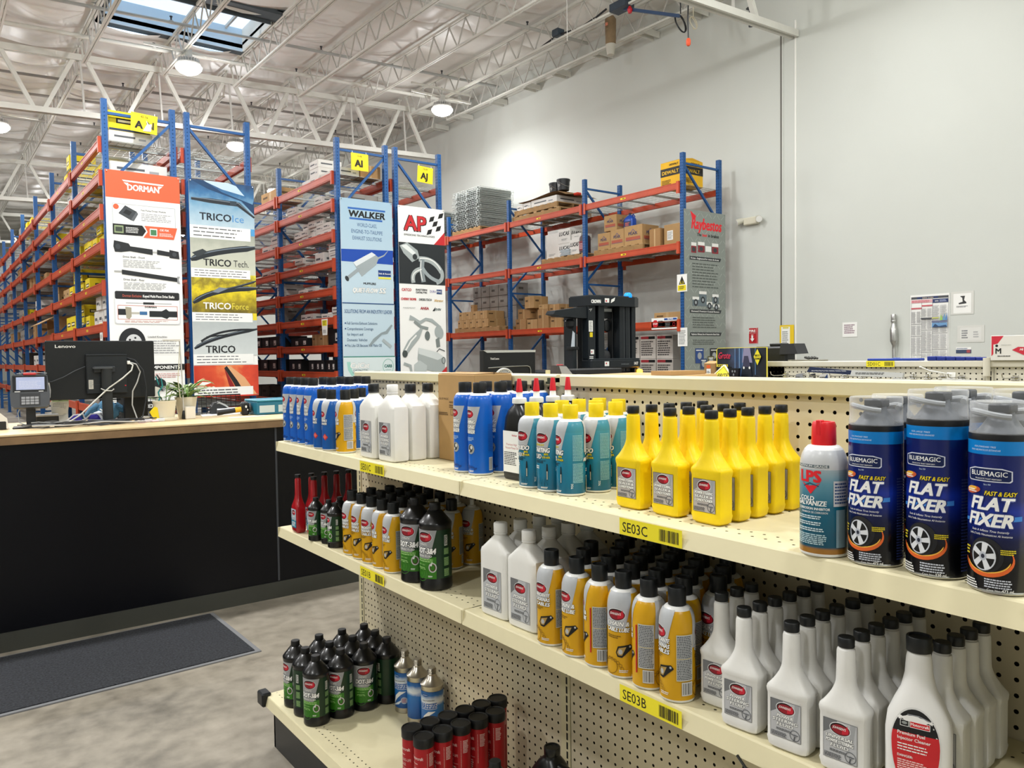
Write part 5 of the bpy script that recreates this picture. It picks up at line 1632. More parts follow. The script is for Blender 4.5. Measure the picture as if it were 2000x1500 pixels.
CM = {}
def carton_mesh(kind, dx, dy, dz, seed=0):
    key = (kind, dx, dy, dz, seed % 3)
    if key in CM:
        return CM[key]
    base = {'white': WCARD, 'yellow': YCARD, 'kraft': KRAFT, 'kraft2': KRAFT2, 'black': M('16181b', .5), 'grey': M('8e8a84', .8, noise=(7, .1)), 'dark': M('3c3833', .8, noise=(7, .2))}[kind]
    m = MB().cbox(0, 0, 0, dx, dy, dz, base, .003)
    ink = {'white': M('55585c', .6), 'yellow': M('1e1c10', .6), 'kraft': M('5a4426', .7), 'kraft2': M('5a4426', .7), 'black': M('d8d8d4', .6), 'grey': M('55504a', .8), 'dark': M('15130f', .8)}[kind]
    def put(u0, v0, u1, v1, mt, o=.001):
        m.add([(-o, dy - u0, v0), (-o, dy - u1, v0), (-o, dy - u1, v1), (-o, dy - u0, v1)], [(0, 1, 2, 3)], mt)
        if dx > .2:
            s = dx / dy
            m.add([(u0 * s, -o, v0), (u1 * s, -o, v0), (u1 * s, -o, v1), (u0 * s, -o, v1)], [(0, 1, 2, 3)], mt)
    if kind == 'white':
        put(dy * .12, dz * .42, dy * .6, dz * .60, ink); put(dy * .68, dz * .3, dy * .85, dz * .5, M('9a9c9e', .6))
    elif kind == 'yellow':
        put(dy * .18, dz * .38, dy * .82, dz * .64, ink); put(dy * .22, dz * .45, dy * .78, dz * .57, M('f0e8c0', .6), .0015); put(0.004, dz * .0 + .004, dy - .004, dz * .12, M('22324e', .6))
    elif kind == 'black':
        put(dy * .55, dz * .25, dy * .85, dz * .68, ink); put(dy * .60, dz * .32, dy * .7, dz * .42, M('2a2a2c', .6), .0015)
    elif kind.startswith('kraft'):
        put(dy * .45, .003, dy * .55, dz - .003, M('b99a6c', .5)); put(dy * .1, dz * .55, dy * .35, dz * .7, ink)
    else:
        put(dy * .2, dz * .4, dy * .6, dz * .6, ink)
    CM[key] = m.mesh('carton')
    return CM[key]

def clear_y(x, y, dy):
    """step past a rack frame"""
    a, st = (11.56, 2.52) if x < 4.5 else (11.54, 2.47)
    fy = a + st * round((y + dy / 2 - a) / st)
    return fy + .06 if (y < fy + .055 and y + dy > fy - .055) else y

def carton(kind, x, y, z, dx, dy, dz, label, group=None, rz=0, name='carton', cat='box'):
    if x < 8:
        above = [l for l in (LV_A if x < 4.5 else LV_I) if l > z + .05]
        if above and z + dz > min(above) - .135:
            dz = min(above) - .135 - z
            if dz < .05:
                return
        y = clear_y(x, y, dy)
    return link(name, carton_mesh(kind, round(dx, 3), round(dy, 3), round(dz, 3), int(abs(x * 31 + y * 17))), None, (x, y, z), rz, label=label, category=cat, group=group)

RND = random.Random(11)
def cluster(kind, xf, y0, y1, z, size, rows, label, group, depth_rows=1, fill=1.0):
    """rows of like cartons on a deck, from y0 (near end) to y1"""
    dx, dy, dz = size
    ys = []; y = y0
    while y + dy <= y1 + .02 or not ys:
        y = clear_y(xf, y, dy)
        ys.append(y); y += dy + .012
    n = len(ys)
    for j in range(rows):
        k = n if j == 0 else max(1, n - j - RND.randint(0, 1))
        off = RND.randint(0, n - k)
        for i in range(k):
            if RND.random() > fill and j == rows - 1 and k > 1:
                continue
            lab = label
            for suf in ([', %s along' % ORD[i + 1]] if k > 1 else []) + ([', %s course' % ORD[j + 1]] if rows > 1 else []):
                if len((lab + suf).split()) <= 16:
                    lab += suf
            carton(kind, xf + RND.uniform(0, .05), ys[off + i], z + j * (dz + .001), dx, dy, dz, lab, group)

def pallet_mesh(L=1.2, D=1.0):
    key = ('pal', L, D)
    if key in CM:
        return CM[key]
    m = {}
    wd = M('b49468', .85, noise=(9, .15)); 
    m['deck_board'] = MB().box(0, 0, 0, D, .095, .018, wd).mesh('deck_board')
    m['stringer'] = MB().box(0, 0, 0, .045, L, .088, M('9c7c50', .85, noise=(9, .15))).mesh('stringer')
    CM[key] = m
    return m

def pallet(x, y, z, label, L=1.2, D=.9, group='wooden pallets on the wall rack'):
    m = pallet_mesh(L, D)
    p = thing('pallet', label, 'pallet', (x, y, z), 0, group)
    for i in range(3):
        link('stringer', m['stringer'], p, ((D - .045) * i / 2, 0, .018))
    for i in range(7):
        link('deck_board', m['deck_board'], p, (0, (L - .095) * i / 6, .106))
    for i in (0, 3, 6):
        link('deck_board', m['deck_board'], p, (0, (L - .095) * i / 6, 0))
    return p

LV_A = [4.373, 3.936, 3.485, 3.03, 2.483, 1.933, 1.36, .78]
LV_I = [4.345, 3.911, 3.434, 2.981, 2.542, 2.078, 1.636, 1.202, .70]
LV_W = [4.373, 3.34, 2.0]

def build_racks():
    rack('long blue and orange rack row behind the orange headed poster', 2.02, 2.94, [11.56 + 2.52 * i for i in range(10)], LV_A)
    rack('blue and orange rack row behind the wiper blade poster', 3.06, 3.97, [11.56 + 2.52 * i for i in range(6)], LV_A, top=1)
    rack('blue and orange rack row behind the pale blue muffler poster', 5.30, 6.22, [11.54 + 2.47 * i for i in range(6)], LV_I)
    rack('blue and orange rack row behind the red AP poster', 6.33, 7.24, [11.54 + 2.47 * i for i in range(4)], LV_I, top=1)
    rack('taller spaced rack row along the white side wall', 10.56, 11.60, [9.06 + 2.49 * i for i in range(5)], LV_W, top=1)

def build_rack_goods():
    # first row: yellow, white and brown cartons
    A = 2.10
    def za(i): return LV_A[i] - .008
    def zi(i): return LV_I[i] - .008
    carton('yellow', 2.12, 11.62, za(0) + .141, .52, .34, .26, 'yellow printed carton at the very top under the yellow aisle sign')
    carton('white', 2.12, 11.62, za(0), .54, .36, .14, 'white carton under the topmost yellow one at the rack end')
    carton('white', 2.12, 11.61, za(1), .72, .36, .17, 'long white carton lying just above the orange headed poster')
    cluster('yellow', A, 15.0, 15.75, za(0), (.4, .3, .26), 2, 'yellow carton on the top level, one upright back in the first row', 'yellow cartons on the top level')
    cluster('yellow', A, 20.4, 22.0, za(0), (.4, .36, .28), 1, 'yellow carton high on the far top level of the first row', 'yellow cartons on the far top level')
    carton('grey', A, 22.6, za(0), .4, .4, .35, 'grey green carton on the far top level of the first row')
    cluster('yellow', A, 12.0, 13.7, za(1), (.42, .36, .13), 2, 'flat yellow carton on the second level beside the orange poster', 'flat yellow cartons on the second level')
    cluster('white', A, 14.3, 16.2, za(1), (.42, .45, .15), 2, 'white carton on the second level of the first row', 'white cartons on the second level')
    carton('white', A, 16.8, za(1), .4, .5, .3, 'tall white carton on second level behind second upright')
    cluster('yellow', A, 16.15, 16.7, za(2), (.4, .45, .34), 1, 'yellow carton on the third level between second and third upright', None)
    cluster('kraft2', A, 17.3, 18.6, za(2), (.4, .4, .16), 1, 'brown carton on the third level of the first row', 'brown cartons on the third level')
    cluster('yellow', A, 12.3, 13.4, za(3), (.42, .36, .19), 2, 'yellow carton on the fourth level beside the driveshaft poster', 'yellow cartons on the fourth level near the poster')
    cluster('yellow', A, 13.5, 14.9, za(3), (.42, .44, .24), 1, 'yellow carton on the fourth level around the second upright', 'yellow cartons on the fourth level')
    cluster('kraft2', A, 18.2, 19.1, za(3), (.4, .4, .2), 1, 'brown carton on the fourth level, third bay', 'brown cartons on the fourth level')
    cluster('yellow', A, 13.3, 15.3, za(4), (.42, .38, .21), 2, 'yellow carton on the fifth level behind the second upright', 'yellow cartons on the fifth level')
    cluster('kraft', A, 15.4, 17.3, za(4), (.42, .38, .22), 2, 'brown yellow carton on the fifth level, second bay', 'brown cartons on the fifth level')
    carton('white', A, 19.5, za(4), .4, .6, .28, 'white carton alone on the fifth level, fourth bay')
    carton('yellow', A, 21.5, za(4), .4, .9, .2, 'yellow carton alone on the fifth level, far bay')
    cluster('white', A, 11.72, 13.4, za(5), (.40, .36, .235), 2, 'white carton on the sixth level left of the orange poster', 'white cartons on the sixth level')
    cluster('yellow', A, 13.6, 14.8, za(5), (.42, .36, .205), 2, 'yellow carton in the tall pile on the sixth level', 'yellow cartons on the sixth level')
    cluster('yellow', A, 14.9, 16.1, za(5), (.42, .5, .27), 1, 'yellow carton in the low row on the sixth level', 'yellow cartons in the low row')
    # a big opened carton
    o = thing('opened_carton', 'large opened kraft carton with flaps out on the sixth level', 'box', (A, 17.0, za(5)))
    m = MB().box(0, 0, 0, .5, .012, .36, KRAFT2).box(0, 1.3, 0, .5, 1.312, .36, KRAFT2).box(0, 0, 0, .5, 1.3, .012, KRAFT2).box(.49, 0, 0, .5, 1.3, .36, KRAFT2).box(0, 0, 0, .012, 1.3, .14, KRAFT2)
    m.build('carton', o)
    MB().prism([(-.28, .20), (.0, .36), (.0, .37), (-.285, .21)], lambda u, v, t: (u, t, v), .0, 1.3, KRAFT).build('flap', o)
    spec = [(6, 'dark', 12.4, 14.0, .22, 'dark carton on the seventh level behind the monitor'), (6, 'grey', 14.3, 16.5, .26, 'grey carton on the seventh level, second bay'), (6, 'grey', 16.8, 19.0, .24, 'grey carton on the seventh level, third bay'),
            (6, 'white', 19.4, 21.5, .22, 'pale carton on the seventh level, fourth bay'), (6, 'dark', 22, 24.0, .3, 'dark carton on the seventh level, fifth bay'),
            (7, 'grey', 12.0, 13.8, .3, 'grey carton on the lowest deck behind the monitor'), (7, 'white', 14.4, 16.2, .3, 'pale carton on the lowest deck, second bay'), (7, 'grey', 17.0, 19.0, .32, 'grey carton on the lowest deck, third bay'), (7, 'dark', 19.4, 21.4, .32, 'dark carton on the lowest deck, fourth bay'), (7, 'white', 22, 23.6, .3, 'pale carton on the lowest deck, fifth bay'),
            (5, 'kraft2', 19.4, 21.4, .34, 'brown carton on the sixth level, fourth bay'), (5, 'grey', 22.0, 24.0, .3, 'grey carton on the sixth level, fifth bay'), (4, 'grey', 22.8, 24.4, .26, 'grey carton on the fifth level, fifth bay'), (3, 'kraft2', 20.0, 22.5, .34, 'brown carton on the fourth level, fourth bay'), (2, 'grey', 19.6, 21.6, .34, 'grey carton on the third level, fourth bay'), (1, 'grey', 19.4, 21.2, .3, 'pale grey carton on the second level, fourth bay'),
            (2, 'kraft2', 22.2, 24.0, .3, 'brown carton on the third level, fifth bay'), (3, 'grey', 24.5, 26.5, .3, 'grey carton on the fourth level, sixth bay'), (5, 'kraft2', 24.6, 26.5, .3, 'brown carton on the sixth level, sixth bay'), (1, 'white', 21.6, 23.0, .25, 'pale carton on the second level, fifth bay')]
    for lv, kind, y0, y1, h, lab in spec:
        cluster(kind, A, y0, y1, za(lv), (.45, .42, h), 1, lab, lab.replace('carton', 'cartons'), fill=.85)
    # row behind the wiper poster
    carton('black', 3.2, 14.2, za(1), .5, .5, .22, 'black carton on the second level seen through wiper poster rack')
    cluster('grey', 3.2, 12.2, 13.8, za(2), (.5, .45, .2), 1, 'grey carton on the deck just behind the wiper poster', 'grey cartons behind the wiper poster')
    # muffler row: white cartons
    B = 5.38
    W = lambda lv, y0, y1, rows, lab, size=(.4, .30, .105), kind='white': cluster(kind, B, y0, y1, zi(lv), size, rows, lab, lab.replace('carton', 'cartons'))
    W(0, 12.0, 13.1, 3, 'white carton stacked on the top level beside the muffler poster', (.42, .36, .13))
    carton('kraft', B, 14.1, zi(0), .45, .95, .24, 'long kraft carton on the top level left of the white stack')
    carton('white', 5.4, 11.62, zi(0), .36, .24, .12, 'white carton at the top level behind the AI aisle sign')
    carton('kraft2', 5.78, 11.62, zi(0), .36, .36, .2, 'kraft carton at the top level behind the AI aisle sign')
    W(1, 12.0, 12.8, 2, 'white carton on the second level beside the muffler poster')
    W(1, 12.95, 13.85, 2, 'white carton on the second level next to the second upright', (.4, .42, .10))
    W(2, 11.62, 13.5, 3, 'white carton piled on the third level beside the muffler poster')
    W(2, 14.1, 15.5, 2, 'white carton on the third level, second bay', (.4, .5, .14))
    W(3, 11.62, 12.1, 4, 'white carton in the tall pile on the fourth level', (.42, .45, .075))
    carton('white', B, 12.2, zi(3), .4, .36, .2, 'square white carton alone on the fourth level')
    W(3, 12.7, 13.5, 2, 'white carton on the fourth level near the second upright', (.4, .38, .10))
    W(3, 14.2, 15.4, 1, 'white carton on the fourth level, second bay', (.4, .5, .13))
    W(4, 11.62, 12.3, 3, 'grey white carton piled on the fifth level', (.42, .5, .11), 'grey')
    W(4, 12.6, 13.4, 1, 'white carton lying on the fifth level', (.4, .38, .09))
    W(4, 14.0, 14.7, 3, 'white carton piled on the fifth level, second bay', (.4, .34, .11))
    W(5, 11.62, 12.4, 2, 'white carton on the sixth level beside the yellow topped tag', (.42, .36, .09))
    W(5, 13.9, 14.6, 2, 'grey carton on the sixth level, second bay', (.4, .34, .15), 'grey')
    W(5, 12.7, 13.3, 1, 'pale carton at the back of the sixth level', (.4, .3, .12), 'white')
    W(6, 12.2, 12.9, 2, 'brown carton piled in the shade on the seventh level', (.45, .32, .2), 'kraft2')
    W(6, 11.62, 12.15, 1, 'black carton on seventh level beside the muffler poster', (.45, .5, .3), 'black')
    W(6, 13.0, 13.9, 1, 'black carton on seventh level near the second upright', (.45, .4, .16), 'black')
    W(6, 14.1, 15.8, 1, 'black carton on the seventh level, second bay', (.45, .4, .22), 'black')
    W(7, 11.62, 13.2, 1, 'black battery carton with white label on the eighth level', (.3, .22, .20), 'black')
    W(7, 13.3, 13.95, 1, 'black carton on the eighth level near the upright', (.4, .3, .2), 'black')
    W(7, 14.1, 15.9, 1, 'black carton on the eighth level, second bay', (.4, .42, .22), 'black')
    W(8, 11.62, 13.9, 1, 'black carton on the lowest deck of the muffler row', (.4, .3, .22), 'black')
    W(8, 14.1, 15.9, 1, 'dark carton on lowest deck, second bay of the muffler row', (.4, .42, .22), 'dark')
    carton('grey', 5.5, 11.64, zi(1), .6, .34, .16, 'grey carton just above the muffler poster')
    # tags hanging from beams
    for nm, x, y, z, lab in (('left', 2.0, 11.9, 1.70, 'white and yellow hang tag at the beam left of the driveshaft poster'), ('mid', 5.27, 11.98, 1.80, 'white and yellow hang tag on the beam left of muffler poster')):
        t = thing('hang_tag', lab, 'tag', (x, y, z))
        MB().prism([(-.09, .0), (.09, .0), (.12, .26), (-.12, .26)], lambda u, v, q: (q - .003 * v, -u, v), 0, .003, WINK).build('tag', t)
        Print(lambda u, v, o: (-.003 * v - o - .0005, -u, v)).rect(-.09, .15, .09, .24, M('efe02e', .5)).lines(-.07, .16, .07, .235, 3, M('8a7d1c', .5), 3).lines(-.07, .03, .07, .09, 3, GREYP, 5).build('tag_print', t)

def build_wall_rack_goods():
    def zw(i): return LV_W[i] - .008
    G = 'wooden pallets on the wall rack'
    # stacks of spare wire decks
    pallet(10.62, 15.2, zw(0), 'pallet under the tall stack of spare wire decks')
    pallet(10.62, 17.0, zw(0), 'pallet under the lower stack of wire decks behind')
    w = MB()
    for i in range(13):
        y = .01 + 1.16 * i / 12
        w.box(0, y - .003, .03, .98, y + .003, .036, WIRE); w.box(-.004, y - .003, -.004, .001, y + .003, .036, WIRE); w.box(.979, y - .003, -.004, .984, y + .003, .036, WIRE)
    for i in range(10):
        x = .0 + .98 * i / 9
        w.box(x - .003, 0, .036, x + .003, 1.18, .041, WIRE)
    for i in range(3):
        y = .1 + .45 * i
        w.box(.0, y, .0, .98, y + .05, .028, M('8f9490', .4, metal=.6))
    wm = w.mesh('wire_deck')
    for i in range(21):
        jx = RND.uniform(-.03, .03); jy = RND.uniform(-.03, .03)
        link('spare_wire_deck', wm, None, (10.62 + jx, 15.2 + jy, zw(0) + .130 + .0445 * i), RND.uniform(-.02, .02), label='galvanised wire deck, %s from the bottom of the tall stack' % ORD[i + 1], category='wire deck', group='wire decks in the tall stack')
    for i in range(14):
        jx = RND.uniform(-.03, .03); jy = RND.uniform(-.03, .03)
        link('spare_wire_deck', wm, None, (10.62 + jx, 17.0 + jy, zw(0) + .130 + .0445 * i), RND.uniform(-.02, .02), label='galvanised wire deck, %s from bottom of the lower stack behind' % ORD[i + 1], category='wire deck', group='wire decks in the lower stack')
    # pallet with flat cartons and two buckets
    pallet(10.62, 12.35, zw(0), 'lower of two stacked pallets beside the wire decks', 1.6)
    pallet(10.64, 12.45, zw(0) + .126, 'upper of two stacked pallets beside the wire decks', 1.45)
    z = zw(0) + .252
    for i, (y, dy, h, lab) in enumerate(((12.5, .85, .14, 'long flat white carton on the stacked pallets'), (13.37, .25, .13, 'white carton behind the long flat one on pallets'), (13.64, .22, .11, 'small white carton at the far end of the pallets'))):
        carton('white', 10.68, y, z, .8, dy, h, lab)
    t = thing('cardboard_sheet', 'brown cardboard sheets sagging over the white cartons on pallets', 'cardboard', (10.66, 12.2, z + .142))
    vs = []; fs = []
    for i in range(13):
        for j in range(5):
            y = i / 12 * 1.6; x = j / 4 * .9
            zz = .03 * math.sin(y * 3.1 + .6) + .015 * math.sin(x * 5) - (.10 * max(0, .3 - y) / .3)
            vs.append((x, y, .035 + zz))
    n = len(vs)
    fs = [(i * 5 + j, i * 5 + j + 1, (i + 1) * 5 + j + 1, (i + 1) * 5 + j) for i in range(12) for j in range(4)]
    m = MB().add(vs, fs, KRAFT2, True).add([(a, b, c + .012) for a, b, c in vs], [tuple(reversed(f)) for f in fs], KRAFT2, True)
    m.build('sheet', t)
    t = thing('red_strap', 'small red cloth beside the two black buckets', 'cloth', (10.9, 12.1, z + .10)); MB().cbox(0, 0, 0, .12, .14, .05, M('d8402c', .7), .015).build('cloth', t)
    for i, (x, y, lab) in enumerate(((10.95, 12.85, 'black bucket, the further of two on the pallets'), (10.85, 12.48, 'black bucket with wire handle, nearer of the two'))):
        b = thing('bucket', lab, 'bucket', (x, y, z + .232), 0, 'black buckets on the pallets')
        MB().lathe([(.115, 0), (.12, .004), (.135, .20), (.138, .20)], M('17191c', .35), 24).build('pail', b)
        MB().lathe([(.142, .195), (.144, .215), (.142, .23), (.13, .235), (.0001, .232)], M('202327', .4), 24).build('lid', b)
        MB().tube([(-.14 * math.cos(a), -.14 * math.sin(a), .18 - .11 * math.sin(a)) for a in [PI * k / 10 for k in range(11)]], .004, CHROME, 5).build('handle', b)
        q = Print(lambda u, v, o: (-(.118 + v * .08 + o) * math.cos(u), -(.118 + v * .08 + o) * math.sin(u), v)); q.rect(-.3, .05, .5, .15, M('4a4d52', .5)); q.lines(-.2, .07, .4, .13, 3, WINK, 2); q.build('label_print', b)
    # yellow tool box
    t = thing('printed_carton', 'big yellow and black printed carton at the top end of rack', 'box', (10.70, 9.16, zw(0)))
    MB().cbox(0, 0, 0, .55, .50, .45, M('e6b21c', .6, noise=(6, .06)), .004).build('carton', t)
    for fn, w in ((lambda u, v, o: (-o, .5 - u, v), .5), (lambda u, v, o: (u, -o, v), .55)):
        q = Print(fn, eps=.001, base=.0015)
        q.rect(.0, .20, w, .34, M('2c2a26', .6)).text('DEWALT', w * .46, .235, .062, M('f2c322', .5), bold=.018, fit=w * .76)
        q.text('DEWALT', w * .62, .375, .035, INK, bold=.03, fit=w * .4); q.lines(.03, .05, w * .5, .14, 4, M('7a5a10', .6), 4)
        q.build('label_print', t)
    MB().prism([(0, .45), (.27, .49), (.54, .45)], lambda u, v, s: (u, s, v), .0, .5, M('d8a41a', .6)).build('flap', t)
    # second level
    z = zw(1)
    pallet(10.62, 11.60, z, 'dark pallet under the white cartons on the second level', 1.35)
    def lettered(name, x, y, zz, dx, dy, dz, kind, rows, lab, col=INK, grp=None):
        t = thing(name, lab, 'box', (x, y, zz), 0, grp)
        MB().cbox(0, 0, 0, dx, dy, dz, kind, .004).build('carton', t)
        for fn, w in ((lambda u, v, o: (-o, dy - u, v), dy), (lambda u, v, o: (u, -o, v), dx)):
            q = Print(fn, eps=.0008, base=.0012)
            rows(q, w, dz)
            q.build('label_print', t)
        return t
    def lucas(q, w, h):
        q.text('LUCAS', w * .5, h * .54, h * .27, INK, bold=.03, shear=.25, fit=w * .8); q.lines(w * .3, h * .2, w * .8, h * .34, 2, GREYP, 3)
    def peak(q, w, h):
        q.path([(w * .3, h * .58), (w * .5, h * .80), (w * .7, h * .58)], h * .05, M('6a5c78', .6)); q.text('PEAK', w * .5, h * .52, h * .16, M('4c4458', .6), bold=.03, fit=w * .5)
        q.rect(w * .1, h * .26, w * .9, h * .42, M('a8543c', .6)); q.rect(w * .1, h * .24, w * .9, h * .26, M('6a5c78', .6))
    P = z + .126
    GL = 'white lettered cartons on the second level'
    lettered('white_carton', 10.72, 12.12, P, .40, .40, .27, WCARD, lucas, 'white lettered carton at the bottom, behind the front one', INK, GL)
    lettered('white_carton', 10.72, 12.14, P + .272, .40, .38, .30, WCARD, lucas, 'white lettered carton on top of the white pile', INK, GL)
    lettered('white_carton', 10.66, 11.80, P, .32, .30, .30, WCARD, lucas, 'front white lettered carton beside the dark canister', INK, GL)
    lettered('white_carton', 10.70, 11.79, P + .302, .30, .28, .12, WCARD, lambda q, w, h: q.lines(w * .3, h * .4, w * .8, h * .6, 1, GREYP, 3), 'flat white carton on the front lettered one', INK, GL)
    lettered('white_carton', 10.74, 12.54, P, .38, .38, .52, WCARD, lambda q, w, h: q.lines(w * .2, h * .1, w * .8, h * .2, 2, GREYP, 3), 'tall blank white carton at far end of its pallet', INK, GL)
    t = thing('wrapped_pads', 'grey plastic wrapped stack before the white lettered cartons', 'packs', (10.62, 12.06, P))
    for i in range(5):
        MB().cbox(.0, .01 * (i % 2), .026 * i, .1, .30 - .02 * (i % 3), .026 * i + .024, M('a9b4b8', .25), .006).build('pad', t)
    t = thing('canister', 'dark red canister with cap beside the white cartons', 'canister', (10.73, 11.70, z + .126))
    MB().ring_loft([srect(.09, .095, zz, 5) for zz in (0, .3)] + [srect(.08, .085, .34, 4), srect(.035, .035, .37, 2), srect(.035, .035, .40, 2)], M('3a1c20', .4)).build('body', t)
    q = Print(lambda u, v, o: (-.0905 - o, -u, v)); q.rect(-.08, .05, .08, .24, M('7a1f28', .5)).lines(-.07, .08, .07, .2, 4, M('c8a0a0', .5), 3); q.build('label_print', t)
    cap_part(t, .045, .39, .43, BLACKP)
    pallet(10.62, 10.03, z, 'pallet under the kraft coolant cartons', 1.3)
    GP = 'kraft coolant cartons on the second level'
    lettered('kraft_carton', 10.68, 10.10, P, .45, .46, .36, KRAFT, peak, 'kraft coolant carton at the near end of the pallet', INK, GP)
    lettered('kraft_carton', 10.68, 10.57, P, .45, .36, .34, KRAFT, peak, 'kraft coolant carton in the middle of the pallet', INK, GP)
    lettered('kraft_carton', 10.68, 10.94, P, .45, .34, .32, KRAFT, peak, 'kraft coolant carton at the far end of the pallet', INK, GP)
    lettered('kraft_carton', 10.70, 10.78, P + .342, .36, .34, .30, KRAFT, peak, 'kraft coolant carton on top beside the blue jug', INK, GP)
    j = thing('blue_jug', 'blue plastic jug with handle on the kraft cartons', 'jug', (10.86, 10.58, P + .342))
    bm = M('1747a4', .3)
    MB().ring_loft([srect(.07, .12, zz, 5) for zz in (0, .17)] + [srect(.06, .1, .21, 4), srect(.03, .06, .25, 3), srect(.022, .022, .26, 2), srect(.022, .022, .275, 2)], bm).build('body', j)
    MB().tube([(0, -.03, .24), (0, -.09, .26), (0, -.125, .22), (0, -.11, .15)], .012, bm, 8).build('handle', j)
    q = Print(lambda u, v, o: (-.0705 - o, -u, v)); q.rect(-.09, .03, .09, .14, M('26345c', .5)).lines(-.06, .05, .06, .12, 3, M('d86a5a', .5), 3); q.build('label_print', j)
    MB().cyl((0, 0, .272), (0, 0, .295), .026, BLACKP, 16).build('cap', j)
    lettered('kraft_carton', 10.78, 9.16, z, .5, .50, .40, KRAFT, lambda q, w, h: q.rect(w * .15, h * .3, w * .42, h * .72, WINK).lines(w * .17, h * .34, w * .4, h * .68, 6, GREYP, 4), 'kraft carton with white shipping label at the near end')
    lettered('kraft_carton', 10.72, 9.70, z, .4, .26, .36, KRAFT2, lambda q, w, h: q.rect(w * .45, .01, w * .55, h - .01, M('c4a678', .5)), 'kraft carton half open beside the labelled one')
    MB()
    # third level
    z = zw(2)
    pallet(10.62, 14.5, z, 'pallet under the brick of kraft cartons, third level', 1.85, .56)
    k = z + .126
    for i in range(5):
        carton('kraft', 10.68, 15.02 + .26 * i, k, .5, .25, .19, 'kraft carton in the lower course on third level pallet, %s along' % ORD[i + 1], 'kraft cartons in the lower course')
    for i in range(4):
        carton('kraft', 10.68, 15.06 + .30 * i, k + .192, .5, .29, .19, 'kraft carton in the upper course on third level pallet, %s along' % ORD[i + 1], 'kraft cartons in the upper course')
    carton('kraft2', 10.7, 15.62, k + .384, .1, .14, .16, 'small reddish packet on top of the kraft cartons')
    for i, (y, dy, h, zz, lab) in enumerate(((13.60, .36, .24, 0, 'kraft carton at far bottom of the loose pile'), (13.22, .36, .22, 0, 'kraft carton in the middle bottom of the loose pile'), (13.5, .42, .22, .242, 'kraft carton on the second course of the loose pile'),
                                            (13.30, .32, .26, .464, 'topmost kraft carton of the loose pile'), (12.84, .36, .42, 0, 'tall kraft carton in the middle of the loose pile'), (12.44, .36, .25, 0, 'kraft carton at the near bottom of the loose pile'), (12.46, .32, .25, .252, 'kraft carton on the near top of the loose pile'), (12.86, .3, .10, .422, 'flat kraft carton on the tall one of the pile'))):
        carton('kraft' if i % 2 else 'kraft2', 10.68 + (.02 * i % .06), y, z + zz, .4, dy, h, lab, 'kraft cartons in the loose pile')
    carton('kraft', 10.66, 9.18, z, .4, .62, .17, 'long tan carton on the beam above the stop notice')
    # grey shrink wrapped cartons behind
    for r in range(3):
        for c in range(5):
            carton('grey', 11.2, 14.6 + .36 * c, z + .0 + .27 * r + .35, .35, .34, .26, 'grey carton against the wall, %s along, %s course up' % (ORD[c + 1], ORD[r + 1]), 'grey cartons against the wall')
    t = thing('grey_block_base', 'grey wrapped base under the block of grey cartons', 'block', (11.2, 14.6, z)); MB().cbox(0, 0, 0, .36, 1.8, .348, M('8e8a84', .8), .004).build('block', t)
    # floor level: white printed cartons against the wall
    for c in range(4):
        for r in range(4):
            h = .44
            kk = thing('printed_white_carton', 'red printed white carton behind the forklift, %s along, %s course up' % (ORD[c + 1], ORD[r + 1]), 'box', (11.1, 9.75 + .42 * c, .002 + .445 * r), 0, 'white printed cartons behind the forklift')
            if 'pw' not in CM:
                m1 = MB().cbox(0, 0, 0, .4, .40, h, M('c8c2ba', .7), .003).mesh('carton')
                q = Print(lambda u, v, o: (-o, .4 - u, v), eps=.0006, base=.001)
                q.rect(.02, .37, .22, .42, M('9c2c34', .6)).rect(.22, .37, .38, .42, INK).lines(.03, .05, .36, .34, 7, M('4a4644', .6), 3)
                o = q.build('label_print', kk)
                CM['pw'] = (m1, o.data); link('carton', m1, kk)
            else:
                link('carton', CM['pw'][0], kk); link('label_print', CM['pw'][1], kk)

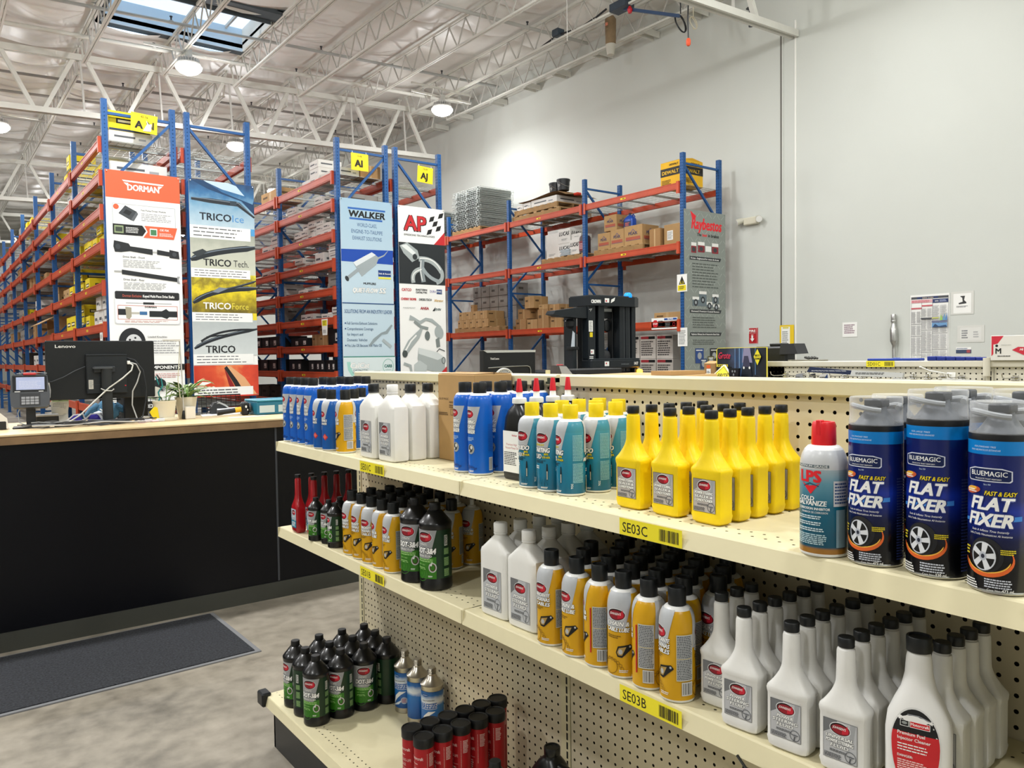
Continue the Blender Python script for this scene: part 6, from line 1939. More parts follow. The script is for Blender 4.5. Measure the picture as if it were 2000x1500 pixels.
def build_signs():
    # aisle signs on the rack ends
    for x, z, s, lab, rz in ((2.36, 4.50, 'A', 'torn yellow aisle sign on the rack end, upper left', .05), (5.555, 4.40, 'AI', 'yellow aisle sign lettered AI on the rack end', 0), (6.75, 4.36, 'AJ', 'yellow aisle sign lettered AJ on the rack end', .06)):
        t = thing('aisle_sign', lab, 'sign', (x, 11.48, z))
        w, h = (.33, .25) if s == 'A' else (.30, .27)
        MB().box(0, 0, 0, w, .004, h, M('efd91c', .5)).build('card', t)
        t.rotation_euler.y = rz
        q = Print(on_front(0, 0, 0), eps=.0015, base=.002)
        if s == 'A':
            q.text('A', .10, .05, .10, INK, bold=.04); q.text('N', .24, .06, .10, M('4a4416', .6), bold=.03)
            q.poly([(.15, .02), (.2, .12), (.19, .17), (.22, .12), (.26, .13), (.25, .03)], WINK)
        else:
            q.text(s, .13, .06, .11, INK, bold=.04)
        q.text({'A': '45-56', 'AI': '1-16', 'AJ': '15-30'}[s], w * .5, h - .055, .03, M('5a5214', .6))
        q.build('sign_print', t)
        MB().cyl((w * .1, .004, h - .02), (w * .1, .02, h + .03), .004, WINK, 6).cyl((w * .9, .004, h - .02), (w * .9, .02, h + .03), .004, WINK, 6).build('tie', t)
    # fork truck warning, white sheets and stop notice on the wall rack
    def sheet(name, lab, x, y0, z0, w, h, fn, cat='sign', base=WINK):
        t = thing(name, lab, cat, (x, y0, z0))
        MB().box(-.004, -w, 0, 0, 0, h, base).build('sheet', t)
        q = Print(lambda u, v, o: (-.004 - o, -u, v), eps=.0006, base=.001)
        fn(q, w, h)
        q.build('sheet_print', t)
        return t
    def warn(q, w, h):
        q.poly([(.04, h * .42), (w - .04, h * .42), (w / 2, h - .03)], INK); q.poly([(.065, h * .455), (w - .065, h * .455), (w / 2, h - .075)], M('f0dc1e', .5))
        q.rect(w * .42, h * .5, w * .58, h * .66, INK); q.ell(w * .5, h * .71, .016, .016, INK, 12); q.rect(w * .36, h * .48, w * .66, h * .51, INK)
        q.rect(.02, .02, w - .02, h * .38, M('f0dc1e', .5)); q.lines(.05, .04, w - .05, h * .33, 3, INK, 4)
    sheet('forklift_warning_sign', 'white and yellow forklift warning sign on the end upright', 10.55, 9.16, 2.49, .22, .30, warn)
    sheet('notice_sheet', 'plain white notice sheet low on the end upright', 10.55, 9.15, 1.55, .21, .32, lambda q, w, h: q.lines(.02, .03, w - .03, h - .04, 10, GREYP, 4))
    def stop(q, w, h):
        p = [(.09 + .07 * math.cos(PI / 8 + i * PI / 4), h * .5 + .07 * math.sin(PI / 8 + i * PI / 4)) for i in range(8)]
        q.poly(p, RED); q.text('STOP', .09, h * .5 - .015, .03, WINK, bold=.03, fit=.11)
        q.rect(w * .5, h * .78, w - .01, h - .01, M('23509c', .5)); q.text('NOTICE', w * .74, h * .81, .026, WINK, bold=.04)
        q.text('SOUND', w * .36, h * .66, .022, INK, bold=.03); q.text('HORN', w * .36, h * .50, .022, INK, bold=.03); q.lines(w * .27, h * .2, w * .46, h * .42, 2, INK, 2, fill=.3)
        q.lines(w * .54, h * .15, w * .76, h * .72, 4, GREYP, 5, fill=.3); q.ring(w * .88, h * .4, .03, .03, .006, RED)
    sheet('stop_notice', 'wide white stop and notice sign hanging on the beam', 10.54, 9.75, 1.86, .60, .20, stop)
    sheet('taped_sheet', 'white sheet with yellow square taped left of the forklift', 10.5, 11.68, 1.62, .24, .26, lambda q, w, h: q.rect(.05, h - .09, w - .06, h - .02, M('f0e03a', .5)))
    # wall papers
    WX = WALL_X - .003
    def fire(q, w, h):
        q.rect(.0, .0, w, h, M('c02a30', .45)); n = 11
        for i in range(n):
            for v in (0, h):
                q.ell(w * (i + .5) / n, v, w / n * .28, w / n * .28, WINK, 8)
        for i in range(15):
            for u in (0, w):
                q.ell(u, h * (i + .5) / 15, w / n * .28, w / n * .28, WINK, 8)
        q.text('FIRE', w * .5, h * .74, h * .15, WINK, bold=.03, fit=w * .74); q.text('EXTINGUISHER', w * .5, h * .65, h * .045, WINK, fit=w * .74); q.rect(w * .38, h * .56, w * .62, h * .58, WINK)
        q.poly([(w * .40, h * .52), (w * .60, h * .52), (w * .60, h * .32), (w * .74, h * .32), (w * .5, h * .12), (w * .26, h * .32), (w * .40, h * .32)], WINK)
    sheet('fire_sign', 'red FIRE sign with white down arrow on the wall', WX, 8.70, 1.585, .185, .28, fire, 'sign', M('c02a30', .45))
    def clip(q, w, h):
        q.rect(.03, .09, w - .075, h - .03, WINK); q.lines(.05, .12, w - .1, h - .1, 12, GREYP, 5); q.rect(.06, h - .06, w - .1, h - .035, M('d8cf5a', .5)); q.rect(.04, .06, w - .08, .075, M('cfc64a', .5))
    sheet('yellow_board', 'yellow backed notice board at the wall joint', WX - .014, 8.06, 1.25, .275, .64, clip, 'board', M('ecc928', .5))
    sheet('memo_sheet', 'small blank looking memo alone on the white wall', WX, 6.91, 1.655, .25, .235, lambda q, w, h: q.lines(.03, .05, w - .03, h - .03, 5, M('8a6a7a', .6), 3))
    def law(q, w, h):
        nb = M('2c3a66', .5); rd = M('c8606a', .5); gr = M('4c4e52', .5); tx = M('a4a4a6', .6)
        q.frame(.012, .01, w - .012, h - .03, .004, gr)
        q.rect(.012, h - .065, w - .012, h - .03, gr); q.rect(.1, h - .062, w * .72, h - .034, nb); q.text('NEW YORK', w * .46, h - .058, .018, M('d8c8a0', .5), bold=.02, fit=.16)
        a, b = w * .30, w * .58
        q.rect(a - .002, .01, a + .002, h - .065, gr); q.rect(b - .002, .01, b + .002, h - .065, gr)
        q.rect(.014, h - .12, b, h - .075, M('e0b0b4', .6)); q.lines(.02, h - .118, b - .01, h - .08, 3, rd, 5)
        q.rect(b, h - .13, w - .014, h - .075, nb); q.text('NYS', b + .06, h - .115, .02, WINK, bold=.02); q.lines(b + .1, h - .12, w - .03, h - .085, 2, M('aab4d4', .6), 6)
        q.rect(.014, h - .21, a, h - .19, rd); q.rect(a, h - .175, b, h - .155, rd)
        for u0, u1, sp in ((.016, a, (.23, .44, .62, .9)), (a + .004, b, (.19, .35, .53, .86)), (b + .004, w - .016, (.15, .58, .82))):
            for k, s in enumerate(sp):
                e_ = sp[k + 1] if k + 1 < len(sp) else .95
                mid = (u0 + u1) / 2
                q.lines(u0 + .004, h - e_ + .02, mid - .004, h - s - .015, int((e_ - s) * 60) + 2, tx, k + 3); q.lines(mid + .004, h - e_ + .02, u1 - .006, h - s - .015, int((e_ - s) * 60) + 2, tx, k + 9)
                if k: q.rect(u0, h - s, u1, h - s + .006, gr)
        q.rect(a, h - .37, b, h - .345, gr)
        q.rect(b + .004, h - .36, b + .1, h - .345, M('c8cc5a', .5)); q.poly([(b + .11, h - .39), (b + .13, h - .30), (b + .16, h - .39)], M('9cc46a', .5)); q.poly([(b + .15, h - .39), (b + .18, h - .29), (b + .2, h - .39)], M('6a9cc0', .5)); q.poly([(b + .19, h - .39), (b + .215, h - .28), (b + .22, h - .39)], M('5a86c0', .5))
        q.rect(b, h - .42, w - .014, h - .395, M('6a7290', .5)); q.rect(b + .004, h - .49, w - .018, h - .425, M('6f9cc8', .5)); q.poly([(b + .01, h - .49), (b + .05, h - .44), (b + .1, h - .475), (b + .2, h - .46), (b + .22, h - .49)], M('2e4a6e', .5))
    sheet('labor_law_poster', 'tall multi column poster with blue and red headings on wall', WX, 5.82, 1.20, .56, 1.05, law, 'poster')
    pale = M('d6d6d0', .4)
    def man(q, w, h):
        q.rect(.035, .02, w - .035, h - .03, WINK); q.poly([(w * .42, h * .80), (w * .62, h * .80), (w * .58, h * .62), (w * .68, h * .52), (w * .68, h * .47), (w * .36, h * .44), (w * .34, h * .50), (w * .52, h * .55), (w * .5, h * .72), (w * .42, h * .77)], M('3a3a3a', .6)); q.lines(w * .25, h * .30, w * .78, h * .38, 2, M('5a5a5a', .6), 3)
    sheet('sleeved_sheet', 'sheet with small black machine drawing in a clear sleeve', WX, 5.24, 1.93, .31, .33, man, 'paper', pale)
    sheet('sleeved_note', 'creased note in clear sleeve below the machine drawing', WX, 5.15, 1.53, .36, .24, lambda q, w, h: q.rect(.04, .03, w - .04, h - .03, M('ddddd8', .5)).lines(.06, .05, w * .4, h - .06, 4, M('7a7c80', .6), 4).lines(w * .6, .06, w - .07, h - .08, 3, M('b4b4b4', .6), 6), 'paper', pale)
    sheet('blue_sticker', 'small dark blue sticker low on the wall', WX, 5.165, 1.375, .205, .085, lambda q, w, h: q.rect(.0, .0, w, h * .6, M('3a4a66', .5)).rect(w * .7, .006, w * .94, h * .54, M('a84a50', .5)).lines(w * .05, h * .7, w * .8, h * .9, 1, M('6a7a9a', .6), 3), 'sticker')
    # exhaust pipe leaning on the wall
    t = thing('exhaust_pipe', 'silver exhaust pipe section leaning upright against the white wall', 'pipe', (WX - .09, 6.02, 1.26))
    st = M('b9b9b6', .25, metal=.9)
    MB().lathe([(.028, .0), (.028, .18), (.026, .24), (.052, .30), (.055, .32), (.055, .48), (.052, .50), (.03, .56), (.030, .60), (.036, .62), (.036, .71), (.034, .72)], st, 24).build('pipe', t)
    MB().lathe([(.038, .6), (.04, .61), (.038, .63)], st, 24).build('clamp', t)
    t.rotation_euler = (-.05, .06, 0)
    s = thing('wall_ledge', 'low white ledge on the wall under the exhaust pipe', 'ledge', (WX, 6.3, 1.22)); MB().box(-.16, -.6, 0, 0, .0, .035, WHITE).build('ledge', s)
# ------------------------------------------------------------------ hanging posters on the rack ends
def wiper(q, pts, w, mt=None, hi=True):
    q.path(pts, [w * .5] + [w] * (len(pts) - 2) + [w * .4], mt or M('1c2228', .4))
    if hi:
        q.path([(u, v + w * .28) for u, v in pts], [w * .1] + [w * .18] * (len(pts) - 2) + [w * .1], M('6e7a86', .4))

def curve(p0, p1, p2, n=10):
    return [((1 - t) ** 2 * p0[0] + 2 * t * (1 - t) * p1[0] + t * t * p2[0], (1 - t) ** 2 * p0[1] + 2 * t * (1 - t) * p1[1] + t * t * p2[1]) for t in [i / n for i in range(n + 1)]]

def board(lab, x0, z0, w, h, y, draw, base=WINK):
    t = thing('hanging_poster', lab, 'poster', (x0, y, z0))
    MB().box(0, 0, 0, w, .008, h, base).build('board', t)
    for u in (.02, w - .02):
        for v in (.02, h - .02):
            MB().cyl((u, .021 if y < 10 else .0955 if x0 < 5 else .0755, v), (u, -.014, v), .008, CHROME, 8).build('screw', t)
    q = Print(lambda u, v, o: (u, -o, v), eps=.00016, base=.0008)
    q.T = lambda u, v: (u * w, (1 - v) * h)       # 0..1 from the top left
    q.W, q.H = w, h
    draw(q)
    q.build('poster_print', t)
    return t

class Flat:
    """poster drawing in metres from the top left corner"""
    def __init__(self, q):
        self.q = q; q.T = lambda u, v: (u, q.H + v)   # v negative downwards
    def __getattr__(self, n):
        return getattr(self.q, n)

def draw_dorman(q):
    f = Flat(q); W, H = q.W, q.H
    o = M('e0603a', .5); tx = M('9a9c9e', .6)
    f.rect(0, -.36, W, 0, o)
    f.poly([(W * .22, -.115), (W * .78, -.125), (W * .765, -.145), (W * .24, -.135)], WINK).poly([(W * .24, -.15), (W * .30, -.15), (W * .30, -.20)], WINK).poly([(W * .76, -.155), (W * .70, -.155), (W * .70, -.205)], WINK)
    f.text('DORMAN', W * .50, -.245, .082, WINK, bold=.03, fit=W * .42)
    f.frame(W * .08, -.72, W * .93, -.43, .008, M('b9bbbc', .5))
    f.ell(W * .13, -.475, .035, .035, o, 20)
    f.poly([(W * .16, -.56), (W * .25, -.45), (W * .40, -.52), (W * .32, -.64)], M('3a3e42', .5)).poly([(W * .22, -.55), (W * .26, -.50), (W * .34, -.53), (W * .30, -.58)], M('16181a', .5)).poly([(W * .32, -.64), (W * .40, -.52), (W * .42, -.55), (W * .36, -.65)], M('5a5e62', .5))
    f.text('Fast Pump Driver Module', W * .46, -.505, .022, M('3a3c3e', .6), al='L', bold=.01).lines(W * .46, -.64, W * .9, -.53, 5, tx, 3, fill=.35)
    f.poly([(W * .08, -.70), (W * .47, -.70), (W * .52, -.77), (W * .47, -.84), (W * .08, -.84)], INK); f.rect(W * .10, -.82, W * .22, -.72, M('8a9a72', .5)).rect(W * .115, -.80, W * .205, -.74, M('3a4238', .5)); f.lines(W * .25, -.81, W * .44, -.73, 4, WINK, 5, fill=.4)
    f.poly([(W * .50, -.70), (W * .95, -.70), (W * .90, -.86), (W * .48, -.86), (W * .54, -.78)], o); f.rect(W * .57, -.83, W * .67, -.73, WINK).rect(W * .58, -.82, W * .66, -.745, M('3f7a50', .5)); f.text('OE FIX', W * .77, -.755, .028, WINK, bold=.02); f.lines(W * .70, -.83, W * .9, -.78, 3, WINK, 6, fill=.35)
    # front driveshaft
    k = M('1d2023', .45)
    f.poly([(W * .09, -.92), (W * .16, -.93), (W * .28, -.95), (W * .30, -.98), (W * .30, -1.05), (W * .18, -1.07), (W * .10, -1.07), (W * .08, -1.0)], k).poly([(W * .29, -.985), (W * .60, -1.01), (W * .60, -1.085), (W * .29, -1.05)], k).rect(W * .60, -1.055, W * .66, -1.035, M('b4b4b0', .4)).poly([(W * .66, -1.01), (W * .83, -1.03), (W * .83, -1.09), (W * .66, -1.075)], k).poly([(W * .83, -1.0), (W * .96, -1.02), (W * .97, -1.12), (W * .83, -1.11)], k).ell(W * .90, -1.06, .028, .03, M('3c4044', .4), 14).ell(W * .14, -1.0, .03, .035, M('34383c', .4), 14)
    f.text('Drive Shaft - Front', W * .20, -1.14, .026, M('3a3c3e', .6), al='L', bold=.01).lines(W * .2, -1.27, W * .72, -1.16, 5, tx, 8, fill=.35)
    f.poly([(W * .18, -1.30), (W * .95, -1.38), (W * .95, -1.435), (W * .18, -1.36)], k).rect(W * .08, -1.335, W * .18, -1.315, M('a8a8a4', .4)).poly([(W * .93, -1.36), (W * .97, -1.36), (W * .95, -1.40), (W * .97, -1.46), (W * .93, -1.45)], M('9a9c9e', .4))
    f.text('Drive Shaft - Rear', W * .20, -1.44, .026, M('3a3c3e', .6), al='L', bold=.01).lines(W * .2, -1.56, W * .85, -1.46, 5, tx, 9, fill=.35)
    f.rect(W * .07, -2.02, W * .96, -1.58, M('d2d4d6', .5), .03).rect(W * .08, -2.01, W * .95, -1.59, WINK, .03).rect(W * .08, -1.69, W * .95, -1.585, M('1c1e20', .5), .02)
    f.text('Dorman Exclusive', W * .18, -1.66, .036, M('d4604a', .5), al='L', fit=W * .25).text('Keyed Multi-Piece Drive Shafts', W * .45, -1.66, .036, WINK, al='L', bold=.02, fit=W * .43)
    f.rect(W * .22, -1.745, W * .84, -1.735, M('a4a6a8', .4)).rect(W * .45, -1.755, W * .60, -1.725, k)
    f.frame(W * .11, -1.96, W * .92, -1.77, .006, M('c05a4a', .5)).text('DORMAN', W * .55, -1.80, .025, INK, bold=.04)
    f.rect(W * .115, -1.90, W * .22, -1.82, k).poly([(W * .21, -1.79), (W * .29, -1.80), (W * .29, -1.92), (W * .26, -1.955), (W * .22, -1.94)], M('a39c88', .35)).rect(W * .29, -1.885, W * .40, -1.86, M('b8b4a8', .35)).rect(W * .40, -1.895, W * .50, -1.85, M('3a6a9a', .4)).poly([(W * .53, -1.84), (W * .70, -1.84), (W * .76, -1.81), (W * .80, -1.84), (W * .915, -1.84), (W * .915, -1.92), (W * .80, -1.92), (W * .77, -1.945), (W * .70, -1.92), (W * .53, -1.92)], k)
    f.lines(W * .2, -2.0, W * .82, -1.97, 2, M('c07a6a', .6), 3, fill=.35)
    f.ell(W * .29, -2.26, .165, .19, k, 32).ell(W * .31, -2.27, .10, .115, M('d0d2d2', .4), 28).ell(W * .31, -2.27, .03, .035, k, 16)
    for i in range(5):
        a = i * 2 * PI / 5
        f.ell(W * .31 + .06 * math.cos(a), -2.27 + .07 * math.sin(a), .014, .014, k, 10)
    f.poly([(W * .14, -2.36), (W * .2, -2.46), (W * .27, -2.44), (W * .26, -2.52), (W * .16, -2.5)], k).poly([(W * .36, -2.4), (W * .44, -2.42), (W * .44, -2.5), (W * .36, -2.46)], k)
    f.text('Loaded Knuckles', W * .50, -2.20, .026, M('3a3c3e', .6), al='L', bold=.01).lines(W * .5, -2.42, W * .95, -2.23, 6, tx, 12, fill=.35)
    f.rect(0, -2.64, W, -2.56, INK).text('CHASSIS COMPONENTS', W * .93, -2.625, .045, WINK, bold=.03, al='R', fit=W * .78)
    f.lines(W * .55, -2.75, W * .95, -2.68, 3, M('c88a84', .6), 4, fill=.35)
    f.ell(W * .64, -2.83, .085, .075, k, 18).poly([(W * .54, -2.78), (W * .60, -2.82), (W * .56, -2.88)], k).poly([(W * .52, -3.02), (W * .58, -2.86), (W * .66, -2.89), (W * .60, -3.04)], M('c9c6b8', .4)).ell(W * .68, -2.90, .03, .03, M('8a8c8c', .4), 12).path([(W * .7, -2.9), (W * .8, -2.86), (W * .88, -2.88)], .02, M('b0b2b2', .4))
    f.rect(0, -H, W, -3.06, INK).text('DORMANPRODUCTS.COM', W * .87, -3.15, .055, WINK, bold=.03, al='R', fit=W * .8)

def draw_trico(q):
    f = Flat(q); W, H = q.W, q.H
    S_ = H / 3.05
    def Y(k): return -k * S_
    ice = ramp_mat('ice_print', [(0, 'b8ccd6'), (.3, '9ab8ca'), (.55, '6f9cba'), (.75, '2f6a9a'), (1, '123a66')], 2, H - .66 * S_, H, .5, 0, .35)
    f.rect(0, Y(.66), W, 0, ice)
    f.poly([(W * .2, 0), (W * .5, Y(.10)), (W * .85, Y(.16)), (W * .72, Y(.03)), (W * .6, 0)], M('bcd2e2', .5)); f.poly([(0, Y(.0)), (W * .22, Y(.0)), (W * .5, Y(.14)), (W * .98, Y(.27)), (W, Y(.2)), (W, Y(.42)), (W * .8, Y(.24)), (W * .3, Y(.12))], M('123a60', .5))
    wiper(f, [(W * .03, Y(.27)), (W * .3, Y(.275)), (W * .6, Y(.285)), (W * .75, Y(.29)), (W, Y(.46))], .065, M('182028', .4)); f.rect(W * .62, Y(.31), W * .72, Y(.25), M('2a3844', .4))
    f.text('TRICO', W * .15, Y(.55), .105, M('141d2c', .45), al='L', bold=.022, fit=W * .48).text('Ice', W * .65, Y(.55), .105, M('4a8cc8', .45), al='L', fit=W * .18)
    def strip(a, b, u1=.93, col='4f9ad0'):
        f.rect(0, Y(b), W * u1, Y(a), WINK); f.lines(W * .05, Y(b) + .012, W * u1 - .04, Y(a) - .012, 3, M('5e6062', .6), int(a * 100), fill=.28)
        if col: f.rect(W * u1 + .005, Y(a + .10), W, Y(a + .0), M(col, .5))
    tech = ramp_mat('tech_print', [(0, 'c9cbb8'), (.5, 'bdbfb0'), (1, '8f9488')], 2, H - 1.28 * S_, H - .66 * S_, .5, 0, .4)
    f.rect(0, Y(1.30), W, Y(.66), tech)
    strip(.63, .81)
    wiper(f, curve((0, Y(1.12)), (W * .3, Y(.98)), (W, Y(.90))), .085); f.poly([(W * .02, Y(1.02)), (W * .18, Y(.96)), (W * .26, Y(1.0)), (W * .1, Y(1.08))], M('30363a', .4))
    f.text('TRICO', W * .19, Y(1.19), .10, M('1c1e20', .45), al='L', bold=.022, fit=W * .42).text('Tech.', W * .65, Y(1.19), .10, M('2c2e30', .45), al='L', fit=W * .24)
    yl = ramp_mat('force_print', [(0, '6a5c10'), (.3, 'a89410'), (.55, 'e2cc16'), (.75, '8e7c18'), (1, 'e6d83a')], 2, H - 1.86 * S_, H - 1.28 * S_, .5, 0, .7)
    f.rect(0, Y(1.88), W, Y(1.30), yl)
    strip(1.23, 1.36, .91, None)
    wiper(f, curve((W * .02, Y(1.72)), (W * .3, Y(1.5)), (W, Y(1.49))), .07); wiper(f, curve((W * .5, Y(1.52)), (W * .8, Y(1.45)), (W, Y(1.38))), .03); f.poly([(W * .3, Y(1.56)), (W * .42, Y(1.49)), (W * .56, Y(1.5)), (W * .4, Y(1.57))], M('7a8490', .4))
    f.text('TRICO', W * .17, Y(1.80), .095, WINK, al='L', bold=.02, fit=W * .42).text('Force', W * .61, Y(1.80), .095, M('e6d64a', .45), al='L', fit=W * .26)
    gr = ramp_mat('plain_print', [(0, 'cdd3d2'), (1, 'aab2b2')], 2, H - 2.46 * S_, H - 1.88 * S_, .5, 0, .4)
    f.rect(0, Y(2.46), W, Y(1.88), gr)
    strip(1.85, 1.98, .93, 'e6d22a')
    wiper(f, curve((W * .02, Y(2.36)), (W * .25, Y(2.2)), (W, Y(2.08))), .05); f.path(curve((W * .12, Y(2.26)), (W * .4, Y(2.07)), (W * .95, Y(2.09))), .03, M('1c2024', .4)); f.path(curve((W * .2, Y(2.2)), (W * .45, Y(2.16)), (W * .6, Y(2.17))), .02, M('1c2024', .4))
    f.text('TRICO', W * .19, Y(2.42), .105, M('1e2022', .45), al='L', bold=.022, fit=W * .45)
    strip(2.44, 2.59, .93, None)
    rd = ramp_mat('red_print', [(0, 'c03018'), (.35, 'd8502a'), (.6, 'e88a50'), (.8, 'd8482a'), (1, 'c43a22')], 0, 0, W, .5, 0, .6)
    f.rect(0, -H, W, Y(2.60), rd)
    f.poly([(W * .47, Y(2.62)), (W * .55, Y(2.61)), (W * .78, Y(2.78)), (W * .97, -H + .02), (W * .70, -H + .02)], M('e0a878', .5))
    f.poly([(W * .46, Y(2.64)), (W * .50, Y(2.61)), (W * .66, Y(2.82)), (W * .80, -H + .01), (W * .70, -H + .01), (W * .60, Y(2.86))], M('201e20', .4)).poly([(W * .46, Y(2.64)), (W * .58, Y(2.84)), (W * .66, -H + .05), (W * .58, -H + .03), (W * .52, Y(2.86))], M('8e1c20', .4))
    f.poly([(W * .04, Y(2.90)), (W * .12, Y(2.83)), (W * .27, Y(2.84)), (W * .16, Y(2.875))], WINK)
    f.text('TRICO', W * .05, Y(2.97), .075, WINK, al='L', bold=.03, fit=W * .27)
    f.poly([(W * .06, Y(3.00)), (W * .22, Y(2.985)), (W * .58, Y(2.985)), (W * .5, Y(3.015)), (W * .1, Y(3.02))], M('e8c43a', .5)); f.text('ULTRA CLEAR BLADE', W * .3, Y(3.012), .014, M('8a5a20', .6), fit=W * .34)
    strip(3.03, 3.05 * 1.0 - .0 + .0, .91, None) if False else f.rect(0, -H + .03, W * .91, -H + .0, M('d83c2a', .5))

def draw_trico2(q):
    draw_trico(q)
    W, H = q.W, q.H
    q.rect(0, -H + .02, W * .91, -H + .14, WINK).lines(W * .05, -H + .04, W * .7, -H + .12, 2, M('4a4c4e', .6), 4, fill=.4)

def draw_walker(q):
    f = Flat(q); W, H = q.W, q.H
    bl = ramp_mat('pale_blue_print', [(0, 'c2d4dc'), (.6, 'bcd2de'), (1, '9fbdd0')], 2, 0, H, .45)
    nv = M('1f4a80', .5)
    f.rect(0, -H, W, 0, bl)
    f.rect(W * .14, -.165, W * .86, -.135, M('2a62ae', .45)); f.rect(W * .17, -.325, W * .80, -.295, M('2a62ae', .45))
    f.text('WALKER', W * .50, -.282, .105, INK, bold=.045, shear=.1, fit=W * .70)
    for i, s in enumerate(('WORLD-CLASS,', 'ENGINE-TO-TAILPIPE', 'EXHAUST SOLUTIONS')):
        f.text(s, W * .5, -.43 - .105 * i, .062, nv, fit=W * (.38, .60, .56)[i])
    f.poly([(0, -.80), (W, -.77), (W, -1.0), (0, -.99)], M('1448a8', .45))
    al = M('aeb8bc', .25, metal=.4)
    f.poly([(W * .22, -1.0), (W * .58, -.82), (W * .72, -.90), (W * .66, -1.02), (W * .38, -1.22), (W * .30, -1.12)], al).poly([(W * .22, -1.0), (W * .58, -.82), (W * .66, -.86), (W * .28, -1.06)], M('dce2e4', .3)).path([(W * .70, -.91), (W * .82, -.86), (W * .90, -.78)], [.03, .02, .006], al).path([(W * .34, -1.09), (W * .2, -1.19), (W * .1, -1.26)], .055, M('9aa4a8', .3)).ell(W * .10, -1.26, .03, .045, M('2c3236', .4), 16, .5)
    f.rect(W * .70, -1.20, W * .95, -1.10, M('1c3c7c', .5)).text('Safe & Sound', W * .825, -1.165, .026, WINK, bold=.02, fit=W * .23); f.rect(W * .70, -1.24, W * .95, -1.21, M('e2d84a', .5)); f.text('MUFFLERS', W * .53, -1.34, .034, INK, bold=.03, fit=W * .24)
    f.text('QUIET-FLOW', W * .20, -1.47, .075, WINK, bold=.03, shear=.2, al='L', out=M('3a4248', .5), ow=.015, fit=W * .48).text('SS', W * .71, -1.47, .085, WINK, bold=.03, shear=.2, al='L', out=M('3a4248', .5), ow=.015, fit=W * .12)
    f.rect(0, -1.65, W, -1.635, nv).text('SOLUTIONS FROM AN INDUSTRY LEADER', W * .5, -1.80, .062, nv, fit=W * .92)
    for i, (s, b) in enumerate((('Full Service Exhaust Solutions', 1), ('Comprehensive Coverage', 1), ('for Import and', 0), ('Domestic Vehicles', 0), ('Fits Like OE Because We Make OE', 1))):
        v = -1.98 - .088 * i
        if b: f.ell(W * .05, v + .02, .012, .012, nv, 10)
        f.text(s, W * .08, v, .046, M('3a5a7c', .5), al='L', fit=W * (.58, .50, .30, .38, .66)[i])
    f.path([(W * .50, -2.32), (W * .60, -2.22), (W * .74, -2.12), (W * .84, -2.10), (W * .95, -1.98)], [.03, .05, .03, .05, .03], M('8f9ca0', .35)); f.path([(W * .76, -2.22), (W * .93, -2.34)], .05, M('a9b4b6', .35))
    f.rect(0, -2.50, W, -2.485, M('0f7a66', .5)); f.rect(0, -H, W, -2.50, M('d6e2e2', .5)); f.rect(0, -H, W, -2.84, M('0d7c62', .45))
    f.poly([(W * .06, -2.57), (W * .13, -2.57), (W * .13, -2.64), (W * .20, -2.78), (W * .15, -2.80), (W * .08, -2.70)], M('9fd2c4', .5))
    f.text('CalCat', W * .12, -2.67, .085, WINK, bold=.03, shear=.2, al='L', out=M('5a686c', .5), ow=.015, fit=W * .36).text('CATALYTIC', W * .32, -2.715, .026, M('4a5a5c', .5), bold=.02, fit=W * .28).text('CONVERTERS', W * .32, -2.755, .026, M('4a5a5c', .5), bold=.02, fit=W * .3)
    f.ring(W * .86, -2.65, .10, .12, .008, M('7ab8a8', .5)); f.text('CARB', W * .86, -2.67, .05, M('0f6a5c', .5), bold=.03, fit=W * .15); f.text('COMPLIANT', W * .86, -2.715, .016, M('5a9a8c', .5), fit=W * .12)
    f.poly([(W * .42, -2.84), (W * .50, -2.76), (W * .58, -2.72), (W * .70, -2.72), (W * .72, -2.80), (W * .58, -2.84), (W * .48, -2.94)], M('a8aca4', .35)).poly([(W * .60, -2.86), (W * .80, -2.78), (W * .92, -2.92), (W * .72, -3.02)], M('c2c4ba', .3)).poly([(W * .62, -2.87), (W * .70, -2.84), (W * .82, -2.98), (W * .73, -3.01)], M('e2e2da', .3)).rect(W * .78, -3.03, W * .86, -2.98, M('8c9088', .3))
    f.rect(W * .10, -3.0, W * .44, -2.94, M('b8c8c4', .4), .02).ell(W * .27, -2.97, .10, .05, M('d2dcd8', .35), 18)

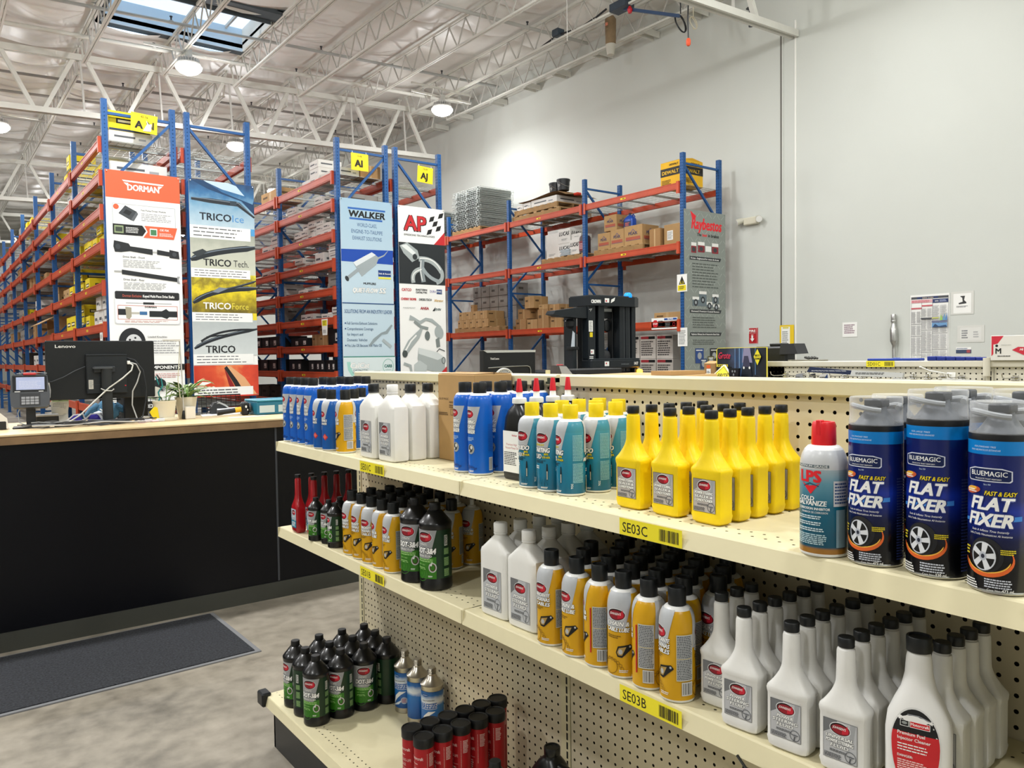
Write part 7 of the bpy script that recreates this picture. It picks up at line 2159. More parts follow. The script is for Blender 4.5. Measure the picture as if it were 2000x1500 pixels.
def draw_ap(q):
    f = Flat(q); W, H = q.W, q.H
    rd = M('c4262c', .45); st = M('b4bcbc', .3, metal=.4); dk = M('23282b', .45)
    f.text('AP', W * .36, -.40, .26, INK, bold=.06, fit=W * .46).text('AP', W * .36, -.39, .25, rd, bold=.028, fit=W * .45)
    for i in range(3):
        for j in range(3):
            if (i + j) % 2 == 0:
                u = W * (.60 + .10 * i) + .025 * (2 - j); v = -.13 - .11 * j + .035 * i
                f.poly([(u, v - .10), (u + W * .10, v - .075), (u + W * .13, v + .01), (u + .03, v - .015)], INK)
    f.text('EMISSIONS TECHNOLOGIES', W * .45, -.485, .030, M('3a3c3e', .5), bold=.02, fit=W * .66)
    f.poly([(W * .76, -.60), (W, -.38), (W, -.60)], rd)
    f.rect(0, -1.28, W, -.60, dk)
    f.poly([(W * .02, -.66), (W * .18, -.60), (W * .40, -.72), (W * .44, -.84), (W * .28, -.92), (W * .10, -.78)], st).poly([(W * .05, -.66), (W * .16, -.63), (W * .36, -.76), (W * .30, -.80)], M('e4e8e6', .3)).ell(W * .34, -.83, .045, .05, M('2c3234', .4), 16)
    f.path(curve((W * .42, -.86), (W * .75, -.82), (W * .92, -1.06)), .085, st); f.path(curve((W * .92, -1.04), (W * .98, -1.2), (W * .80, -1.24)), .07, st); f.path(curve((W * .30, -1.26), (W * .24, -1.05), (W * .50, -1.02)), .075, st); f.path([(W * .50, -.86), (W * .48, -1.05), (W * .52, -1.24)], .085, M('8a9496', .3)); f.path(curve((W * .5, -1.0), (W * .62, -1.18), (W * .88, -1.22)), .06, M('9aa4a6', .3))
    f.path(curve((W * .44, -.85), (W * .75, -.80), (W * .90, -1.02)), .018, WINK); f.path(curve((W * .29, -1.22), (W * .25, -1.08), (W * .48, -1.03)), .016, WINK); f.path([(W * .47, -.88), (W * .455, -1.05), (W * .49, -1.22)], .014, WINK)
    f.text('CATCO', W * .15, -1.40, .045, rd, bold=.03, fit=W * .20).text('EASTERN', W * .47, -1.385, .03, INK, bold=.04, fit=W * .24).text('CATALYTIC', W * .47, -1.43, .03, INK, bold=.04, fit=W * .24).text('DURA', W * .72, -1.41, .04, M('5a4a9a', .5), fit=W * .13); f.rect(W * .80, -1.43, W * .92, -1.355, M('1f3f78', .5)).text('FYC', W * .86, -1.41, .036, WINK, bold=.02, fit=W * .10)
    f.text('CHERRY BOMB', W * .19, -1.55, .038, rd, bold=.04, fit=W * .32).text('DIESELTECH', W * .55, -1.55, .036, M('3a3a38', .5), bold=.03, fit=W * .27).text('Xlerator', W * .84, -1.56, .04, M('c89a2a', .5), bold=.02, shear=.3, fit=W * .2)
    f.text('MAREMONT', W * .20, -1.69, .024, GREYP, fit=W * .26).text('ANSA', W * .53, -1.70, .045, M('a82a34', .5), bold=.04, fit=W * .18).text('ARVIN', W * .80, -1.71, .04, M('2a4a4a', .5), bold=.02, shear=.3, fit=W * .16).poly([(W * .70, -1.72), (W * .77, -1.65), (W * .75, -1.72)], INK)
    # manifolds, mufflers and pipes
    f.path([(W * .20, -1.84), (W * .30, -1.86), (W * .42, -1.92), (W * .55, -1.86), (W * .68, -1.88), (W * .78, -1.94), (W * .88, -2.0)], [.09, .05, .06, .05, .06, .05, .04], st); f.path([(W * .30, -1.90), (W * .44, -1.99), (W * .60, -2.02)], .05, M('8a9290', .35)); f.ell(W * .84, -2.08, .085, .11, st, 18, .3); f.poly([(W * .76, -2.2), (W * .84, -2.16), (W * .86, -2.32), (W * .78, -2.34)], M('7c8482', .35)); f.ell(W * .58, -2.14, .05, .08, M('6a7270', .35), 14)
    f.path([(W * .09, -2.42), (W * .22, -2.26), (W * .36, -2.14), (W * .46, -2.02)], [.10, .13, .11, .04], st); f.path([(W * .10, -2.39), (W * .22, -2.23), (W * .34, -2.13)], .025, WINK); f.ell(W * .09, -2.44, .05, .06, M('4a5250', .35), 16)
    f.poly([(W * .38, -2.34), (W * .80, -2.42), (W * .96, -2.52), (W * .96, -2.68), (W * .86, -2.78), (W * .42, -2.68), (W * .36, -2.52)], M('a8b0ae', .35)).poly([(W * .38, -2.34), (W * .80, -2.42), (W * .94, -2.50), (W * .80, -2.55), (W * .38, -2.44)], M('d4dad8', .35)).ring(W * .93, -2.56, .04, .06, .014, M('5a6260', .35)).path([(W * .78, -2.41), (W * .84, -2.36), (W * .96, -2.4)], .014, dk)
    f.poly([(W * .28, -2.62), (W * .40, -2.55), (W * .56, -2.64), (W * .54, -2.78), (W * .42, -2.84), (W * .28, -2.76)], M('bcc4c2', .35)); f.path([(W * .48, -2.78), (W * .58, -2.84), (W * .64, -2.88)], .06, st)
    f.path([(W * .06, -2.60), (W * .20, -2.64), (W * .22, -2.76), (W * .10, -2.86), (W * .10, -2.92), (W * .24, -2.98), (W * .48, -3.0)], [.05, .05, .05, .05, .06, .08, .10], st); f.ell(W * .49, -3.0, .022, .055, M('2a302e', .4), 16)
    f.poly([(W * .44, -H), (W, -2.66), (W, -2.98), (W * .66, -H)], rd)

def draw_raybestos(q):
    f = Flat(q); W, H = q.W, q.H
    dk = M('33373a', .5); tx = M('5c625e', .6)
    base = M('8d948e', .45)
    f.rect(0, -H, W, 0, base)
    pts = []; fs = []
    n = 0
    for i in range(10):
        for j in range(26):
            u = W * (i + .5 * (j % 2) + .3) / 10; v = -H * (j + .5) / 26
            a = 1 if (i + j) % 2 else -1
            du, dv = .035, .035 * a
            k = len(pts)
            pts += [(u - du, v - dv - .006), (u + du, v + dv - .006), (u + du, v + dv + .006), (u - du, v - dv + .006)]; fs.append((k, k + 1, k + 2, k + 3))
    f.put(pts, fs, M('a9b0aa', .4))
    rd = M('e82230', .4)
    f.text('Raybestos', W * .53, -.32, .20, rd, bold=.03, shear=.15, fit=W * .72)
    f.poly([(W * .14, -.02), (W * .28, -.10), (W * .25, -.17), (W * .18, -.14)], rd)
    f.text('The', W * .40, -.44, .055, INK, bold=.03, shear=.1, al='R').text('best', W * .43, -.44, .055, rd, bold=.03, shear=.1, al='L').text('in brakes', W * .57, -.44, .055, INK, bold=.03, shear=.1, al='L', fit=W * .26)
    for u0, u1, v in ((.16, .28, -.60), (.32, .48, -.58), (.66, .82, -.58)):
        f.rect(W * u0, v - .14, W * u1, v + .04, M('8c2a34', .5)).rect(W * u0, v - .02, W * u1, v + .04, WINK).ell(W * (u0 + u1) / 2, v - .08, .05, .04, M('3a3c40', .4), 16)
    f.rect(W * .50, -.70, W * .64, -.60, WINK)
    def bar(v, s):
        f.poly([(W * .12, v - .06), (W * .86, v - .06), (W * .89, v), (W * .12, v)], dk).text(s, W * .15, v - .045, .03, WINK, al='L', bold=.02, fit=W * .68)
    bar(-.80, 'R-Line - Engineered for rotors & drums')
    f.lines(W * .18, -1.35, W * .86, -.90, 9, tx, 3, fill=.35)
    for u0, u1, v0, v1 in ((.18, .34, -1.66, -1.50), (.34, .52, -1.66, -1.40), (.66, .82, -1.60, -1.44), (.52, .66, -1.68, -1.58), (.68, .84, -1.68, -1.62)):
        f.rect(W * u0, v0, W * u1, v1, M('6c7a80', .5)).rect(W * u0, v1 - .05, W * u1, v1, WINK).ell(W * (u0 + u1) / 2, (v0 + v1) / 2 - .02, .055, .06, M('2e3236', .4), 18).ell(W * (u0 + u1) / 2, (v0 + v1) / 2 - .02, .025, .03, M('a4acb0', .4), 14)
    bar(-1.72, 'Element3 Premium Coated Rotors')
    f.lines(W * .18, -2.05, W * .8, -1.84, 5, tx, 5, fill=.35)
    bar(-2.12, 'Raybestos Ultimate Line of Automotive Brake Fluids')
    f.lines(W * .18, -2.34, W * .74, -2.24, 3, tx, 7, fill=.35)
    for u0, u1, v0, v1, c in ((.24, .44, -2.66, -2.40, '2a4a8a'), (.60, .80, -2.66, -2.40, '24282a'), (.36, .52, -2.76, -2.58, '3a4c70'), (.54, .70, -2.72, -2.54, '6a6440')):
        f.rect(W * u0, v0, W * u1, v1, M(c, .5)).ell(W * (u0 + u1) / 2, (v0 + v1) / 2, .055, .06, M('a8acae', .4), 16).lines(W * u0 + .02, v1 - .05, W * u1 - .02, v1 - .015, 1, WINK, 3)
    f.ring(W * .29, -3.0, .13, .16, .055, M('b4b6b2', .35)); f.ring(W * .29, -3.0, .085, .10, .04, M('2a2c2e', .4))
    for u0, u1, v0, v1, c in ((.22, .44, -3.22, -3.02, '6a3428'), (.48, .68, -3.12, -2.84, '34405c'), (.60, .82, -3.22, -3.05, '22282a')):
        f.rect(W * u0, v0, W * u1, v1, M(c, .5)).lines(W * u0 + .02, v1 - .05, W * u1 - .02, v1 - .015, 1, WINK, 3).ell(W * (u0 + u1) / 2, (v0 + v1) / 2 - .02, .05, .05, M('b8a890', .4), 14)
    bar(-3.28, 'SPECIALTY Core Coverage for Critical Target Categories')
    f.lines(W * .18, -H + .05, W * .8, -3.40, 9, tx, 11, fill=.35)

def build_posters():
    board('tall white poster with orange header and black driveshafts', 2.022, .735, .925, 3.20, 11.425, draw_dorman)
    board('tall poster of wiper blades in blue, beige, yellow and red', 3.068, .895, .905, 3.045, 11.425, draw_trico2)
    board('pale blue poster with a silver muffler and green foot', 5.325, .80, .912, 3.133, 11.425, draw_walker)
    board('white poster with red AP letters, dark photo and red corner', 6.345, .80, .89, 3.12, 11.425, draw_ap)
    board('grey diamond plate poster with red script heading on rack end', 10.555, .10, 1.11, 3.81, 9.0, draw_raybestos, GREYP)

# ------------------------------------------------------------------ things on the counter
def leaf(m, base, az, el, ln, w, mt, droop=.6):
    pts = []; d = Vector((math.cos(az) * math.cos(el), math.sin(az) * math.cos(el), math.sin(el)))
    side = Vector((-math.sin(az), math.cos(az), 0))
    p = Vector(base); n = 7
    L = []; R = []; C = []
    for i in range(n + 1):
        t = i / n
        ww = w * math.sin(PI * min(1, t * .92 + .06)) ** .8 * (1 - t * .25) / 2
        if i == n: ww = .0005
        up = d.cross(side).normalized()
        C.append(p.copy()); L.append(p + side * ww + up * (-ww * .25)); R.append(p - side * ww + up * (-ww * .25))
        p = p + d * (ln / n)
        d = (d + Vector((0, 0, -droop / n))).normalized()
    k = n + 1
    vs = L + C + R
    fs = [(i, i + 1, k + i + 1, k + i) for i in range(n)] + [(k + i, k + i + 1, 2 * k + i + 1, 2 * k + i) for i in range(n)]
    m.add(vs, fs, mt, True)

def make_plant(name, lab, loc, pot, n, sd, lmin, lmax, width, h0):
    t = thing(name, lab, 'plant', loc)
    pot(t)
    rnd = random.Random(sd)
    mats = [M('3d5c22', .45), M('55752c', .45), M('7d9a4a', .45), M('c6cfa4', .45)]
    for i in range(n):
        az = 2 * PI * i / n * 2.4 + rnd.uniform(-.4, .4)
        m = MB(); st = rnd.uniform(.02, .10)
        el = rnd.uniform(.5, 1.35)
        b0 = Vector((.02 * math.cos(az), .02 * math.sin(az), h0 - .02))
        b1 = b0 + Vector((math.cos(az) * .3, math.sin(az) * .3, .95)) * st
        m.tube([b0, b1], .0022, mats[1], 5)
        leaf(m, b1, az, el * .7, rnd.uniform(lmin, lmax), width * rnd.uniform(.7, 1.1), mats[rnd.choice((0, 1, 1, 2))], rnd.uniform(.8, 1.9))
        # pale variegated edge
        leaf(m, b1 + Vector((0, 0, .0012)), az + .05, el * .7, rnd.uniform(lmin, lmax) * .7, width * .35, mats[rnd.choice((2, 3, 3))], rnd.uniform(.8, 1.7))
        m.build('leaf', t)
    return t

def build_counter_goods():
    W = 1.07
    mb = M('101417', .42); md = M('1b2024', .4)
    # big monitor seen from behind
    t = thing('monitor', 'large black monitor seen from behind on the counter', 'monitor', (.84, 5.0, W))
    t.rotation_euler = (0, 0, -.01)
    MB().cbox(-.279, .0, .14, .279, .03, .472, mb, .005).cbox(-.272, .03, .148, .272, .034, .465, M('0a0c10', .2), .002).build('housing', t)
    MB().cbox(-.085, -.030, .17, .125, .002, .39, md, .004).cbox(-.085, -.034, .385, .125, -.0, .394, md, .002).build('rear_box', t)
    MB().prism([(-.045, -.075), (.045, -.075), (.05, -.06), (.05, -.035), (-.05, -.035), (-.05, -.06)], lambda u, v, s: (u - .005 + .0, v, s), .312, .322, M('4a4e52', .4)).cbox(-.05, -.05, .29, .06, -.03, .325, M('2a2e32', .4), .004).build('stand_head', t)
    MB().ring_loft([[(.013 + .028 * math.cos(2 * PI * i / 16), -.055 + .018 * math.sin(2 * PI * i / 16), z) for i in range(16)] for z in (.008, .315)], M('24282b', .5)).build('stand_column', t)
    MB().cbox(-.10, -.10, 0, .13, .10, .010, M('24282b', .5), .003).build('stand_foot', t)
    q = Print(lambda u, v, o: (u, -o, v)); q.text('Lenovo', -.232, .432, .018, WINK, al='L', bold=.015, fit=.10); q.rect(-.07, .22, -.046, .275, M('c4c2ba', .5)); q.build('logo_print', t)
    q = Print(lambda u, v, o: (u, -.030 - o, v)); q.rect(-.076, .198, -.052, .25, M('c4c2ba', .5)).lines(-.072, .205, -.056, .245, 6, GREYP, 2); q.rect(.13 - .02, .21, .137 - .02, .216, RED); q.rect(-.06, .222, .06, .2235, M('3a3e42', .4)); q.build('label_print', t)
    for nm, pts, c, r in (('video_cable', [(.135, -.02, .345), (.15, -.06, .33), (.14, -.07, .30), (.09, -.075, .255), (.02, -.08, .205), (-.06, -.09, .13), (-.13, -.1, .06), (-.20, -.08, .012)], 'd0d0c8', .004), ('power_cable', [(.12, -.01, .375), (.165, -.03, .36), (.205, -.05, .30), (.22, -.05, .2), (.215, -.05, .12), (.19, -.08, .03), (.14, -.12, .01)], '23262a', .0038),
                          ('usb_cable', [(.13, -.02, .35), (.17, -.05, .335), (.19, -.05, .29), (.17, -.06, .23), (.145, -.06, .18), (.14, -.06, .10), (.16, -.1, .01)], 'b4b4b0', .0035), ('loose_cable', [(-.09, -.02, .325), (-.14, -.04, .305), (-.2, -.05, .27), (-.26, -.05, .245), (-.285, -.03, .25)], '2c3034', .003), ('cable_tie', [(-.02, -.07, .20), (.0, -.085, .188), (.03, -.085, .186), (.045, -.07, .195), (.04, -.03, .2)], 'c4c4c0', .003)):
        MB().tube(pts, r, M(c, .5)).build(nm, t)
    MB().cbox(.125, -.04, .335, .14, .0, .355, WINK, .002).build('plug', t)
    # payment terminal
    p = thing('payment_terminal', 'grey payment terminal with keypad on a black post', 'terminal', (.478, 4.95, W), -.12)
    MB().cbox(-.085, -.06, 0, .085, .07, .008, M('1c1e20', .5), .003).cbox(-.022, -.02, .006, .022, .025, .16, M('191b1e', .45), .004).build('post', p)
    tm = M('33363a', .45)
    def tilt(u, v, o): return (u, -.055 + .055 * (v / .17) - o * .92, .125 + v * .93 + o * .3)
    poly = [(-.088, .0), (-.075, -.012), (.075, -.012), (.088, .0), (.092, .06), (.082, .17), (.074, .176), (-.074, .176), (-.082, .17), (-.092, .06)]
    MB().prism(poly, lambda u, v, s: tilt(u, v, s), -.035, .0, tm).build('body', p)
    s = Print(tilt, eps=.0004)
    s.rect(-.079, .075, .079, .168, M('0d0f12', .2)); s.build('screen_bezel', p)
    s = Print(tilt, eps=.0004, base=.0012); s.rect(-.063, .088, .068, .16, M('8f98b4', .3, emit=.35)); s.lines(-.05, .095, .06, .14, 5, M('c4c8d8', .5), 3, fill=.3); s.rect(-.07, .076, -.045, .079, WINK).rect(.04, .076, .062, .079, WINK); s.build('screen', p)
    s = Print(tilt, eps=.0004, base=.0006); s.rect(-.047, -.002, .047, .068, M('121416', .4)); s.build('keypad_panel', p)
    for r in range(3):
        for c in range(4):
            MB().prism([(-.040 + c * .0205, .004 + r * .0155), (-.0225 + c * .0205, .004 + r * .0155), (-.0225 + c * .0205, .0165 + r * .0155), (-.040 + c * .0205, .0165 + r * .0155)], lambda u, v, o: tilt(u, v, o), .0008, .004, M('85878a', .5)).build('key', p)
    MB().cbox(-.03, -.005, .285, .03, .012, .297, M('c03a3c', .4), .003).build('card_slot', p)
    MB().tube([(.088, -.02, .24), (.093, -.01, .2), (.09, -.01, .16)], .004, M('a9abac', .4)).tube([(-.06, .02, .292), (0, .03, .30), (.08, .02, .293)], .003, M('8a8c8e', .4)).build('trim', p)
    MB().tube([(-.04, .02, .13), (-.06, .03, .08), (-.055, .02, .03), (-.02, .0, .012)], .0035, M('a4a6a4', .5)).build('cable', p)
    # printer at the left edge
    pr = thing('receipt_printer', 'white and black receipt printer at the counter edge of view', 'printer', (.30, 4.98, W))
    MB().prism([(-.16, .05), (-.14, .09), (-.06, .105), (.03, .095), (.065, .06), (.07, .012), (.05, .0), (-.16, .0)], lambda u, v, s: (u, s, v), -.08, .10, M('dcdcd8', .4)).build('cover', pr)
    MB().cbox(-.165, -.084, 0, .06, .10, .045, M('1d2023', .5), .004).cbox(-.165, -.084, .045, .0, -.05, .06, M('1d2023', .5), .003).build('base', pr)
    # paper, toys, bin behind
    b = thing('paper_roll_strip', 'curled printed paper sheet standing between terminal and monitor', 'paper', (.65, 5.22, W))
    MB().prism([(-.045, .0), (-.04, .03), (-.046, .1), (-.042, .19), (.044, .19), (.046, .1), (.04, .05), (.045, .0)], lambda u, v, s: (u, s + .02 * math.sin(v * 30), v), -.002, .002, M('d9d9d2', .6)).build('sheet', b)
    q = Print(lambda u, v, o: (u, -.002 + .02 * math.sin(v * 30) - o, v), eps=.0006, base=.001, vstep=.02); q.rect(-.04, .125, .042, .165, M('8fae7c', .5)).poly([(-.01, .128), (.01, .16), (.03, .135)], M('3c5a3c', .5)).lines(-.036, .02, .038, .118, 12, M('a4a6a4', .6), 3, fill=.35); q.build('paper_print', b)
    sp = thing('black_speaker_base', 'low black rounded device behind the payment terminal', 'device', (.575, 5.2, W)); MB().cbox(-.06, -.05, 0, .06, .06, .055, M('16181b', .35), .012).build('case', sp); MB().cbox(-.055, -.052, .045, .058, -.04, .058, M('9a9c9e', .4), .003).build('trim', sp)
    for x, r, lab in ((.70, .2, 'blue and white cloth face mask by the monitor stand, farther left'), (.795, -.1, 'purple blue cloth mask close to the monitor stand')):
        k = thing('cloth_mask', lab, 'mask', (x, 5.02, W), r)
        m = MB(); vs = []; fs = []
        for i in range(9):
            for j in range(6):
                a = PI * i / 8; bb = j / 5
                vs.append((-.045 * math.cos(a) * (1 - .3 * bb), .03 * math.sin(a) * (.3 + bb * .7) - .02, .005 + .05 * math.sin(a) ** .7 * bb))
        fs = [(i * 6 + j, i * 6 + j + 1, (i + 1) * 6 + j + 1, (i + 1) * 6 + j) for i in range(8) for j in range(5)]
        m.add(vs, fs, M('3a2f9a', .7), True).build('cloth', k)
        MB().tube([(-.05, 0, .02), (-.02, -.03, .055), (.03, -.025, .058), (.055, .01, .02)], .004, M('d8d8e2', .6)).build('edging', k)
    d = thing('plush_toy', 'blue plush shark toy lying behind the monitor stand', 'toy', (.885, 5.17, W))
    sb = M('4d7c9c', .9, noise=(30, .1), bump=(120, .4))
    MB().lathe([(.0001, 0), (.04, .006), (.066, .03), (.07, .055), (.056, .09), (.03, .118), (.0001, .13)], sb, 22, sx=1.0, sy=.8).build('body', d)
    for s in (-1, 1):
        MB().tube([(s * .045, 0, .085), (s * .085, -.012, .065), (s * .125, -.02, .03)], [.028, .02, .006], sb, 10).build('fin', d)
    MB().lathe([(.0001, 0), (.03, .005), (.036, .03), (.028, .055), (.0001, .065)], M('d4dade', .9), 16, (-.05, -.05, 0), sy=.7).build('belly', d)
    MB().tube([(-.045, -.055, .075), (-.03, -.065, .062), (-.012, -.068, .06)], .004, WINK).build('mouth', d)
    x = thing('desk_tower', 'black computer tower standing behind the monitor', 'computer', (1.03, 5.12, W)); MB().cbox(-.06, 0, 0, .075, .22, .17, M('101215', .45), .006).build('case', x)
    # tangle of cables
    c = thing('cable_tangle', 'tangle of black and grey cables along the counter edge', 'cables', (.70, 4.80, W))
    rnd = random.Random(8)
    for i in range(16):
        x0 = rnd.uniform(-.32, .0); L_ = rnd.uniform(.25, .55); y0 = rnd.uniform(-.03, .16); pts = []
        ph = rnd.uniform(0, 6); am = rnd.uniform(.01, .035)
        for k in range(9):
            pts.append((x0 + L_ * k / 8, y0 + am * math.sin(ph + k * .9), .006 + .008 * (i % 3) + .008 * math.sin(ph * 2 + k * .7) ** 2))
        MB().tube(pts, rnd.choice((.003, .0035, .0045)), M(('1d2023', '2c2f33', '6e7074', '17191b', 'a8a8a6')[i % 5], .5), 6).build('cable', c)
    pk = thing('clear_packets', 'small clear and purple plastic packets by the cables', 'packets', (1.02, 4.86, W))
    for i in range(4):
        MB().cbox(-.03 + .035 * i, -.02 + .012 * (i % 2), 0, .01 + .035 * i, .03, .012 + .006 * (i % 2), M(('c8b4d2', 'd8d4dc', 'e0c8d0', 'd2d8dc')[i], .3), .004).build('packet', pk)
    # plants
    def pot1(t):
        pm = M('d9d2bc', .6)
        prof = []
        for k in range(9):
            z = .012 + k * .011
            prof += [(.051 + z * .11, z), (.0535 + z * .11, z + .0055)]
        MB().lathe([(.055, 0), (.058, .006), (.058, .012)] + prof + [(.066, .115), (.066, .118), (.06, .118), (.058, .104), (.0001, .104)], pm, 30).lathe([(.064, 0), (.068, .004), (.068, .016), (.062, .018)], pm, 30).build('pot', t)
        MB().lathe([(.058, .103), (.03, .106), (.0001, .107)], M('3a3024', .9), 16).build('soil', t)
    def pot2(t):
        pm = M('d8d2c0', .5)
        MB().lathe([(.043, 0), (.046, .003), (.064, .125), (.066, .13), (.061, .131), (.058, .115), (.0001, .115)], pm, 30).build('pot', t)
        MB().lathe([(.058, .114), (.03, .118), (.0001, .119)], M('3a3024', .9), 16).build('soil', t)
    make_plant('potted_plant', 'small plant in the ribbed cream pot, few leaves', (1.152, 4.93, W), pot1, 6, 5, .06, .10, .022, .11)
    make_plant('potted_plant', 'leafy variegated plant in the smooth cream pot', (1.300, 5.03, W), pot2, 34, 9, .09, .17, .040, .12)
    y = thing('yellow_clip', 'bright yellow plastic piece beside the ribbed pot', 'clip', (1.075, 4.90, W)); MB().prism([(0, .03), (.03, .0), (.045, .03), (.042, .075), (.015, .085), (-.012, .055)], lambda u, v, s: (u, s, v), -.008, .008, M('e8cf14', .4)).build('piece', y)
    ad = thing('power_adapter', 'small grey white adapter lying left of the ribbed pot', 'adapter', (1.05, 4.95, W)); MB().cbox(-.02, -.02, 0, .02, .02, .03, M('c4c2ba', .5), .004).build('adapter', ad)
    ld = thing('desk_lamp', 'slim white folding desk lamp with flat head before the plants', 'lamp', (1.263, 4.945, W))
    MB().tube([(0, 0, .045), (-.004, 0, .26), (-.012, 0, .47)], .004, M('c2c2c0', .35), 8).build('stem', ld)
    MB().prism([(-.012, .0), (-.105, .003), (-.105, .009), (-.012, .011)], lambda u, v, s: (u, s, .468 + v), -.022, .022, M('dcd9d0', .4)).build('lamp_head', ld)
    MB().lathe([(.011, .0), (.011, .02), (.006, .05), (.004, .052)], BLACKP, 14).build('socket', ld)
    MB().tube([(-.013, 0, .44), (-.022, -.01, .33), (-.03, -.01, .24), (-.024, -.01, .18), (-.02, -.01, .13)], .003, M('d2cfb8', .5), 6).build('lamp_cord', ld)
    cp = thing('white_cup', 'plain white square cup in front of the smooth pot', 'cup', (1.298, 4.94, W)); MB().cbox(-.03, -.02, 0, .028, .028, .075, M('e4e0d6', .5), .004).build('cup', cp)
    ln = thing('lanyard', 'teal and black lanyard cord hanging beside the big monitor', 'lanyard', (1.122, 4.99, W))
    MB().tube([(0, 0, .26), (.016, 0, .21), (.03, 0, .25), (.035, -.005, .2), (.012, 0, .165), (.02, 0, .13), (.012, -.003, .115), (.0, 0, .05), (.012, 0, .0)], .005, M('2f8f90', .6), 6).build('cord', ln)
    MB().tube([(.006, .004, .27), (.03, .004, .235), (.02, .002, .2), (.036, .0, .175)], .004, M('2a2c30', .6), 6).build('black_cord', ln)
    # wire baskets at the back
    for i, (x, lab) in enumerate(((1.03, 'black wire letter tray behind the monitor'), (1.52, 'black wire letter tray behind the second pot'))):
        bk = thing('wire_tray', lab, 'tray', (x, 5.3, W), 0, 'black wire trays')
        m = MB()
        for j in range(6):
            m.box(-.17, -.08, .012 + j * .020, .17, -.077, .015 + j * .020, BLACKP)
        for j in range(12):
            m.box(-.17 + .0309 * j, -.082, 0, -.167 + .0309 * j, -.079, .125, BLACKP)
        m.box(-.17, -.08, 0, .17, .1, .004, BLACKP).box(-.172, -.082, .12, .172, -.076, .128, BLACKP)
        m.build('basket', bk)
    pp = thing('paper_sheets', 'white paper sheets lying on the counter near the flashlight', 'paper', (1.54, 5.12, W))
    MB().prism([(-.14, -.06), (.16, -.02), (.14, .12), (-.10, .12)], lambda u, v, s: (u, v, s), .0005, .004, WINK).prism([(-.02, .02), (.12, .0), (.13, .10), (.0, .11)], lambda u, v, s: (u, v, s + .1 * max(0, v)), .004, .03, WINK).build('sheet', pp)
    p3 = thing('paper_sheet', 'pale paper lying flat at the counter edge', 'paper', (1.60, 4.84, W)); MB().prism([(-.12, -.07), (.14, -.05), (.13, .06), (-.10, .05)], lambda u, v, s: (u, v, s), .0005, .0015, M('d8cdb4', .7)).build('sheet', p3)
    tp = thing('tape_dispenser', 'rounded grey and black tape dispenser behind the flashlight', 'dispenser', (1.56, 5.22, W))
    MB().prism([(-.06, 0), (-.06, .05), (-.045, .075), (-.01, .08), (.03, .06), (.06, .03), (.07, 0)], lambda u, v, s: (u, s, v), -.025, .025, M('2c2f33', .4)).prism([(-.03, .07), (-.01, .081), (.03, .062), (.062, .03), (.05, .03), (.025, .052), (-.01, .07)], lambda u, v, s: (u, s, v), -.026, .026, M('b4b6b6', .4)).build('body', tp)
    fl = thing('flashlight', 'black and yellow cordless flashlight lying on the counter', 'flashlight', (1.57, 5.01, W), -.1)
    MB().cyl((-.09, 0, .022), (.02, 0, .034), .017, M('17191b', .5), 14, .015).build('grip', fl); MB().cyl((.018, 0, .034), (.055, 0, .038), .0165, M('e2b01e', .45), 14).build('collar', fl)
    MB().cbox(.055, -.03, .0, .10, .03, .085, M('15171a', .45), .010).cyl((.10, 0, .045), (.112, 0, .045), .03, M('2a2d30', .4), 18).build('head', fl)
    q = Print(lambda u, v, o: (.06 + u, -.030 - o, v)); q.ell(.02, .055, .006, .008, WINK, 10).ell(.03, .035, .003, .006, WINK, 10); q.build('spot_print', fl)
    bx = thing('parts_case', 'teal blue plastic case with clear lid at the counter end', 'case', (1.84, 5.02, W), .06)
    tl = M('226a84', .4)
    MB().cbox(-.15, -.10, 0, .15, .10, .085, tl, .006).cbox(-.152, -.104, .085, .152, .102, .098, M('3e8ca4', .3), .004).build('case', bx)
    q = Print(lambda u, v, o: (u, -.10 - o, v)); q.rect(-.135, .015, -.035, .06, M('bccacc', .3)).rect(-.01, .015, .05, .06, M('b4c4c8', .3)).rect(.07, .015, .135, .06, M('b4c4c8', .3)); q.build('clear_windows', bx)
    # far end: second monitor, card terminal, fan ring
    m2 = thing('monitor', 'second black monitor further along the counter with chrome handle line', 'monitor', (3.78, 5.02, W))
    MB().cbox(-.262, 0, .05, .262, .055, .40, M('0f1214', .45), .006).prism([(-.262, .40), (.262, .40), (.258, .382), (-.225, .380)], lambda u, v, s: (u, s, v), -.004, .05, M('b9bcb8', .35)).build('housing', m2)
    MB().cbox(-.10, -.06, 0, .10, .10, .012, BLACKP, .004).cbox(-.03, .0, .01, .03, .05, .1, BLACKP, .004).build('stand_foot', m2)
    q = Print(lambda u, v, o: (u, -o, v), base=.001); q.text('ThinkCentre', -.195, .325, .017, M('d0d0cc', .5), al='L', bold=.02, fit=.085); q.build('logo_print', m2)
    MB().tube([(-.22, -.006, .262), (.0, -.006, .270), (.17, -.006, .272), (.195, -.006, .262), (.205, -.006, .24), (.205, -.006, .12)], .004, M('8e9290', .3, metal=.5), 6).build('handle', m2)
    MB().cbox(.04, -.02, .195, .12, -.002, .203, M('a4a6a4', .4), .002).build('clip', m2)
    fan = thing('desk_fan', 'round grey rimmed desk fan in front of the second monitor', 'fan', (3.60, 4.86, W))
    m = MB()
    for i in range(30):
        a = 2 * PI * i / 30
        m.bar((.062 * math.cos(a), 0, .163 + .062 * math.sin(a)), (.085 * math.cos(a), .0, .163 + .085 * math.sin(a)), .005, .012, M('b9bbb8', .4), up=(0, 1, 0))
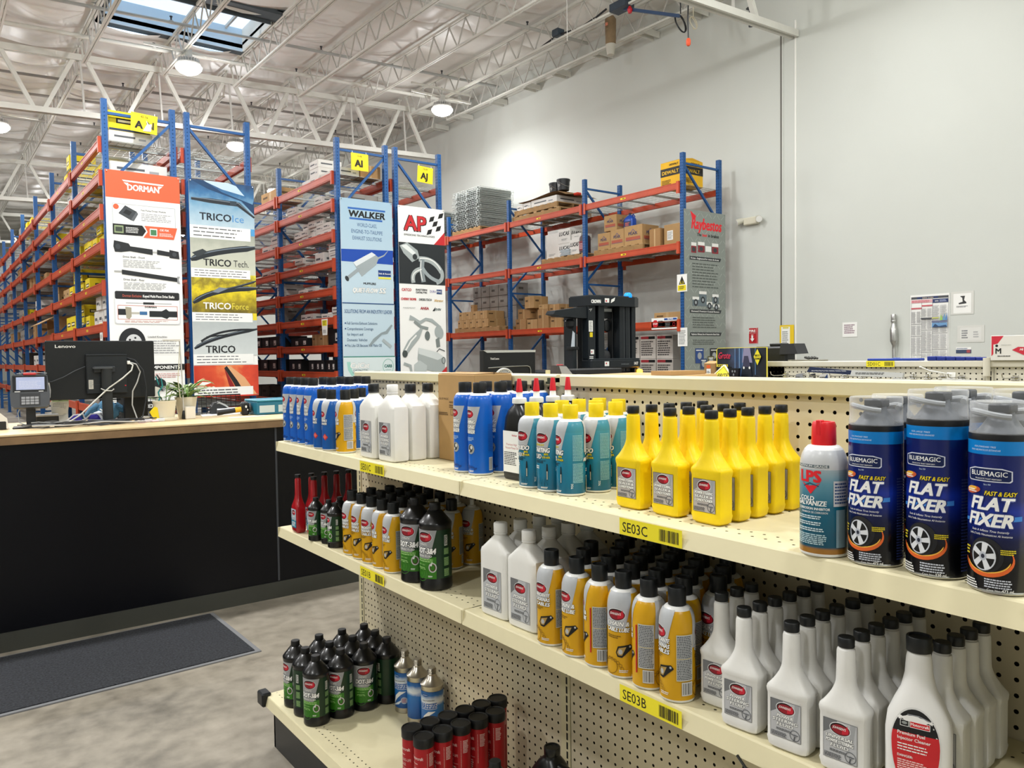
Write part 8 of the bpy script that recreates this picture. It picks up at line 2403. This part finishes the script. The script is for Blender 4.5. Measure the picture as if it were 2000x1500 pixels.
    m.tube([(.092 * math.cos(2 * PI * i / 32), 0, .163 + .092 * math.sin(2 * PI * i / 32)) for i in range(33)], .008, M('c6c8c4', .35), 8).tube([(.062 * math.cos(2 * PI * i / 32), 0, .163 + .062 * math.sin(2 * PI * i / 32)) for i in range(33)], .006, M('8e908e', .35), 8)
    m.build('rim', fan); MB().cyl((0, -.004, .163), (0, .03, .163), .058, M('1c1f22', .4), 24).build('hub', fan); MB().cbox(-.07, -.05, 0, .07, .06, .016, M('1c1f22', .4), .006).cyl((0, .03, .01), (0, .03, .12), .014, M('1c1f22', .4), 12).build('base', fan)
    ct = thing('payment_terminal', 'small tilted payment terminal at the counter end beyond red tips', 'terminal', (4.24, 4.92, W))
    MB().cbox(-.05, -.04, 0, .05, .05, .02, BLACKP, .004).cbox(-.02, 0, .02, .02, .03, .19, BLACKP, .004).build('post', ct)
    MB().prism([(-.075, .30), (.01, .30), (.125, .19), (.12, .165), (-.08, .20)], lambda u, v, s: (u, s, v - .03), -.03, .05, M('4a4644', .45)).build('body', ct)
    MB().prism([(-.06, .296), (.02, .291), (.095, .215), (-.03, .225)], lambda u, v, s: (u, s, v - .03), -.034, -.03, M('a8a8a8', .35)).build('screen', ct); MB().cbox(-.035, -.02, .265, .0, .03, .278, M('c03a3c', .4), .003).build('card_slot', ct)
    dd = thing('desk_tray', 'low black tray on the counter right of the small terminal', 'tray', (4.62, 5.0, W)); MB().cbox(-.25, -.1, 0, .30, .12, .235, M('17191c', .5), .008).build('tray', dd)
    wb = thing('cream_bottle', 'cream plastic bottle top just right of the second monitor', 'bottle', (4.03, 4.85, W)); MB().lathe([(.03, 0), (.032, .004), (.032, .17), (.02, .2), (.02, .235), (.0001, .236)], M('d8cf9e', .5), 18).build('bottle', wb)

# ------------------------------------------------------------------ fork truck
def build_forklift():
    t = thing('forklift', 'black stand up forklift with blue beacon before the wall rack', 'forklift', (7.26, 7.55, 0))
    k = M('1b2126', .4, metal=.2); kd = M('101417', .45)
    def part(nm, m): return m.build(nm, t)
    # coordinates: x across, -y is the side we see
    part('base', MB().cbox(-.42, -.15, .10, .42, 1.25, 1.22, k, .03).cbox(-.42, .2, .06, .42, 1.2, .14, kd, .01))
    for sx in (-1, 1):
        part('wheel', MB().cyl((sx * .33, -.02, .13), (sx * .23, -.02, .13), .13, M('141414', .8), 24))
        part('wheel', MB().cyl((sx * .36, 1.1, .16), (sx * .26, 1.1, .16), .16, M('141414', .8), 24))
    part('front_bumper', MB().cbox(-.45, -.22, 1.24, .45, -.02, 1.365, k, .02).box(-.44, -.21, 1.365, .44, -.03, 1.372, M('3c444a', .4)))
    for x0, x1 in ((-.44, -.315), (-.26, -.155), (.12, .20), (.23, .30), (.345, .42)):
        part('mast_rail', MB().cbox(x0, -.16, 1.2, x1, -.04, 2.06, k, .006))
    part('mast_rail', MB().cbox(.10, -.04, 1.2, .42, .06, 2.06, kd, .006)); part('mast_rail', MB().cbox(-.44, -.04, 1.2, -.16, .06, 2.06, kd, .006))
    part('lift_chain', MB().box(.205, -.15, 1.2, .222, -.13, 2.06, M('4a4e52', .4, metal=.6)))
    part('lift_cylinder', MB().cyl((.32, -.12, 1.2), (.32, -.12, 2.05), .02, M('5a5e62', .35, metal=.6), 12))
    part('overhead_guard', MB().prism([(-.45, -.2), (-.30, -.24), (.32, -.24), (.45, -.18), (.45, .2), (-.45, .2)], lambda u, v, s: (u, v, s), 2.05, 2.17, k).prism([(-.44, -.19), (-.29, -.225), (.31, -.225), (.44, -.17), (.44, .19), (-.44, .19)], lambda u, v, s: (u, v, s), 2.17, 2.185, M('30363b', .4)))
    # wire mesh window
    m = MB()
    for i in range(14):
        m.box(-.16 + i * .0215, .07, 1.37, -.157 + i * .0215, .073, 1.95, kd)
    for i in range(26):
        m.box(-.16, .069, 1.38 + i * .0225, .125, .072, 1.383 + i * .0225, kd)
    o = part('mesh_guard', m)
    part('window_panel', MB().cbox(-.10, -.03, 1.90, .10, .02, 2.04, kd, .004))
    part('seat_hump', MB().lathe([(.10, 0), (.105, .05), (.09, .10), (.05, .13), (.0001, .135)], M('2a2c2e', .6), 20, (-.045, .0, 1.36)))
    part('control_head', MB().cbox(-.08, .10, 1.42, .07, .3, 1.56, kd, .02))
    part('steering_knob', MB().lathe([(.0001, 0), (.05, .02), (.06, .09), (.045, .15), (.0001, .17)], kd, 18, (.04, .0, 1.72), sy=.5))
    part('fork_carriage', MB().cbox(-.62, -.06, .2, -.545, .12, 2.02, k, .01))
    part('guard_arm', MB().prism([(-1.0, 1.93), (-.97, 1.975), (-.44, 2.04), (-.30, 2.04), (-.30, 1.89), (-.50, 1.89), (-.86, 1.905)], lambda u, v, s: (u, s, v), -.14, .02, k))
    m = MB()
    for i in range(5):
        m.box(-.53 + i * .022, .07, 1.35, -.527 + i * .022, .073, 1.88, kd)
    for i in range(18):
        m.box(-.54, .069, 1.36 + i * .03, -.44, .072, 1.363 + i * .03, kd)
    part('mesh_guard', m)
    part('horn_lamp', MB().lathe([(.02, 0), (.06, .03), (.065, .09), (.03, .12)], kd, 16, (-.66, -.05, 1.76)))
    part('side_bracket', MB().cbox(-.66, -.08, 1.49, -.53, .02, 1.53, kd, .005).cbox(-.86, -.04, .2, -.6, .1, 1.185, kd, .01))
    part('clip_paper', MB().prism([(-.66, 1.52), (-.60, 1.50), (-.595, 1.70), (-.63, 1.73)], lambda u, v, s: (u, s, v), -.075, -.07, M('b9c2cc', .6)))
    part('beacon', MB().lathe([(.05, 0), (.055, .01), (.052, .05), (.035, .07), (.0001, .075)], M('1490f0', .25, emit=.8), 18, (.255, -.18, 2.165)))
    part('warning_lamp', MB().lathe([(.03, 0), (.042, .02), (.04, .06), (.0001, .075)], M('ffb02a', .3, emit=9.), 16, (.42, -.22, 1.155)).cbox(.34, -.21, 1.14, .40, -.15, 1.24, kd, .005))
    q = Print(lambda u, v, o: (u, -.225 - .0 - o, v), eps=.0008, base=.002)
    q.T = lambda u, v: (u, v)
    q = Print(lambda u, v, o: (u, (-.20 - .04 * min(1, max(0, (u + .45) / .15))) - o, v), eps=.0006, base=.003, ustep=.05)
    q.text('CROWN', -.365, 2.08, .045, WINK, bold=.04, fit=.13)
    q.rect(-.23, 2.09, -.15, 2.145, WINK).rect(-.215, 2.10, -.19, 2.12, RED)
    q.poly([(-.125, 2.085), (-.06, 2.115), (-.045, 2.16), (-.115, 2.13)], WINK)
    q.build('brand_print', t)
    q = Print(lambda u, v, o: (u, -.22 - o, v), eps=.0006, base=.002)
    q.rect(-.22, 1.275, -.14, 1.335, WINK).rect(-.2, 1.30, -.18, 1.32, RED).text('crown.com', .15, 1.29, .018, M('8e9498', .5), fit=.14).text('1417', .355, 1.285, .04, WINK, bold=.03, fit=.07)
    q.build('bumper_print', t)
    q = Print(lambda u, v, o: (u, -.16 - o, v), eps=.0006, base=.002)
    q.rect(-.435, 1.72, -.365, 1.86, WINK).lines(-.425, 1.73, -.375, 1.85, 6, GREYP, 3).rect(-.42, 1.65, -.37, 1.71, M('e8d21e', .5)).rect(-.41, 1.43, -.35, 1.49, WINK).rect(-.40, 1.45, -.38, 1.47, M('c05a6a', .5)).lines(-.43, 1.37, -.36, 1.41, 2, WINK, 4)
    q.path([(-.43, 2.0), (-.38, 2.01), (-.41, 1.98)], .008, WINK)
    q.build('label_print', t)
    q = Print(lambda u, v, o: (u, -.03 - o, v), eps=.0006, base=.002); q.rect(-.08, 1.99, .10, 2.03, M('c4c8c8', .5)); q.build('plate_print', t)
    # brown boards lying on top of the first shelving, seen just over the rail
    b = thing('cardboard_sheet', 'flat kraft cardboard lying across the shelving top rail', 'cardboard', (1.60, 1.62, 1.3515))
    b.location = (2.55, 2.28, 1.318)
    MB().prism([(-.12, -.12), (.14, -.16), (.16, .34), (-.10, .42)], lambda u, v, s: (u, v, s + .02 * u), .0, .016, M('c2a274', .8)).prism([(-.08, -.10), (.10, -.13), (.09, -.02), (-.07, .02)], lambda u, v, s: (u, v, s), .016, .034, KRAFT).build('sheet', b)
    s = thing('back_shelving', 'plain cream shelf run behind the first shelving', 'shelving', (2.2, -.8, 0))
    MB().box(0, 0, .02, .72, 3.55, 1.31, CREAM).build('carcass', s); MB().box(-.01, -.01, 1.31, .73, 3.56, 1.314, CREAM).build('top', s)
# ------------------------------------------------------------------ run
build_shell()
build_ceiling()
build_roof_frame()
build_lamps()
build_overhead_bits()
build_gondola()
build_far_gondola()
build_display()
build_counter()
build_stock()
build_racks()
build_rack_goods()
build_wall_rack_goods()
build_signs()
build_posters()
build_counter_goods()
build_forklift()
